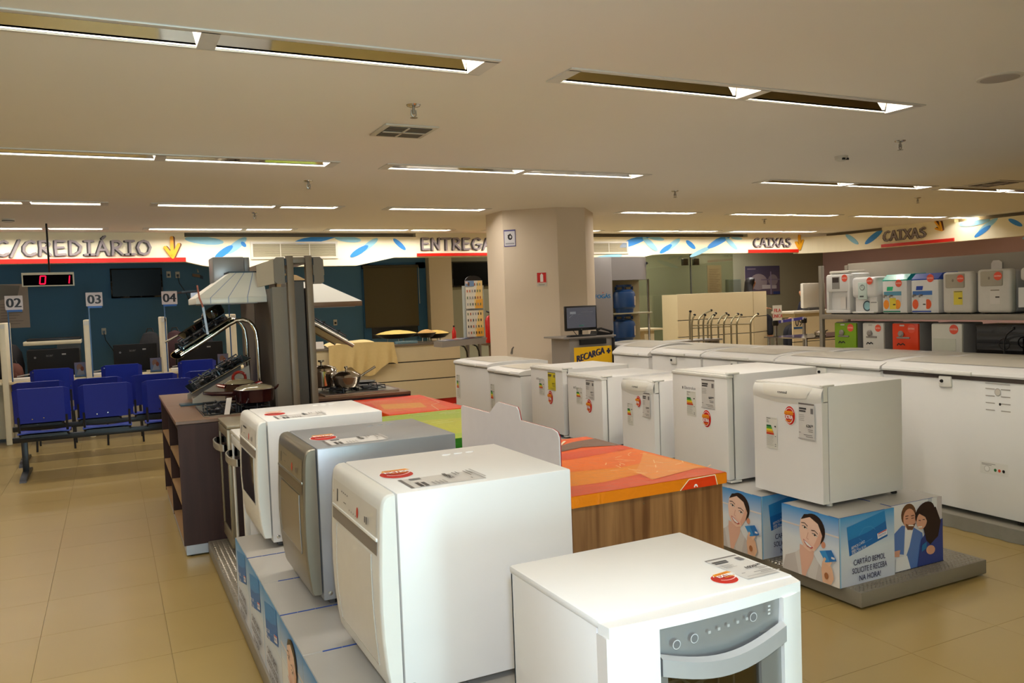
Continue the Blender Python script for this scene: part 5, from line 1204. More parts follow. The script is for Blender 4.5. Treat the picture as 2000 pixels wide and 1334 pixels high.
# hoods
hood_m = M('hood_white', (232, 228, 216), 0.32, var=.01)
def hood(x_wall, sgn, y0, y1, zb, depth, label, chimney=True, rim=None):
    t = thing('range_hood', label, 'range hood', (x_wall + sgn * depth / 2, (y0 + y1) / 2, zb), 'extractor hoods on the grey panel')
    X = lambda d: x_wall + sgn * d
    b = MB(rim or hood_m); b.box(X(0), X(depth), y0, y1, zb, zb + .042, b=.003); b.build('rim', t)
    b = MB(hood_m); zt = zb + .225; m0, m1 = y0 + (y1 - y0) * .30, y1 - (y1 - y0) * .30
    lo = [(X(0), y0, zb + .042), (X(depth), y0, zb + .042), (X(depth), y1, zb + .042), (X(0), y1, zb + .042)]
    hi = [(X(.01), m0 - .08, zt), (X(.24), m0 - .08, zt), (X(.24), m1 + .05, zt), (X(.01), m1 + .05, zt)]
    b.add(lo + hi, [(0, 1, 5, 4), (1, 2, 6, 5), (2, 3, 7, 6), (3, 0, 4, 7), (4, 5, 6, 7), (3, 2, 1, 0)]); b.build('canopy', t, sharp=10)
    b = MB(black); b.box(X(.01), X(.25), m0 - .085, m1 + .055, zt, zt + .010); b.build('collar', t)
    f = MB(grey_metal); f.box(X(.06), X(depth - .05), y0 + .05, y1 - .05, zb - .006, zb + .001); f.build('filter', t)
    if chimney:
        b = MB(M('chimney_grey', (150, 148, 146), 0.35, .35)); b.box(X(.095), X(.33), y1 - .27, y1 - .01, zt - .09, zt + .135, b=.012); b.build('chimney', t)
        b = MB(grey_metal); b.box(X(.055), X(.095), y1 - .26, y1 - .05, zt + .01, zt + .13, b=.004); b.build('chimney_bracket', t)
    s = MB(M('packing_tape', (150, 160, 184), 0.4))
    for q in ((.28, .55, .8) if chimney else ()):
        a, c = Vector(lo[0]).lerp(Vector(lo[1]), q), Vector(hi[0]).lerp(Vector(hi[1]), min(1, q * 1.0)); d = (Vector(lo[1]) - Vector(lo[0])).normalized() * .0028
        s.add([a - d + Vector((0, -.002, .001)), a + d + Vector((0, -.002, .001)), c + d + Vector((0, -.002, .001)), c - d + Vector((0, -.002, .001))], [(0, 1, 2, 3)]); s.box(a.x - .0028, a.x + .0028, y0 - .002, y0, zb, zb + .044)
    if chimney: s.build('tape', t, sharp=0)
    return t
hood(1.058, -1, 6.28, 6.92, 1.655, .495, 'white pyramid range hood with blue tape lines, left of the grey panel')
hood(1.37, 1, 6.95, 7.55, 1.60, .60, 'white range hood with a brown rim on the right of the grey panel', False, M('hood_rim_brown', (128, 100, 74), 0.4, .2))
t = thing('hanging_tag', 'clear tag strip on an orange tie under the white range hood', 'tag', (.60, 6.27, 1.5))
b = MB(M('orange_tie', (190, 110, 90), .6)); b.tube([(.575, 6.268, 1.79), (.585, 6.266, 1.70), (.60, 6.266, 1.655), (.605, 6.266, 1.63)], .006, 6); b.build('tie', t)
b = MB(M('clear_strip', (170, 176, 190), .3)); b.obox((.598, 6.262, 1.635), (.016, 0, 0), (.022, 0, -.20), (0, .002, 0)); b.build('strip', t, sharp=0)
t = thing('glass_canopy_hood', 'dark edged flat glass hood behind the white one', 'range hood', (.7, 7.2, 1.7))
b = MB(blackmetal); b.obox((.55, 7.35, 1.765), (.5, 0, .03), (0, .5, 0), (0, 0, .012)); b.build('glass_plate', t, sharp=0); b = MB(M('hood_light_panel', (190, 200, 220), .3)); b.obox((.62, 7.34, 1.71), (.22, 0, .01), (0, .05, 0), (0, 0, .05)); b.build('front', t, sharp=0)
b = MB(grey_metal); b.box(.92, 1.058, 7.3, 7.6, 1.72, 1.80); b.build('mount', t)
t = thing('curved_hood', 'beige beak shaped range hood behind the grey panel', 'range hood', (1.6, 7.6, 1.75))
b = MB(M('hood_beige', (168, 140, 98), .4)); b.prism([(1.37, 7.58, 1.72), (1.80, 7.58, 1.72), (1.84, 7.58, 1.75), (1.82, 7.58, 1.79), (1.70, 7.58, 1.82), (1.55, 7.58, 1.90), (1.37, 7.58, 1.93)], (0, .1, 0)); b.build('canopy', t, sharp=20)
b = MB(hood_m); b.box(1.45, 1.58, 7.59, 7.66, 1.66, 1.722); b.build('vent_box', t)
# hobs
def burner_set(t, o, U, V, N, w, d, kn=True):
    """burners and cast grates on a hob plane, o corner, U across, V along"""
    o, U, V, N = Vector(o), Vector(U), Vector(V), Vector(N)
    for (u, v, r) in ((.27, .28, .045), (.73, .28, .035), (.27, .72, .035), (.73, .72, .05)):
        c = o + U * w * u + V * d * v; b = MB(black); n = 14
        def ring(rr, z): return [c + (U * math.cos(a) + V * math.sin(a)) * rr + N * z for a in [2 * math.pi * k / n for k in range(n)]]
        rs = [ring(r, 0), ring(r, .014), ring(r * .8, .022), ring(r * .1, .024)]
        b.add([p for q in rs for p in q], [(i * n + j, i * n + (j + 1) % n, (i + 1) * n + (j + 1) % n, (i + 1) * n + j) for i in range(3) for j in range(n)]); b.build('burner', t)
        g = MB(blackmetal); hz = .034
        for a in (0, math.pi / 2, math.pi, 1.5 * math.pi):
            p = c + (U * math.cos(a) + V * math.sin(a)) * .095; q = c + (U * math.cos(a) + V * math.sin(a)) * .02
            g.tube([p + N * .002, p + N * hz, q + N * hz], .0055, 6)
        for k in range(4):
            a = math.pi / 4 + math.pi / 2 * k; a2 = a + math.pi / 2
            g.tube([c + (U * math.cos(a) + V * math.sin(a)) * .105 + N * .016, c + (U * math.cos(a2) + V * math.sin(a2)) * .105 + N * .016], .005, 6)
        g.build('grate', t)
    if kn:
        for k in range(4):
            c = o + U * w * (.5) + V * d * (.30 + .13 * k); b = MB(M('hob_knob', (40, 40, 42), .25, .3)); n = 10
            r0 = [c + (U * math.cos(a) + V * math.sin(a)) * .016 for a in [2 * math.pi * k_ / n for k_ in range(n)]]
            b.add(r0 + [p + N * .022 for p in r0], [(j, (j + 1) % n, n + (j + 1) % n, n + j) for j in range(n)] + [tuple(range(n, 2 * n))]); b.build('knob', t)
def hob(o, U, V, w, d, label, surf):
    o, U, V = Vector(o), Vector(U).normalized(), Vector(V).normalized(); N = U.cross(V).normalized()
    if N.z < 0: N = -N
    t = thing('gas_hob', label, 'hob', o, 'gas hobs')
    b = MB(surf); b.obox(o, U * w, V * d, N * .012); b.build('glass_top', t, sharp=0)
    b = MB(chrome); b.tube([o, o + U * w, o + U * w + V * d, o + V * d, o], .004, 6); b.build('trim', t)
    burner_set(t, o + N * .012, U, V, N, w, d)
    return t
hob((.53, 5.80, CH + .002), XP, YP, .49, .62, 'black gas hob on the dark cabinet under the burgundy pan', dglass)
hob((1.52, 6.56, CH - .018), XP, YP, .62, .56, 'steel gas hob under the steel saucepan', steel)
# tilted stands with black hobs
def frameobj(name, label, cat, path_sets, r, mat, extra=None):
    t = thing(name, label, cat, path_sets[0][0])
    for p in path_sets: b = MB(mat); b.tube(p, r, 10); b.build('tube', t)
    return t
up = Vector((.47, 0, .245)).normalized()
t = thing('hob_stand', 'light grey wedge stand holding the lower tilted black hob', 'stand', (.75, 6.75, CH))
b = MB(M('stand_grey', (176, 166, 150), .5)); b.prism([(.53, 6.63, CH), (.53, 6.63, CH + .04), (.60, 6.63, CH + .09), (.955, 6.63, CH + .275), (.965, 6.63, CH)], (0, .02, 0)); b.prism([(.53, 7.1, CH), (.53, 7.1, CH + .04), (.60, 7.1, CH + .09), (.955, 7.1, CH + .275), (.965, 7.1, CH)], (0, .02, 0)); b.box(.56, .95, 6.65, 7.1, CH, CH + .02); b.build('wedge', t, sharp=0)
hob((.525, 6.60, CH + .092), up, YP, .50, .56, 'black glass gas hob tilted on the lower stand', dglass)
t = thing('glass_shelf_rack', 'bent chrome tube rack with a tilted glass shelf, left of the grey panel', 'rack', (.8, 6.8, CH))
for y in (6.42, 6.98):
    P_ = [(.450, y, 1.285), (.60, y, 1.375), (.80, y, 1.498), (.85, y, 1.522), (.895, y, 1.528), (.935, y, 1.515), (.965, y, 1.485), (.985, y, 1.44), (.995, y, 1.36), (1.0, y, CH)]
    b = MB(chrome); b.tube(P_, .016, 12); b.build('tube', t)
b = MB(glass('rack_glass', (170, 190, 186), .35)); b.obox((.47, 6.40, 1.315), (.36, 0, .216), (0, .6, 0), (0, 0, .008)); b.build('glass_shelf', t, sharp=0)
sl = Vector((.36, 0, .216)).normalized()
hob((.475, 6.44, 1.336), sl, YP, .40, .52, 'black glass gas hob tilted on the upper chrome rack', dglass)
b = thing('frying_pan', 'small black frying pan with steel handle lying on the upper rack', 'pan', (.55, 6.5, 1.4))
m = MB(black_gloss); c = Vector((.553, 6.54, 1.446)); n_ = Vector((-.216, 0, .36)).normalized(); q = sl
k = MB(black_gloss); r_ = []
for rr, z in ((.03, 0), (.085, .0), (.105, .045), (.100, .045), (.082, .006), (.0, .006)): r_.append([c + (q * math.cos(a) + YP * math.sin(a)) * rr + n_ * z for a in [2 * math.pi * j / 20 for j in range(20)]])
k.add([p for w_ in r_ for p in w_], [(i * 20 + j, i * 20 + (j + 1) % 20, (i + 1) * 20 + (j + 1) % 20, (i + 1) * 20 + j) for i in range(5) for j in range(20)]); k.build('bowl', b)
k = MB(steel); k.tube([c - q * .10 + n_ * .04, c - q * .2 + n_ * .05], .008, 8); k.build('handle', b)
b = thing('saucepan', 'small black pot lying on the upper rack nearer the panel', 'pan', (.75, 6.55, 1.5))
c = Vector((.722, 6.56, 1.548)); k = MB(black_gloss); r_ = []
for rr, z in ((.02, 0), (.075, .0), (.085, .02), (.085, .065), (.06, .082), (.0, .088)): r_.append([c + (q * math.cos(a) + YP * math.sin(a)) * rr + n_ * z for a in [2 * math.pi * j / 20 for j in range(20)]])
k.add([p for w_ in r_ for p in w_], [(i * 20 + j, i * 20 + (j + 1) % 20, (i + 1) * 20 + (j + 1) % 20, (i + 1) * 20 + j) for i in range(5) for j in range(20)]); k.build('pot', b)
k = MB(steel); k.tube([c - q * .085 + n_ * .05, c - q * .15 + n_ * .055], .008, 8); k.build('handle', b)
# right rack
t = thing('glass_shelf_rack', 'bent chrome tube rack with a tilted tray, right of the grey panel', 'rack', (1.6, 7.0, CH))
for y in (6.75, 7.35):
    P_ = [(1.42, y, CH - .02), (1.42, y, 1.40), (1.43, y, 1.455), (1.47, y, 1.478), (1.52, y, 1.455), (1.82, y, 1.265)]
    b = MB(steel); b.tube(P_, .016, 12); b.build('tube', t)
b = MB(M('tray_steel', (150, 144, 132), .3, .8)); b.obox((1.50, 6.74, 1.475), (.30, 0, -.19), (0, .62, 0), (-.006, 0, -.012)); b.build('tray', t, sharp=0)
sr = Vector((.30, 0, -.19)).normalized()
hob((1.508, 6.80, 1.486), YP, sr, .5, .33, 'small hob lying on the right hand tilted tray', steel)
# pots
def lathe_pot(root, prof, c, mat, name, n=28): b = MB(mat); b.lathe(prof, c, n); return b.build(name, root, sharp=30)
burg = M('burgundy_enamel', (48, 15, 18), 0.12, var=.05, coat=.5)
redg = M('red_translucent_plastic', (128, 20, 16), 0.12, coat=.6)
gl_lid = M('glass_lid', (150, 140, 112), 0.08, .2, coat=.5)
z0 = CH + .05
t = thing('saute_pan', 'burgundy pan with long black handle and glass lid, on the hob in front', 'pan', (.89, 6.0, z0)); c = (.89, 6.0, 0)
lathe_pot(t, [(.10, z0), (.125, z0 + .008), (.138, z0 + .09), (.142, z0 + .095), (.134, z0 + .094), (.12, z0 + .012), (0, z0 + .012)], c, burg, 'body')
lathe_pot(t, [(.134, z0 + .094), (.12, z0 + .110), (.08, z0 + .124), (.03, z0 + .130), (0, z0 + .131)], c, gl_lid, 'glass_lid')
lathe_pot(t, [(.134, z0 + .092), (.138, z0 + .096), (.134, z0 + .100)], c, steel, 'lid_rim')
b = MB(burg); b.tube([(.755, 5.99, z0 + .072), (.68, 5.97, z0 + .078), (.60, 5.95, z0 + .085), (.545, 5.94, z0 + .098)], [.016, .015, .014, .010], 8); b.build('handle', t)
b = MB(burg); b.tube([(1.028, 6.0, z0 + .085), (1.05, 6.0, z0 + .10), (1.06, 6.0, z0 + .115)], [.012, .009, .005], 6); b.build('spout', t)
t = thing('casserole', 'burgundy casserole with red loop handles and glass lid behind the long pan', 'pan', (.83, 6.28, z0)); c = (.83, 6.28, 0)
lathe_pot(t, [(.09, z0), (.105, z0 + .01), (.112, z0 + .115), (.116, z0 + .12), (.108, z0 + .118), (.1, z0 + .012), (0, z0 + .012)], c, burg, 'body')
lathe_pot(t, [(.110, z0 + .119), (.09, z0 + .136), (.04, z0 + .150), (0, z0 + .152)], c, gl_lid, 'glass_lid')
b = MB(redg); b.tube([(.83 + .045 * math.cos(a), 6.28, z0 + .158 + .042 * math.sin(a)) for a in [math.pi * k / 8 for k in range(-1, 10)]], .011, 8); b.build('knob', t)
for s_ in (-1, 1):
    b = MB(redg); b.tube([(.83 + s_ * .108, 6.25, z0 + .10), (.83 + s_ * .15, 6.26, z0 + .112), (.83 + s_ * .155, 6.30, z0 + .112), (.83 + s_ * .108, 6.31, z0 + .10)], .012, 8); b.build('handle', t)
stl = M('polished_steel', (190, 180, 168), 0.1, 1.0, var=.02); z1 = CH - .02 + .05
t = thing('stock_pot', 'tall steel stock pot with lid beside the grey panel', 'pan', (1.56, 6.95, z1)); c = (1.585, 6.93, 0)
lathe_pot(t, [(.11, z1), (.125, z1 + .01), (.128, z1 + .135), (.133, z1 + .14), (.125, z1 + .138), (.118, z1 + .014), (0, z1 + .014)], c, stl, 'body')
lathe_pot(t, [(.130, z1 + .14), (.12, z1 + .158), (.06, z1 + .180), (0, z1 + .186)], c, stl, 'lid')
b = MB(chrome); b.lathe([(.008, z1 + .185), (.01, z1 + .205), (.028, z1 + .212), (.026, z1 + .225), (0, z1 + .227)], c, 14); b.build('knob', t)
b = MB(chrome); b.tube([(1.70, 6.86, z1 + .1), (1.735, 6.84, z1 + .09), (1.745, 6.90, z1 + .08), (1.71, 6.93, z1 + .1)], .008, 8); b.build('handle', t)
t = thing('saucepan', 'polished steel saucepan with domed lid and straight handle', 'pan', (1.74, 6.70, z1)); c = (1.735, 6.70, 0)
lathe_pot(t, [(.06, z1), (.085, z1 + .006), (.105, z1 + .035), (.122, z1 + .085), (.126, z1 + .09), (.118, z1 + .088), (.08, z1 + .012), (0, z1 + .012)], c, stl, 'body')
lathe_pot(t, [(.123, z1 + .09), (.115, z1 + .105), (.07, z1 + .130), (.03, z1 + .138), (0, z1 + .139)], c, stl, 'lid')
b = MB(chrome); b.lathe([(.008, z1 + .138), (.008, z1 + .155), (.016, z1 + .162), (.014, z1 + .175), (0, z1 + .178)], c, 12); b.build('knob', t)
b = MB(chrome); b.tube([(1.855, 6.70, z1 + .085), (1.90, 6.70, z1 + .11), (1.985, 6.70, z1 + .155)], [.009, .010, .011], 8); b.build('handle', t)
b = MB(black); b.lathe([(.07, z1 - .016), (.10, z1 - .006), (.11, z1 + .004)], (1.93, 6.9, .022), 16); tag(b.build('black_trivet', origin=(1.93, 6.9, z1 - .02)), 'black cast iron trivet behind the steel saucepan', 'trivet')
t = thing('folder', 'dark teal folder lying on the dark cabinet top', 'folder', (.5, 6.9, CH)); b = MB(M('teal_folder', (26, 56, 66), .4)); b.box(.44, .72, 6.72 - .0, 7.04 - .45, CH + .001, CH + .012); b.build('cover', t); b = MB(M('paper', (222, 218, 206), .7)); b.box(.445, .715, 6.605, 6.715, CH + .003, CH + .010); b.build('pages', t)
t = thing('price_stand', 'small price card in a clear stand in front of the burgundy handle', 'tag', (.66, 5.78, CH))
b = MB(M('tag_paper', (226, 220, 212), 0.6)); b.obox((.655, 5.79, CH + .002), (.035, .005, 0), (.022, 0, .115), (0, .002, 0)); b.build('card', t, sharp=0)
b = MB(chrome); b.box(.56, .70, 5.775, 5.80, CH + .001, CH + .008); b.build('base', t)

# ================================================================== waiting benches and chairs
def seat_shell(b, x0, x1, y, z0, z1, zt, lean):
    """backrest panel seen from behind, rounded corners, bent side wings"""
    w = x1 - x0; n = 10
    def P(u, v):
        r = .10; uu = abs(u * 2 - 1); edge = max(0, uu - .80) / .2
        zz = z0 + (z1 - z0) * v; top = (z1 - z0) * .06 * edge ** 2 * (1 if v > .5 else 0) * v
        return (x0 + w * u, y - lean * v + .055 * edge ** 1.5 * (1 - .2 * v), zz - top)
    b.grid(P, n, 8)
def bench(xs, y, label, ht):
    t = thing('waiting_bench', label, 'bench', ((xs[0] + xs[-1]) / 2 + .25, y, 0), 'rows of blue waiting seats')
    xa, xb = xs[0] - .04, xs[-1] + .60
    b = MB(blackmetal); b.box(xa, xb, y - .03, y + .03, .345, .40, b=.004); b.build('beam', t)
    for x in (xa + .10, xb - .25):
        b = MB(blackmetal); b.box(x - .028, x + .028, y - .02, y + .02, .05, .35, b=.003); b.build('post', t)
        b = MB(blackmetal); n = 8; b.prism([(x - .03, y - .40, .0), (x - .03, y - .36, .03), (x - .03, y - .1, .055), (x - .03, y + .1, .055), (x - .03, y + .36, .03), (x - .03, y + .40, .0)], (.06, 0, 0)); b.build('foot', t)
    for x in xs:
        s = MB(blue_pl); w = .50
        def sp(u, v): return (x + .02 + (w - .04) * u, y - .20 + .44 * v, .452 + .020 * math.sin(math.pi * u) * (1 - v) ** 2 - .018 * v + .012 * math.cos(2 * math.pi * u) * .5 - .03 * max(0, v - .85) / .15)
        s.grid(sp, 10, 6); so = s.build('seat', t, sharp=0)
        so.modifiers.new('thick', 'SOLIDIFY').thickness = .014
        k = MB(blue_pl); seat_shell(k, x, x + w, y - .20, .555, ht, ht, .08); ko = k.build('backrest', t, sharp=0)
        ko.modifiers.new('thick', 'SOLIDIFY').thickness = .010
        sc = MB(chrome)
        for u, v in ((.32, .10), (.52, .12)): sc.lathe([(.007, 0), (.006, -.004)], (x + w * u, y - .206 - .08 * v, .56 + (ht - .56) * v), 8, ax='y')
        sc.build('rivet', ko)
        f = MB(blackmetal)
        for q in (.04, w - .04): f.tube([(x + q, y - .02, .40), (x + q, y - .15, .43), (x + q, y - .195, .50), (x + q, y - .21, .62)], .012, 8)
        f.box(x + .04, x + w - .04, y - .12, y + .16, .40, .428); f.build('seat_bracket', t)
    return t
bench((-.905, -.33, .26, .84), 9.60, 'nearest row of blue plastic seats on a black beam', .905)
bench((-.99, -.41, .17, .76), 10.55, 'second row of blue plastic seats, partly behind the nearest row', .905)
def desk_chair(x, y, label):
    t = thing('plastic_chair', label, 'chair', (x, y, 0), 'blue chairs at the service desks'); w = .46; x0 = x - w / 2
    s = MB(blue_pl); s.grid(lambda u, v: (x0 + w * u, y - .2 + .42 * v, .46 + .01 * math.cos(2 * math.pi * u)), 8, 4); o = s.build('seat', t, sharp=0); o.modifiers.new('thick', 'SOLIDIFY').thickness = .014
    k = MB(blue_pl); seat_shell(k, x0, x0 + w, y - .20, .58, .985, .985, .08); o = k.build('backrest', t, sharp=0); o.modifiers.new('thick', 'SOLIDIFY').thickness = .010
    sc = MB(chrome)
    for u, v in ((.08, .92), (.08, .45), (.92, .45), (.5, .30), (.3, .30), (.7, .30)): sc.lathe([(.010, 0), (.008, -.006)], (x0 + w * u, y - .206 - .08 * v, .58 + .405 * v), 8, ax='y')
    sc.build('rivet', t)
    for sx in (-1, 1):
        b = MB(blackmetal); b.tube([(x + sx * .19, y - .24, .72), (x + sx * .19, y - .22, .46), (x + sx * .20, y - .28, 0)], .012, 8); b.build('leg', t)
        b = MB(blackmetal); b.tube([(x + sx * .19, y - .2, .45), (x + sx * .19, y + .2, .45), (x + sx * .20, y + .24, 0)], .012, 8); b.build('leg', t)
    return t
desk_chair(-.66, 11.5, 'blue chair at the left hand desk, before the copier')
desk_chair(.10, 11.5, 'blue chair at the middle desk, under sign 03')
desk_chair(.98, 11.5, 'blue chair at the right hand desk, beyond sign 04')

# ================================================================== service desks
DY = 12.1
t = thing('service_counter', 'long pale service counter behind the blue seats', 'counter', (0, 12.5, 0))
for xa, xb in ((-3.2, -1.263), (-1.187, -.318), (-.242, .617), (.693, 1.522), (1.598, 1.72)): b = MB(cream_lam); b.box(xa, xb, DY, 12.75, .765, .80, b=.004); b.build('worktop', t)
for xa, xb in ((-3.2, -1.266), (-1.184, -.321), (-.239, .614), (.696, 1.5)):
    b = MB(M('counter_front', (176, 166, 142), .5)); b.box(xa, xb, DY + .25, DY + .27, .06, .765); b.build('front_panel', t)
for x in (-1.225, -.28, .655, 1.56):
    d = thing('desk_divider', 'white upright divider board at x%s' % '', 'divider', (x, DY + .3, 0), 'desk dividers')
    d['label'] = {-1.225: 'white divider board at the left edge, beside sign 02', -.28: 'white divider board right of the copier', .655: 'white divider board left of the dark red backpack', 1.56: 'white divider board behind the chrome rack'}[x]
    b = MB(M('divider_white', (226, 214, 184), .5)); tp = 1.55; b.box(x - .035, x + .035, DY - .02, DY + .62, 0, tp, b=.012); b.build('board', d)
    b = MB(offwhite); b.box(x - .030, x + .030, DY - .026, DY - .02, 1.48, 1.53); b.build('end_cap', d)
def number_sign(x, txt, label, zb=1.70):
    t = thing('number_sign', label, 'sign', (x, DY - .02, zb), 'desk number signs')
    b = MB(M('sign_white', (226, 216, 216), .5)); b.box(x - .098, x + .098, DY - .03, DY - .022, zb + .012, zb + .19); b.build('plate', t)
    s = Sheet((x - .098, DY - .0305, zb + .012), XP, ZP)
    if txt: s.text(.098, .032, .120, txt, (24, 16, 22), 'c', 1.02, bold=.006); s.build('digits', t)
    b = MB(M('sign_blue', (34, 100, 180), .4)); b.box(x - .082, x + .086, DY - .032, DY - .020, zb - .014, zb + .012); b.build('base_strip', t)
    b = MB(M('sign_pole', (40, 76, 120), .3)); b.box(x - .078, x - .062, DY - .026, DY - .018, .80, zb - .01); b.build('pole', t)
number_sign(-1.075, '02', 'white sign with the number 02 on a blue pole')
number_sign(-.168, '03', 'white sign with the number 03, left of the television', 1.715)
number_sign(.745, '04', 'white sign with the number 04 at the television corner', 1.705)
number_sign(1.58, '', 'desk sign half hidden behind the white hood, blue strip showing', 1.71)
t = thing('queue_display', 'black electronic display with red digits 0 and 1 hanging over the desks', 'display', (-.68, 12.05, 2.0))
b = MB(M('display_case', (232, 224, 196), .4)); b.box(-.97, -.385, 12.04, 12.10, 2.145, 2.175); b.box(-.97, -.385, 12.04, 12.10, 2.0, 2.012); b.box(-.97, -.955, 12.041, 12.10, 2.012, 2.145); b.box(-.40, -.385, 12.041, 12.10, 2.012, 2.145); b.build('case', t)
b = MB(M('led_black', (8, 6, 7), .9, spec=.05)); b.box(-.955, -.40, 12.05, 12.09, 2.012, 2.145); b.build('screen', t)
def seg(x, s): return [(x + a[0] + .12 * (a[1] - 2.03) , 12.046, a[1]) for a in s]
for (xa, segs) in ((-.775, [((0, 2.03), (.06, 2.03)), ((.06, 2.03), (.06, 2.13)), ((.06, 2.13), (0, 2.13)), ((0, 2.13), (0, 2.03))]), (-.49, [((.045, 2.03), (.045, 2.13))])):
    b = MB(M('red_led', (255, 20, 70), .5, emis=1.1))
    for p, q in segs: b.tube(seg(xa, [p, q]), .0075, 6)
    b.build('digit', t)
b = MB(black); b.tube([(-.66, 12.07, 2.175), (-.66, 12.07, 2.80)], .012, 8); b.build('rod', t)
def tv(x0, x1, z0, z1, y, label):
    t = thing('television', label, 'television', ((x0 + x1) / 2, y, z0))
    b = MB(black_gloss); b.box(x0, x1, y - .06, y - .01, z0, z1, b=.006); b.build('casing', t)
    b = MB(M('dead_screen', (8, 9, 9), .3, spec=.12)); b.box(x0 + .025, x1 - .025, y - .0615, y - .058, z0 + .03, z1 - .025); b.build('screen', t)
    b = MB(black); b.box((x0 + x1) / 2 - .12, (x0 + x1) / 2 + .12, y - .012, y - .001, (z0 + z1) / 2 - .1, (z0 + z1) / 2 + .1); b.build('bracket', t)
BW = Y1 - .1
tv(.045, .86, 1.88, 2.385, BW, 'black wall television above the desks, left of the hood')
tv(6.26, 7.35, 1.90, 2.42, BW, 'black wall television behind the card rack, left of the column')
t = thing('wall_poster', 'pale notice sheet on the blue wall behind sign 02', 'poster', (-1.4, BW, 1.3))
b = MB(M('poster_paper', (206, 186, 172), .7)); b.box(-1.62, -1.17, BW - .006, BW, 1.45, 2.16); b.build('sheet', t)
s = Sheet((-1.62, BW - .0065, 1.45), XP, ZP); s.poly([(.0, .44), (.30, .52), (.34, .68), (0, .71)], (150, 138, 124))
for k in range(8): s.rect(.05, .38 - .045 * k, .36 - .05 * (k % 3), .388 - .045 * k, (150, 132, 122))
s.build('print', t)
def outlet(x, z, label, cord=0):
    t = thing('wall_outlet', label, 'outlet', (x, BW, z)); b = MB(offwhite); b.box(x - .035, x + .035, BW - .012, BW, z - .055, z + .055, b=.004); b.build('plate', t); b = MB(black); b.box(x - .018, x + .018, BW - .035, BW - .012, z - .03, z + .01); b.build('plug', t)
    if cord: b = MB(black); b.tube([(x, BW - .03, z - .03), (x + .02, BW - .05, z - .15), (x + .12, BW - .06, z - .32), (x + .16, BW - .05, z - .45), (x + .16, BW - .05, z - cord)], .006, 6); b.build('cord', t)
outlet(-.10, 1.33, 'white wall outlet with a hanging black cord between signs 03 and 04', .7)
outlet(.965, 2.27, 'wall outlet right of the left television, nearer to it'); outlet(1.11, 2.26, 'wall outlet with a black plug right of the left television', .36); outlet(3.85, 1.30, 'dark wall outlet left of the roller blind'); outlet(3.65, 2.26, 'beige junction box high on the blue wall right of the grey panel')
t = thing('wall_camera', 'small wall camera under the painted band left of the hoods', 'camera', (1.44, 15.3, 2.2)); b = MB(offwhite); b.tube([(1.44, BW, 2.35), (1.44, BW - .12, 2.30)], .012, 8); b.build('arm', t); b = MB(M('camera_brown', (120, 96, 70), .5)); b.obox((1.34, BW - .18, 2.22), (.12, 0, -.02), (0, .05, 0), (0, 0, .05)); b.build('body', t); b = MB(black); b.obox((1.46, BW - .18, 2.19), (.05, 0, -.02), (0, .05, 0), (0, 0, .055)); b.build('lens_hood', t)
# equipment on and behind the desk
BK = 12.85
t = thing('back_shelf', 'dark low shelf behind the service counter', 'shelf', (0, 13.2, 0)); b = MB(M('back_shelf_dark', (40, 34, 30), .6)); b.box(-3.2, 1.72, 12.80, 13.6, .70, .74); b.box(-3.2, -3.16, BK + .1, 13.6, 0, .7); b.box(1.68, 1.72, BK + .1, 13.6, 0, .7); b.build('board', t)
t = thing('copier', 'copier with a cream lid standing behind the left desk', 'printer', (-.72, 13.2, .74))
b = MB(M('copier_dark', (40, 38, 38), .5)); b.box(-1.05, -.40, 13.0, 13.5, .74, 1.14, b=.01); b.build('body', t); b = MB(M('copier_cream', (196, 184, 156), .5)); b.box(-1.08, -.38, 12.97, 13.5, 1.22, 1.275, b=.006); b.build('lid', t); b = MB(black); b.box(-1.04, -.38, 12.98, 13.5, 1.275, 1.31, b=.01); b.build('document_feeder', t); b = MB(grey_dark); b.box(-1.04, -.72, 12.98, 13.4, 1.125, 1.16); b.box(-.68, -.40, 13.05, 13.5, 1.13, 1.225); b.build('output_tray', t)
def monitor_back(x0, x1, z0, z1, y, label):
    t = thing('computer_monitor', label, 'monitor', ((x0 + x1) / 2, y, .80), 'desk monitors seen from behind'); b = MB(M('monitor_black', (16, 14, 14), .6, spec=.25)); b.box(x0, x1, y, y + .05, z0, z1, b=.012); b.build('casing', t)
    s = Sheet((x0, y - .0005, z0), XP, ZP); w = x1 - x0; s.text(w * .36, (z1 - z0) * .72, .035, 'acer', (96, 90, 84)); s.rect(w * .66, (z1 - z0) * .76, w * .74, (z1 - z0) * .81, (150, 146, 140)); s.rect(w * .50, .012, w * .62, .045, (150, 140, 130)); s.ell(w * .15, (z1 - z0) * .7, .014, .014, (90, 86, 84)); s.build('back_marks', t)
    b = MB(black); b.box((x0 + x1) / 2 - .03, (x0 + x1) / 2 + .03, y + .02, y + .05, .81, z0 + .05); b.box((x0 + x1) / 2 - .12, (x0 + x1) / 2 + .12, y - .06, y + .12, .80, .815); b.build('stand', t)
monitor_back(-1.0, -.39, .83, 1.18, 12.42, 'black monitor back below the copier lid, left desk')
monitor_back(.02, .57, .83, 1.19, 12.42, 'black monitor back between signs 03 and 04')
monitor_back(.80, 1.44, .83, 1.17, 12.42, 'black monitor back right of sign 04')
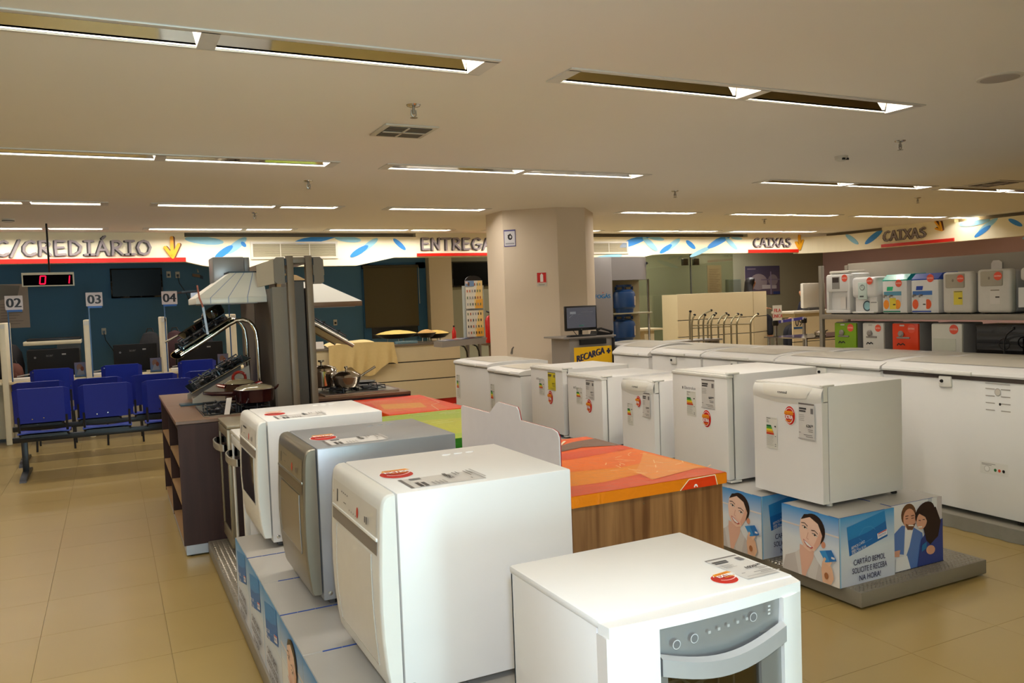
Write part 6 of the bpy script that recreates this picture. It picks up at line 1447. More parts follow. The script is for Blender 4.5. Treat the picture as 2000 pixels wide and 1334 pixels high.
def backpack(x, y, z, w, h, d, col, label):
    t = thing('backpack', label, 'bag', (x, y, z)); m = M('bag_%d' % col[0], col, .8, var=.2, bump=.2)
    b = MB(m); b.lathe([(.0, z), (.42 * w, z + .01), (.5 * w, z + .12 * h), (.52 * w, z + .4 * h), (.45 * w, z + .75 * h), (.28 * w, z + .95 * h), (0, z + h)], (x, y, 0), 18, sy=d / w); b.build('body', t)
    b = MB(m); b.lathe([(.0, z + .05), (.3 * w, z + .06), (.33 * w, z + .3 * h), (.2 * w, z + .5 * h), (0, z + .52 * h)], (x, y - d * .42, 0), 14, sy=.4); b.build('pocket', t)
    b = MB(black); b.tube([(x - .05, y, z + h - .02), (x - .03, y, z + h + .04), (x + .03, y, z + h + .04), (x + .05, y, z + h - .02)], .008, 6); b.build('carry_loop', t)
backpack(.52, 13.2, .74, .32, .60, .24, (24, 22, 24), 'black backpack with a pale strap between signs 03 and 04')
backpack(.86, 13.2, .74, .30, .60, .24, (52, 20, 22), 'dark red and black backpack right of sign 04')
backpack(1.225, 13.2, .74, .36, .58, .26, (20, 20, 26), 'large black rounded backpack right of sign 04')
backpack(-1.28, 13.2, .74, .36, .52, .26, (28, 22, 22), 'black bag at the left edge behind sign 02')
backpack(-1.21, 12.92, .74, .24, .26, .2, (90, 46, 30), 'reddish brown bag beside the copier')
t = thing('lucky_bowl', 'round cream framed fan on the desk right of divider 04', 'fan', (.80, 12.3, .80)); b = MB(M('fan_gold', (196, 170, 110), .5)); b.lathe([(.085, 0), (.09, .01), (.085, .02), (.078, .01), (.085, 0)], (.82, 12.28, 1.01), 24, ax='y', sy=.6); b.build('ring', t); b = MB(M('fan_cream', (220, 200, 160), .6)); b.lathe([(.05, 0), (.05, .01)], (.82, 12.285, 1.01), 18, ax='y', sy=.5); b.build('hub', t); b = MB(black); b.tube([(.82, 12.29, .80), (.82, 12.29, .97)], .01, 8); b.build('stem', t)
t = bpy.data.objects.get('lucky_bowl'); t.name = 'desk_fan'
def leaflet(x, label):
    t = thing('leaflet_holder', label, 'leaflet holder', (x, 12.15, .80), 'leaflet holders on the desks'); b = MB(glass('acrylic', (220, 225, 230), .2)); b.box(x - .075, x + .075, 12.135, 12.14, .80, 1.0); b.box(x - .075, x + .075, 12.14, 12.22, .80, .806); b.build('holder', t)
    s = Sheet((x - .07, 12.15, .81), XP, ZP); s.rect(0, 0, .14, .185, (150, 180, 214), (196, 170, 180)); s.ell(.06, .12, .035, .045, (226, 160, 120)); s.poly([(.02, .02), (.12, .02), (.1, .09), (.05, .10)], (236, 220, 210)); s.ell(.09, .1, .02, .03, (214, 110, 60)); s.build('leaflet', t)
leaflet(-.38, 'colourful leaflet holder right of the copier'); leaflet(.53, 'colourful leaflet holder below the black backpack'); leaflet(1.40, 'colourful leaflet holder near the chrome rack')
for x, lb in ((-1.02, 'stack of white forms at the left desk'), (-.13, 'stack of white forms on the middle desk'), (.85, 'stack of white forms beside the cream fan')):
    b = MB(M('white_forms', (224, 216, 204), .6)); b.box(x - .13, x + .13, 12.13, 12.30, .80, .835, b=.003); tag(b.build('paper_stack', origin=(x, 12.2, .80)), lb, 'paper', 'paper stacks on the desks')
    t = thing('stapler', {-1.02: 'small black stapler on the left desk before the copier', -.13: 'small black stapler on the middle desk between dividers', .85: 'small black stapler on the right desk by the fan'}[x], 'stapler', (x - .02, 12.4, .80)); b = MB(black); b.box(x - .1, x + .08, 12.33, 12.38, .80, .835); b.build('base', t); b = MB(grey_metal); b.obox((x - .1, 12.335, .84), (.17, 0, .025), (0, .04, 0), (0, 0, .015)); b.build('arm', t)
# ================================================================== delivery counter
CY = 12.0
t = thing('delivery_counter', 'cream counter with dark drawer lines and a red kick, stone top', 'counter', (3.9, CY, 0))
xa, xb = 2.35, 4.95
for z0_, z1_ in ((.10, .415), (.43, .70), (.715, .955)):
    b = MB(cream_lam); b.box(xa, xb, CY, CY + .02, z0_, z1_, b=.002, seg=1); b.build('front_board', t)
b = MB(black); b.box(xa, xb, CY + .012, CY + .03, .10, .955); b.build('backing', t)
b = MB(red_m); b.box(xa, xb, CY + .03, CY + .05, 0, .10); b.build('red_kick', t)
b = MB(stone); b.box(xa - .02, xb + .02, CY - .03, CY + .62, .955, .99, b=.004); b.build('stone_top', t)
b = MB(cream_lam); b.box(xb - .02, xb, CY + .05, CY + .6, 0, .955); b.build('side_panel', t); b = MB(cream_lam); b.box(xa, xa + .02, CY + .05, CY + .6, 0, .955); b.build('side_panel', t)
# draped cloth
def cl(u, v):
    x = 2.86 + (.96 + .07 * v) * u - .03 * v * (1 - u)
    if v < .35:
        q = v / .35; y = CY + .36 - .41 * q; z = 1.012 + .070 * math.sin(math.pi * min(1, u * 1.15)) ** .6 * (1 - .55 * q) + .012 * math.sin(11 * u + 4 * q)
    else:
        q = (v - .35) / .65; hem = .36 + .10 * math.sin(3.3 * u + .6) - .13 * math.exp(-((u - .27) / .09) ** 2) + .05 * math.sin(13 * u)
        y = CY - .065 - .06 * q * (.7 + .6 * math.sin(19 * u + 1.5 * math.sin(5 * u)) + .35 * math.sin(37 * u + 3 * q)); z = 1.03 - hem * q - .02 * q + .025 * math.sin(math.pi * u) * (1 - q)
    return (x, y, z)
b = MB(cloth_m); b.grid(cl, 72, 40); o = b.build('draped_cloth', origin=(3.35, CY, .99), sharp=0); o.modifiers.new('thick', 'SOLIDIFY').thickness = .004
tag(o, 'beige cloth draped over the front edge of the cream counter', 'cloth')
def serving(x, y, w, label, col, h):
    t = thing('serving_pan', label, 'pan', (x, y, .99), 'food pans on the counter')
    b = MB(M('wok_dark', (46, 40, 30), .35, .3)); b.lathe([(w * .4, h), (w * .6, h + .01), (w, h + .075), (w * 1.03, h + .078), (w * .95, h + .07), (0, h + .02)], (x, y, 0), 28, sy=.8); b.build('pan', t)
    b = MB(M('food_' + str(col[0]), col, .7, var=.25, scale=60, bump=.6)); rnd = random.Random(3)
    b.grid(lambda u, v: (x + w * .93 * v * math.cos(2 * math.pi * u), y + w * .74 * v * math.sin(2 * math.pi * u), h + .072 + .055 * (1 - v * v) + .006 * rnd.random()), 28, 8); b.build('food', t, sharp=0)
    b = MB(chrome)
    for k in range(3): a = 2.1 * k + .5; b.tube([(x + w * .4 * math.cos(a), y + w * .3 * math.sin(a), h + .02), (x + w * .45 * math.cos(a), y + w * .35 * math.sin(a), .99)], .007, 6)
    b.build('stand_legs', t)
serving(4.06, CY + .46, .36, 'wide shallow pan heaped with yellow food, leftmost on the counter', (216, 186, 96), 1.06)
serving(4.44, CY + .12, .16, 'dark bowl with browned food beside the wide yellow pan', (206, 160, 86), 1.06)
serving(4.72, CY + .46, .25, 'pan of yellow food nearest the card rack', (214, 180, 90), 1.03)
t = thing('water_tray', 'shallow clear tray under the food pans', 'tray', (4.2, CY + .2, .99)); b = MB(M('clear_tray', (120, 150, 160), .1)); b.box(3.92, 4.25, CY + .0, CY + .14, .9905, 1.03, b=.006); b.build('tray', t)
t = thing('papers', 'white leaning packets on the counter beside the steel pots', 'packet', (2.75, CY + .1, .99)); b = MB(M('tag_paper', (226, 220, 212), .6)); b.obox((2.62, CY + .08, .991), (.2, 0, 0), (0, .05, .10), (0, .02, -.01)); b.build('packet', t, sharp=0); b = MB(chrome); b.tube([(2.56, CY + .2, .99), (2.56, CY + .2, 1.2)], .012, 8); b.build('bottle', t)
# roller blind on the blue wall
t = thing('roller_blind', 'dark olive roller blind hanging on the blue back wall', 'blind', (5.0, BW, 1.15))
b = MB(M('blind_olive', (92, 84, 58), .8, var=.05)); b.box(4.43, 5.52, BW - .05, BW - .045, 1.17, 2.33); b.build('cloth', t); b = MB(M('blind_tube', (70, 64, 50), .6)); b.tube([(4.41, BW - .06, 2.35), (5.54, BW - .06, 2.35)], .025, 10); b.build('roller', t); b = MB(M('blind_bar', (70, 64, 50), .6)); b.box(4.43, 5.52, BW - .056, BW - .04, 1.16, 1.18); b.build('bottom_bar', t); b = MB(M('bead_chain', (200, 200, 190), .4)); b.tube([(5.55, BW - .05, 2.33), (5.55, BW - .05, 1.6)], .005, 6); b.build('bead_chain', t)
b = MB(M('window_dark', (24, 30, 30), .2)); b.box(4.55, 5.5, BW - .012, BW, .95, 2.30); o = struct(b.build('window_2'))
b = MB(M('window_frame_blue', (40, 96, 140), .6)); b.box(4.40, 4.55, BW - .03, BW, .9, 2.42); b.box(5.5, 5.70, BW - .03, BW, .9, 2.42); b.box(4.40, 5.70, BW - .03, BW, 2.30, 2.42); b.build('window_frame', o)

# accessory rack beside the column
t = thing('card_rack', 'narrow stand with two printed boards of phone cards and accessories', 'rack', (4.75, 10.95, 0))
ry = 10.95
b = MB(grey_metal)
b.box(4.63, 4.665, ry, ry + .05, 0, 1.0); b.box(4.82, 4.855, ry, ry + .05, 0, 1.0); b.build('post', t)
for x in (4.60, 4.79): b = MB(black); b.tube([(x - .10, ry - .05, .985), (x - .02, ry - .02, .95), (x + .02, ry + .0, .88), (x + .03, ry, .80)], .012, 8); b.build('bracket', t)
b = MB(grey_metal); b.prism([(4.20, ry - .12, .965), (4.86, ry - .12, .985), (4.90, ry - .12, 1.07), (4.86, ry - .12, 1.075), (4.20, ry - .12, 1.045)], (0, .34, 0)); b.build('tray', t)
s = Sheet((4.22, ry - .10, 1.052), XP + ZP * .04, YP, lift=.004)
for k in range(2):
    s.rect(.0, .02 + .15 * k, .62, .12 + .15 * k, (120, 122, 140)); 
    for j in range(7): s.rect(.04 + .08 * j, .02 + .15 * k, .09 + .08 * j, .12 + .15 * k, ((230, 226, 220), (60, 80, 150), (200, 60, 50))[j % 3])
s.build('card_strip', t)
b = MB(M('clear_board', (200, 206, 200), .3)); b.box(4.60, 4.94, ry + .03, ry + .04, 1.05, 1.83); b.build('clear_back', t)
def board(z0_, z1_, nm):
    s = Sheet((4.635, ry - .004, z0_), XP, ZP); w, h = .27, z1_ - z0_
    s.rect(0, 0, w, h, (226, 220, 206)); s.poly([(w * .5, 0), (w, 0), (w, h), (w * .74, h), (w * .62, h * .6), (w * .5, h * .3)], (240, 208, 140)); s.poly([(w * .55, 0), (w, 0), (w, h * .34), (w * .6, h * .3)], (240, 176, 70))
    rnd = random.Random(int(z0_ * 100))
    for r in range(4):
        for c in range(6): u, v = w * (.10 + .15 * c), h * (.88 - .24 * r); s.rect(u - .008, v - .022, u + .008, v + .014, ((70, 64, 66), (190, 90, 50), (110, 130, 90), (150, 150, 154), (50, 48, 54))[rnd.randrange(5)])
    if z0_ > 1.4: s.rect(0, h * .80, w * .5, h, (120, 150, 190)); s.rect(w * .12, h * .82, w * .24, h * .95, (110, 80, 60)); s.rect(w * .02, h * .9, w * .14, h * .98, (230, 200, 190))
    s.build('printed_board', t); b = MB(grey_metal); b.box(4.632, 4.908, ry - .003, ry + .004, z0_ - .005, z1_ + .005); b.build('board_frame', t)
board(1.50, 1.90, 0); board(1.09, 1.47, 1)
b = MB(black); b.prism([(4.77 + .13 * math.cos(math.pi * k / 12), ry, 1.90 + .075 * math.sin(math.pi * k / 12)) for k in range(13)], (0, .02, 0)); b.build('header_arc', t)
t = thing('fire_extinguisher', 'red fire extinguisher on the wall behind the card rack', 'extinguisher', (5.0, 11.6, .95))
b = MB(red_m); b.lathe([(.0, .95), (.07, .955), (.075, .97), (.075, 1.30), (.05, 1.36), (.02, 1.38), (0, 1.38)], (5.26, 11.5, 0), 18); b.build('cylinder', t); b = MB(black); b.tube([(5.26, 11.5, 1.37), (5.26, 11.5, 1.42), (5.20, 11.48, 1.44)], .014, 8); b.build('valve', t)
b = MB(M('shelf_bracket_brown', (110, 84, 60), .5)); b.box(5.14, 5.36, 11.4, 11.6, .92, .95); b.box(5.24, 5.28, 11.46, 11.54, 0, .92); b.build('stand', t)
t = thing('red_bottle', 'small red bottle on the counter end beside the card rack', 'bottle', (4.72, 11.5, .99)); t.location = (4.90, CY + .1, .99); b = MB(red_m); b.lathe([(.03, .99), (.032, 1.0), (.032, 1.14), (.014, 1.18), (.014, 1.22), (0, 1.22)], (4.90, CY + .1, 0), 14); b.build('body', t); b = MB(black); b.lathe([(.015, 1.205), (.015, 1.23), (0, 1.23)], (4.90, CY + .1, 0), 10); b.build('cap', t)
# signs on the column faces
def face_sheet(pa, pb, u, z):
    a, b_ = Vector((pa[0], pa[1], 0)), Vector((pb[0], pb[1], 0)); d = (b_ - a).normalized(); n = d.cross(ZP); p = a + (b_ - a) * u; return Vector((p.x, p.y, z)), d, n
o, d, n = face_sheet(colp[1], colp[2], .60, 1.765)
t = thing('extinguisher_sign', 'small red and white fire extinguisher sign on the column', 'sign', o)
b = MB(offwhite); b.obox(o, d * .135, ZP * .19, n * .004); b.build('plate', t, sharp=0); s = Sheet(o + n * .004, d, ZP); s.rect(.006, .05, .129, .184, (206, 30, 28)); s.poly([(.048, .062), (.088, .062), (.088, .15), (.078, .166), (.068, .175), (.058, .166), (.048, .15)], (250, 246, 240)); s.text(.068, .018, .018, 'Extintor', (60, 50, 50), 'c'); s.rect(.012, .052, .124, .058, (230, 160, 150)); s.build('print', t)
o, d, n = face_sheet(colp[0], colp[1], .50, 2.30)
o, d, n = face_sheet(colp[1], colp[2], .02, 2.315)
t = thing('camera_notice', 'white notice with a camera picture and dark border high on the column', 'sign', o)
b = MB(M('notice_frame', (96, 92, 150), .5)); b.obox(o, d * .16, ZP * .225, n * .004); b.build('plate', t, sharp=0); s = Sheet(o + n * .004, d, ZP); s.rect(.008, .012, .152, .205, (224, 222, 226)); s.ell(.085, .125, .032, .036, (40, 38, 42)); s.ell(.09, .128, .014, .017, (216, 214, 218)); s.poly([(.05, .15), (.09, .175), (.10, .16), (.06, .135)], (50, 48, 52)); s.rect(.02, .03, .14, .05, (170, 168, 176)); s.build('print', t)

# ================================================================== top up kiosk
KY = 8.75
t = thing('kiosk_table', 'grey kiosk desk with a yellow RECARGA sign', 'desk', (5.5, KY, 0))
b = MB(grey_metal); b.box(4.98, 5.74, KY - .02, KY + .5, 1.095, 1.115, b=.003); b.build('top', t)
b = MB(grey_metal); b.box(5.08, 5.70, KY + .02, KY + .48, .0, 1.095); b.build('body', t)
b = MB(black); b.box(5.70, 5.73, KY, KY + .48, 0, 1.08); b.build('side_edge', t)
b = MB(black); b.box(5.22, 5.60, KY - .01, KY + .02, 1.01, 1.075); b.build('drawer', t)
s = Sheet((5.14, KY + .019, .55), XP, ZP); W_, H_ = .555, .43; ZB = .55
s.rect(0, 0, W_, .43, (250, 196, 10)); nv = (34, 36, 76)
s.text(.04, .245, .088, 'RECARGA', nv, 'l', .76, slope=.22, bold=.007); s.rect(.475, .350, .535, .375, nv); s.rect(.492, .33, .518, .398, nv)
for k, (u, v) in enumerate(((.08, .13), (.16, .15), (.25, .17), (.34, .19), (.42, .20))): s.poly([(u, 0), (u + .06, 0), (u + .06, v + .02), (u + .02, v)], (40, 40, 110))
vs, fs, w_ = text_poly('VIP')
s.mb.add([s.P(.535 - y * .055, .12 + x * .055) for x, y in vs], fs, 0, lin(nv))
s.build('sign_board', t)
t = thing('computer_monitor', 'black monitor with a grey screen on the kiosk desk', 'monitor', (5.31, KY + .12, 1.115))
b = MB(black); b.box(5.08, 5.54, KY + .10, KY + .14, 1.185, 1.495, b=.008); b.build('casing', t); b = MB(M('lit_screen', (84, 86, 96), .2, emis=.35)); b.box(5.10, 5.52, KY + .097, KY + .101, 1.22, 1.475); b.build('screen', t)
s = Sheet((5.10, KY + .0965, 1.22), XP, ZP); s.rect(.045, .175, .13, .205, (170, 180, 200)); s.rect(.20, .19, .38, .20, (120, 122, 134)); s.rect(.16, .165, .36, .17, (110, 112, 124)); s.rect(.17, .02, .24, .034, (70, 130, 120)); s.line([(.03, .13), (.09, .17)], .004, (140, 144, 156)); s.build('screen_print', t)
b = MB(black); b.box(5.29, 5.33, KY + .12, KY + .15, 1.12, 1.2); b.lathe([(.10, 1.115), (.10, 1.125), (.02, 1.13)], (5.31, KY + .14, 0), 18); b.build('stand', t); b = MB(grey_metal); b.lathe([(.006, 0), (.006, -.003)], (5.31, KY + .10, 1.20), 10, ax='y'); b.build('badge', t)
t = thing('keyboard', 'black keyboard in front of the kiosk monitor', 'keyboard', (5.28, KY + .03, 1.115)); b = MB(black); b.box(5.08, 5.46, KY - .005, KY + .09, 1.1155, 1.13, b=.004); b.build('body', t)
b = MB(grey_dark)
for r in range(3):
    for c in range(12): b.box(5.095 + .03 * c, 5.118 + .03 * c, KY + .008 + .027 * r, KY + .029 + .027 * r, 1.13, 1.135)
tag(b.build('keys', t), kind='stuff')
t = thing('telephone', 'black desk telephone beside the kiosk monitor', 'telephone', (5.62, KY + .15, 1.115)); b = MB(black); b.prism([(5.50, KY + .06, 1.1155), (5.74, KY + .06, 1.1155), (5.74, KY + .06, 1.13), (5.52, KY + .06, 1.17)], (0, .16, 0)); b.build('base', t); b = MB(black); b.tube([(5.50, KY + .05, 1.185), (5.56, KY + .05, 1.20), (5.68, KY + .05, 1.165), (5.73, KY + .05, 1.145)], [.022, .014, .014, .022], 10); b.build('handset', t); b = MB(black); b.tube([(5.18, KY + .09, 1.19), (5.20, KY + .05, 1.14), (5.19, KY + .04, 1.12)], .004, 5); b.build('cable', t)
# ================================================================== gas cylinder stand
GY = 10.6
t = thing('cylinder_stand', 'tall grey display stand for gas cylinders with FOGAS lettering', 'stand', (7.1, GY, 0))
gs = M('stand_silver', (160, 156, 156), .38, .3, var=.02)
b = MB(gs); b.box(6.56, 6.93, GY, GY + .06, 0, 2.20, b=.004); b.build('front_panel', t)
n = 10; b = MB(gs); pts = [(6.93, GY), (7.28, GY)] + [(7.28 + .45 * math.sin(a), GY + .30 - .30 * math.cos(a)) for a in [math.pi / 2 * k / n for k in range(1, n + 1)]] + [(7.73, GY + .42), (6.93, GY + .42)]
b.prism([(x, y, 1.845) for x, y in pts], (0, 0, .355)); b.build('curved_header', t, sharp=40)
b = MB(M('stand_inner', (170, 156, 120), .5)); b.box(6.93, 7.7, GY + .40, GY + .42, 0, 1.845); b.build('back_panel', t)
b = MB(chrome); b.tube([(7.62, GY + .04, 0), (7.62, GY + .04, 1.85)], .018, 10); b.build('post', t)
for z in (1.335, .865, .2): b = MB(M('stand_shelf', (186, 178, 150), .35, .3)); b.box(6.93, 7.68, GY + .02, GY + .40, z - .02, z, b=.003); b.build('shelf', t)
s = Sheet((6.60, GY - .001, 1.575), XP, ZP); s.text(.015, 0, .062, 'FOG\u00c1S', (20, 116, 176), 'l', 1.05, bold=.004); s.ell(.155, .085, .008, .010, (200, 70, 50)); s.build('logo', t)
a = math.radians(62); px_, py_ = 7.28 + .45 * math.sin(a), GY + .30 - .30 * math.cos(a); tg = Vector((.45 * math.cos(a), .30 * math.sin(a), 0)).normalized()
s = Sheet(Vector((px_, py_, 2.04)) - tg * .02, tg, ZP, lift=.004); s.text(-.06, 0, .085, 'FO', (20, 90, 160), 'l', 1.1, bold=.004); s.rect(-.02, -.10, .08, -.075, (80, 70, 70)); s.rect(.0, -.14, .06, -.12, (80, 70, 70)); s.build('logo', t)
def cylinder(x, y, z, sc, label):
    t = thing('gas_cylinder', label, 'gas cylinder', (x, y, z), 'gas cylinders on the stand'); bl = M('cylinder_blue', (22, 62, 112), .35, var=.05)
    b = MB(bl); b.lathe([(.150 * sc, z), (.155 * sc, z + .06 * sc), (.16 * sc, z + .065 * sc), (.185 * sc, z + .09 * sc), (.188 * sc, z + .30 * sc), (.17 * sc, z + .35 * sc), (.12 * sc, z + .385 * sc), (.03 * sc, z + .40 * sc), (0, z + .40 * sc)], (x, y, 0), 30); b.build('body', t)
    b = MB(bl); R_, r2 = .135 * sc, .012
    for z0_, z1_ in ((.36, .39), (.43, .47)): b.lathe([(R_, z + z0_ * sc), (R_, z + z1_ * sc), (R_ - .012, z + z1_ * sc), (R_ - .012, z + z0_ * sc), (R_, z + z0_ * sc)], (x, y, 0), 26)
    for k in range(4): aa = .9 + k * math.pi / 2; b.obox((x + R_ * math.cos(aa) - .02, y + R_ * math.sin(aa) - .006, z + .38 * sc), (.04, 0, 0), (0, .012, 0), (0, 0, .06 * sc))
    b.build('collar', t); b = MB(steel); b.tube([(x, y, z + .39 * sc), (x, y, z + .45 * sc)], .018, 8); b.build('valve', t)
    b = MB(M('cylinder_label', (206, 186, 160), .6)); b.grid(lambda u, v: (x + .1895 * sc * math.cos(-1.05 + .52 * u), y + .1895 * sc * math.sin(-1.05 + .52 * u), z + (.12 + .15 * v) * sc), 6, 1); b.build('label', t, sharp=0)
    b = MB(black); b.grid(lambda u, v: (x + .1905 * sc * math.cos(-.78 + .10 * u), y + .1905 * sc * math.sin(-.78 + .10 * u), z + (.19 + .012 * v) * sc), 3, 1); b.build('label_mark', t, sharp=0)
cylinder(7.28, GY + .21, 1.336, .93, 'blue gas cylinder on the upper shelf of the grey stand')
cylinder(7.26, GY + .21, .866, .95, 'blue gas cylinder on the lower shelf of the grey stand')
t = thing('low_table', 'small cream table seen behind the lower gas cylinder', 'table', (7.6, 11.5, 0)); b = MB(cream_lam); b.box(7.25, 8.45, 11.4, 11.9, 1.0, 1.03); b.build('top', t)
for x in (7.35, 8.1): b = MB(cream_lam); b.box(x, x + .2, 11.45, 11.85, 0, 1.0); b.build('support', t)

# ================================================================== cashier counter, glass, people
QY = 13.0
t = thing('cashier_counter', 'tall cream cashier counter with two dark joint lines', 'counter', (11.3, QY, 0))
for z0_, z1_ in ((0, .735), (.75, 1.065), (1.08, 1.59)):
    b = MB(cream_lam); b.box(10.0, 11.93, QY, QY + .03, z0_, z1_, b=.002, seg=1); b.build('front_board', t)
    b = MB(cream_lam); b.prism([(11.94, QY, z0_), (12.50, QY + .22, z0_), (12.50, QY + .25, z0_), (11.94, QY + .03, z0_)], (0, 0, z1_ - z0_)); b.build('front_board', t)
b = MB(black); b.box(10.02, 11.93, QY + .02, QY + .05, 0, 1.58); b.build('backing', t); b = MB(black); b.prism([(11.94, QY + .03, 0), (12.48, QY + .24, 0), (12.48, QY + .26, 0), (11.94, QY + .05, 0)], (0, 0, 1.58)); b.build('backing', t)
b = MB(cream_lam); b.box(10.0, 10.02, QY + .03, QY + .5, 0, 1.585); b.build('side_board', t)
t = thing('glass_partition', 'greenish glass partition with clamps left of the cashier counter', 'partition', (10.0, QY + .65, 0)); GQ = QY + .36
gg = glass('green_glass', (226, 230, 218), .15)
b = MB(gg); b.box(9.1, 10.86, GQ + .30, GQ + .31, .0, 2.79); b.build('pane', t); b = MB(gg); b.box(10.88, 12.0, GQ + .30, GQ + .31, 0, 2.79); b.build('pane', t)
b = MB(grey_dark); b.box(10.862, 10.878, GQ + .29, GQ + .32, 0, 2.79); b.build('joint', t)
for x in (10.66, 10.94): b = MB(M('clamp', (90, 86, 76), .35, .6)); b.box(x, x + .13, GQ + .26, GQ + .34, 2.18, 2.32, b=.01); b.build('clamp', t)
b = MB(black); b.tube([(9.45, GQ + .295, 2.28), (9.6, GQ + .25, 2.30), (9.7, GQ + .2, 2.25)], .006, 6); b.lathe([(0, 0), (.03, .02), (.02, .05), (0, .055)], (9.7, GQ + .2, 2.21), 10); b.build('sensor_arm', t)
def poster(x0, x1, z0, z1, label, kind):
    t = thing('wall_poster', label, 'poster', ((x0 + x1) / 2, BW, z0)); b = MB(M('poster_paper', (206, 186, 172), .7)); b.box(x0, x1, BW - .01, BW, z0, z1); b.build('sheet', t); w, h = x1 - x0, z1 - z0
    s = Sheet((x0, BW - .0105, z0), XP, ZP)
    if kind == 'text':
        s.rect(0, 0, w, h, (176, 150, 116))
        for k in range(14): s.rect(w * .12, h * (.86 - .055 * k), w * (.88 - .1 * (k % 3)), h * (.875 - .055 * k), (130, 104, 80))
    else:
        s.rect(0, 0, w, h, (98, 84, 100), (70, 66, 90)); s.ell(w * .38, h * .45, w * .25, h * .28, (150, 138, 142)); s.ell(w * .8, h * .5, w * .14, h * .2, (136, 126, 132)); s.rect(w * .48, h * .2, w * .72, h * .34, (190, 184, 186)); s.rect(w * .76, h * .2, w * .9, h * .32, (176, 170, 176)); s.rect(w * .45, h * .5, w, h * .54, (120, 108, 128)); s.rect(w * .72, 0, w * .75, h * .8, (140, 130, 160)); s.rect(w * .8, 0, w, h * .1, (40, 60, 120)); s.rect(w * .06, h * .88, w * .3, h * .92, (130, 116, 130))
    s.build('print', t)
poster(12.82, 13.24, 1.5, 2.25, 'tall brownish text poster on the sage wall behind the cashier counter', 'text')
poster(13.98, 15.10, 1.5, 2.21, 'wide purple poster on the sage wall behind the woman', 'pic')
t = thing('wall_cabinet', 'small grey box on the sage wall between the two posters', 'box', (13.55, BW, 1.55)); b = MB(M('box_greygreen', (110, 116, 100), .6)); b.box(13.37, 13.75, BW - .12, BW, 1.4, 1.9, b=.006); b.build('case', t); b = MB(M('box_door', (104, 108, 94), .6)); b.box(13.39, 13.70, BW - .126, BW - .12, 1.42, 1.88); b.build('door', t)
# people: one continuous skinned body each, hair and clothes as children
skin_m = M('skin', (206, 146, 108), .6, var=.04); hair_m = M('dark_hair', (26, 18, 16), .5, var=.2, scale=60)
def body_mesh(name, parent, joints, edges, mat, sub=2, root=0):
    me = bpy.data.meshes.new(name); off = W(parent); me.from_pydata([Vector(j[0]) - off for j in joints], edges, []); o = bpy.data.objects.new(name, me); COL.objects.link(o); o.parent = parent
    sk = o.modifiers.new('skin', 'SKIN')
    for v, j in zip(me.skin_vertices[0].data, joints): v.radius = (j[1], j[2] if len(j) > 2 else j[1]); v.use_root = False
    me.skin_vertices[0].data[root].use_root = True
    sb = o.modifiers.new('sub', 'SUBSURF'); sb.levels = sb.render_levels = sub
    dg = bpy.context.evaluated_depsgraph_get(); m2 = bpy.data.meshes.new_from_object(o.evaluated_get(dg)); o.modifiers.clear(); o.data = m2; m2.materials.clear(); m2.materials.append(mat); m2.polygons.foreach_set('use_smooth', [True] * len(m2.polygons)); return o
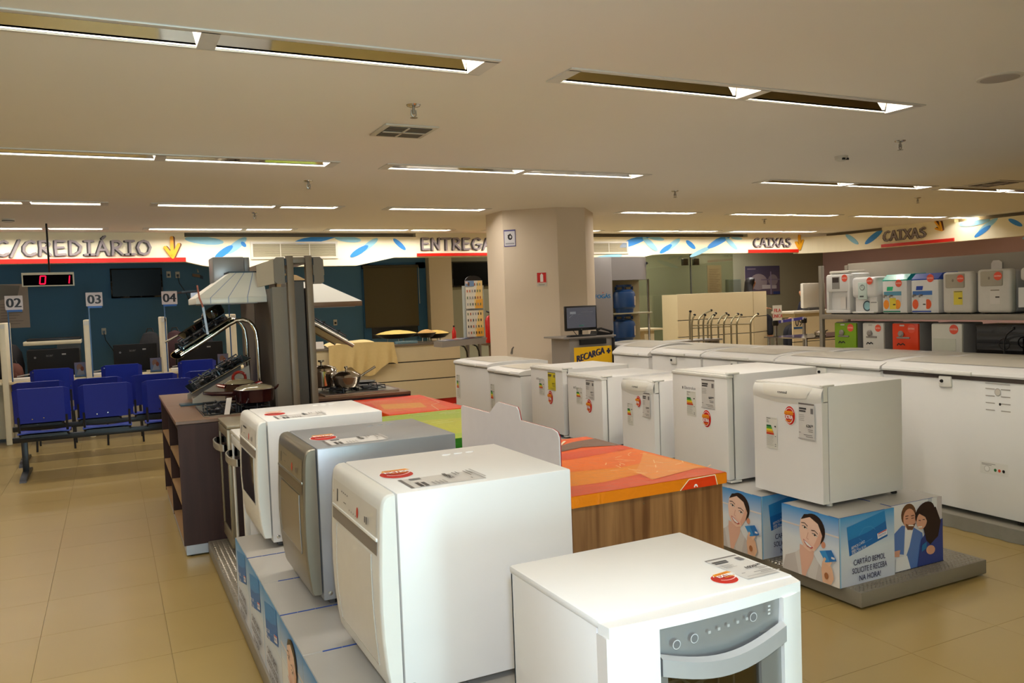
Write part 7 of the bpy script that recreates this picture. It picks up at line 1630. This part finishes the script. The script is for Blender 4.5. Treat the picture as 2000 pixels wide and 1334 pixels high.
def person(x, y, zh, turn, label, shirt, lean=0.0):
    """seated clerk: zh is the height of the crown; turn is the heading of the face (radians)"""
    t = thing('person', label, 'person', (x, y, 0)); fx, fy = math.cos(turn), math.sin(turn); sx, sy = -fy, fx
    def P(f, s_, z): return (x + fx * f + sx * s_, y + fy * f + sy * s_, z)
    z = zh
    J = [(P(-.05, 0, z - .86), .15, .12), (P(-.03, 0, z - .62), .14, .10), (P(0, 0, z - .40), .18, .12), (P(.01, 0, z - .30), .05, .05), (P(.04, 0, z - .205), .070, .075), (P(.035, 0, z - .135), .125, .130), (P(.025, 0, z - .06), .115, .125),
         (P(0, .17, z - .36), .055), (P(.06, .22, z - .62), .042), (P(.30, .16, z - .70), .034), (P(.36, .15, z - .70), .028), (P(0, -.17, z - .36), .055), (P(.06, -.22, z - .62), .042), (P(.30, -.16, z - .70), .034), (P(.36, -.15, z - .70), .028),
         (P(.0, .10, z - .88), .085), (P(.40, .12, z - .90), .065), (P(.42, .12, z - 1.33), .045), (P(.50, .12, z - 1.36), .035), (P(.0, -.10, z - .88), .085), (P(.40, -.12, z - .90), .065), (P(.42, -.12, z - 1.33), .045), (P(.50, -.12, z - 1.36), .035)]
    E_ = [(0, 1), (1, 2), (2, 3), (3, 4), (4, 5), (5, 6), (2, 7), (7, 8), (8, 9), (9, 10), (2, 11), (11, 12), (12, 13), (13, 14), (0, 15), (15, 16), (16, 17), (17, 18), (0, 19), (19, 20), (20, 21), (21, 22)]
    body_mesh('body', t, J, E_, skin_m)
    body_mesh('shirt', t, [(p[0], p[1] + .035, (p[2] + .035) if len(p) > 2 else p[1] + .035) for p in J[:3]] + [(J[7][0], .085), (J[8][0], .07), (P(.2, .19, z - .67), .05), (J[11][0], .085), (J[12][0], .07), (P(.2, -.19, z - .67), .05)], [(0, 1), (1, 2), (2, 3), (3, 4), (4, 5), (2, 6), (6, 7), (7, 8)], shirt)
    body_mesh('trousers', t, [(J[0][0], .20, .17)] + [(J[k][0], J[k][1] + .03) for k in (15, 16, 17, 19, 20, 21)], [(0, 1), (1, 2), (2, 3), (0, 4), (4, 5), (5, 6)], M('dark_trousers', (30, 30, 38), .8))
    hb = MB(hair_m)
    def hr(u, v):
        a = math.pi * 2 * u; q = v; r = .122 + .008 * math.sin(3 * a); back = .5 - .5 * math.cos(a)
        if q < .5: w = math.sin(math.pi * q); dp = .05 + .09 * max(0, min(1, (.55 - math.cos(a)) / .7)); zz = z + .012 - dp * (1 - math.cos(math.pi * q)); return P(.02 + .0 - .0 + (r * w) * math.cos(a) * .92, r * w * math.sin(a), zz - .0)
        k = (q - .5) * 2; f_ = math.cos(a); keep = max(0, min(1, (.35 - f_) * 4)); return P(.02 + r * f_ * .92 - .02 * k, r * math.sin(a) * (1 + .3 * k * keep), z - .13 - .26 * k * keep)
    hb.grid(hr, 28, 16); hb.build('hair', t, sharp=0)
    f = MB(M('eye_white', (230, 226, 220), .3), black, M('lips', (150, 70, 60), .5), skin_m)
    for s_ in (-1, 1): f.lathe([(0, -.012), (.012, 0), (0, .012)], P(.102, s_ * .032, z - .105), 8, 0); f.lathe([(0, -.006), (.006, 0), (0, .006)], P(.112, s_ * .032, z - .105), 6, 1)
    f.tube([P(.112, 0, z - .10), P(.128, 0, z - .135), P(.118, 0, z - .145)], [.006, .011, .006], 8, 3); f.tube([P(.104, -.025, z - .172), P(.112, 0, z - .175), P(.104, .025, z - .172)], .007, 6, 2); f.build('face', t)
    gl = MB(black)
    for s_ in (-1, 1): gl.tube([Vector(P(.116, s_ * .032, z - .105)) + Vector((sx, sy, 0)) * .024 * math.cos(a) + ZP * .018 * math.sin(a) for a in [2 * math.pi * k / 12 for k in range(13)]], .0025, 5)
    gl.build('glasses', t)
    for s_ in (-1, 1):
        h = MB(skin_m); q = P(.37, s_ * .15, z - .70)
        for k in range(4): h.tube([Vector(q) + Vector((sx, sy, 0)) * (.014 * (k - 1.5)), Vector(q) + Vector((fx, fy, 0)) * .045 + Vector((sx, sy, 0)) * (.016 * (k - 1.5)) - ZP * .004, Vector(q) + Vector((fx, fy, 0)) * (.08 - .008 * abs(k - 1.5)) + Vector((sx, sy, 0)) * (.016 * (k - 1.5)) - ZP * .022], [.010, .0085, .007], 6)
        h.tube([Vector(q) + Vector((sx, sy, 0)) * (-s_ * .02), Vector(q) + Vector((fx, fy, 0)) * .03 + Vector((sx, sy, 0)) * (-s_ * .045) - ZP * .01], [.010, .007], 6); h.build('hand', t)
    return t
person(13.02, 14.3, 1.90, math.radians(-20), 'person with long dark hair and glasses looking down behind the cashier counter', M('navy_shirt', (28, 28, 44), .8))
def stool(x, y, z, label):
    t = thing('stool', label, 'stool', (x, y, 0)); b = MB(grey_dark); b.lathe([(.18, z - .05), (.19, z - .03), (.18, z)], (x, y, 0), 20); b.build('seat', t); b = MB(chrome); b.tube([(x, y, z - .05), (x, y, .03)], .025, 10); b.lathe([(.22, 0), (.2, .02), (.03, .04)], (x, y, 0), 20); b.build('pedestal', t)
stool(13.05, 14.29, .84, 'cashier stool hidden behind the tall counter')
t = thing('checkout_counter', 'cream checkout counter number 09 right of the queue post', 'counter', (13.4, 12.7, 0))
b = MB(cream_lam); b.box(12.62, 14.05, 12.6, 12.63, .52, 1.02); b.build('front_board', t); b = MB(cream_lam); b.box(12.62, 14.05, 12.6, 12.63, 0, .505); b.build('front_board', t); b = MB(black); b.box(12.64, 14.04, 12.62, 12.65, .01, 1.01); b.build('backing', t)
b = MB(M('counter_top_pale', (206, 196, 176), .4)); b.box(12.55, 14.1, 12.5, 13.15, 1.10, 1.15, b=.01); b.build('top', t); b = MB(cream_lam); b.box(12.7, 14.0, 12.62, 13.1, 1.02, 1.10); b.build('neck', t)
s = Sheet((12.64, 12.5995, .78), XP, ZP); s.rect(0, .0, .28, .045, (40, 90, 140)); s.text(.14, .06, .17, '09', (40, 36, 40), 'c', .85, bold=.004); s.build('number', t)
t = thing('computer_monitor', 'back of a large white monitor on checkout counter 09', 'monitor', (13.4, 12.75, 1.15)); b = MB(M('monitor_white', (206, 200, 186), .4)); b.box(13.02, 13.66, 12.7, 12.78, 1.20, 1.72, b=.02); b.build('casing', t); b = MB(grey_dark); b.box(13.15, 13.60, 12.66, 12.85, 1.1505, 1.20, b=.01); b.build('foot', t)
person(13.92, 13.50, 1.64, math.radians(160), 'person in dark navy clothes half hidden behind the white monitor', M('navy_shirt', (28, 28, 44), .8))
stool(13.96, 13.5, .48, 'stool behind the checkout counter 09')
# ---- row of chrome handles
HY = 10.0
t = thing('handle_rack', 'row of curved chrome bars with black tips in front of the cashier counter', 'rack', (8.6, HY, 0))
bars = [(8.00, 1.27, .06, 0), (8.12, 1.32, .02, .2), (8.22, 1.26, .04, 0), (8.29, 1.32, .26, .2), (8.37, 1.25, .07, 0), (8.47, 1.27, .17, .2), (8.62, 1.24, .10, 0), (8.68, 1.26, .17, .2), (8.88, 1.23, .10, 0), (8.94, 1.24, .15, .2), (9.16, 1.23, .16, 0)]
for (x, zt, dx, dy) in bars:
    x = x - .05; y = HY + dy; b = MB(M('bar_steel', (176, 168, 140), .3, .8)); b.tube([(x, y, 0), (x, y, zt - .16), (x + dx * .12, y, zt - .10), (x + dx * .5, y, zt - .04), (x + dx, y, zt)], .014, 8); o = b.build('bar', t)
    b = MB(black); b.lathe([(0, -.022), (.018, -.012), (.022, 0), (.018, .014), (0, .022)], (x + dx, y, zt), 10); b.build('tip', o)
b = MB(M('bar_steel', (176, 168, 140), .3, .8)); b.tube([(7.94, HY, 1.11), (9.11, HY, 1.08)], .010, 8); b.tube([(8.07, HY + .2, 1.06), (8.89, HY + .2, 1.05)], .010, 8); b.tube([(7.94, HY, .2), (9.11, HY, .2)], .010, 8); b.build('cross_rail', t)
b = MB(grey_metal); b.box(7.6, 8.5, HY - .05, HY + .35, .86, .885); b.box(7.62, 7.66, HY, HY + .3, 0, .86); b.box(8.44, 8.48, HY, HY + .3, 0, .86); b.build('side_table', t)
# ---- queue post
t = thing('queue_post', 'chrome queue post with a FILA UNICA sign and a purple belt', 'queue post', (10.12, 10.5, 0))
b = MB(steel); b.tube([(10.12, 10.5, .03), (10.12, 10.5, 1.06)], .03, 14); b.lathe([(.17, 0), (.16, .02), (.04, .035)], (10.12, 10.5, 0), 24); b.build('post', t); b = MB(black); b.lathe([(.045, 1.0), (.05, 1.02), (.05, 1.08), (.035, 1.10), (0, 1.10)], (10.12, 10.5, 0), 16); b.build('belt_head', t)
b = MB(offwhite); b.box(10.02, 10.22, 10.45, 10.456, 1.09, 1.345); b.build('sign_plate', t); s = Sheet((10.02, 10.4495, 1.09), XP, ZP); s.text(.10, .14, .062, 'FILA', (206, 50, 46), 'c', .95, bold=.002); s.text(.10, .045, .062, '\u00daNICA', (206, 50, 46), 'c', .85, bold=.002); s.build('sign_text', t)
b = MB(M('purple_belt', (66, 60, 150), .6)); b.obox((10.16, 10.49, 1.035), (.86, .25, .03), (0, 0, .05), (0, .003, 0)); o = b.build('belt', t, sharp=0)
for q in (.12, .52, .93): b = MB(M('belt_print', (200, 196, 220), .6)); b.obox((10.16 + .86 * q, 10.487 + .25 * q, 1.037 + .03 * q), (.06, .017, .002), (0, 0, .045), (0, .001, 0)); b.build('belt_mark', o, sharp=0)
t = thing('queue_post', 'chrome queue post behind the shelf rack where the purple belt ends', 'queue post', (11.04, 10.76, 0)); b = MB(steel); b.tube([(11.04, 10.76, .03), (11.04, 10.76, 1.06)], .03, 14); b.lathe([(.17, 0), (.16, .02), (.04, .035)], (11.04, 10.76, 0), 24); b.build('post', t); b = MB(black); b.lathe([(.045, 1.0), (.05, 1.02), (.05, 1.08), (.035, 1.10), (0, 1.10)], (11.04, 10.76, 0), 16); b.build('belt_head', t)
# pots glinting beyond the freezers
t = thing('cookware_table', 'table of shiny pots beyond the freezers left of the rack', 'table', (9.4, 8.6, 0)); b = MB(chrome); b.box(8.45, 9.9, 8.2, 9.0, .92, .935); b.build('top', t)
for x in (8.5, 9.85):
    for y in (8.25, 8.95): b = MB(chrome); b.tube([(x, y, 0), (x, y, .92)], .015, 8); b.build('leg', t)
for k in range(7):
    x, y = 8.95 + .15 * k, 8.45 + .12 * (k % 3); p = thing('small_pot', 'small steel pot on the far table, %s from the left' % ('first', 'second', 'third', 'fourth', 'fifth', 'sixth', 'seventh')[k], 'pan', (x, y, .936), 'pots on the far table')
    lathe_pot(p, [(.05, .936), (.062, .945), (.064, .985), (.066, .988), (.058, .986), (0, .942)], (x, y, 0), stl, 'body', 16); b = MB(black); b.tube([(x + .06, y, .98), (x + .13, y, .99)], .007, 6); b.build('handle', p)
b = thing('beam_box', 'beige ceiling beam box on the right wall above the rack', 'box', (X1, 7, 2.0)); m = MB(M('beam_beige', (196, 172, 136), .8)); m.box(X1 - .25, X1, 5.5, 8.7, 1.4, H); m.build('panel', b)
for o in bpy.data.objects:
    if o.get('kind') == 'structure' and o.parent is None and 'category' in o: del o['category']

# rest every stacked thing a hair above what carries it, so no faces coincide
LIFT = (('display_box', .0008), ('dishwasher', .0030), ('mini_fridge', .0030), ('water_purifier', .0012), ('water_bottle_cooler', .0012), ('dark_glass_oven', .0012), ('wrapped_cooktop_box', .0012), ('header_card', .0035),
        ('stove', .0010), ('gas_hob', .0015), ('saute_pan', .0025), ('casserole', .0025), ('stock_pot', .0025), ('saucepan', .0025), ('computer_monitor', .0012), ('leaflet_holder', .0012), ('paper_stack', .0012), ('stapler', .0012), ('desk_fan', .0012),
        ('folder', .0010), ('price_stand', .0010), ('hob_stand', .0010), ('glass_shelf_rack', .0010), ('copier', .0012), ('backpack', .0012), ('serving_pan', .0010), ('water_tray', .0008), ('packet', .0008), ('papers', .0008), ('red_bottle', .0010), ('telephone', .0012), ('keyboard', .0010),
        ('gas_cylinder', .0010), ('small_pot', .0010), ('gooseneck_microphone', .0010), ('chest_freezer', .0008), ('paper_tag', .0012), ('rubber_doorstop', .0015))
for o in list(bpy.data.objects):
    if o.parent is None:
        for k, d in LIFT:
            if o.name.split('.')[0] == k: o.location.z += d; break
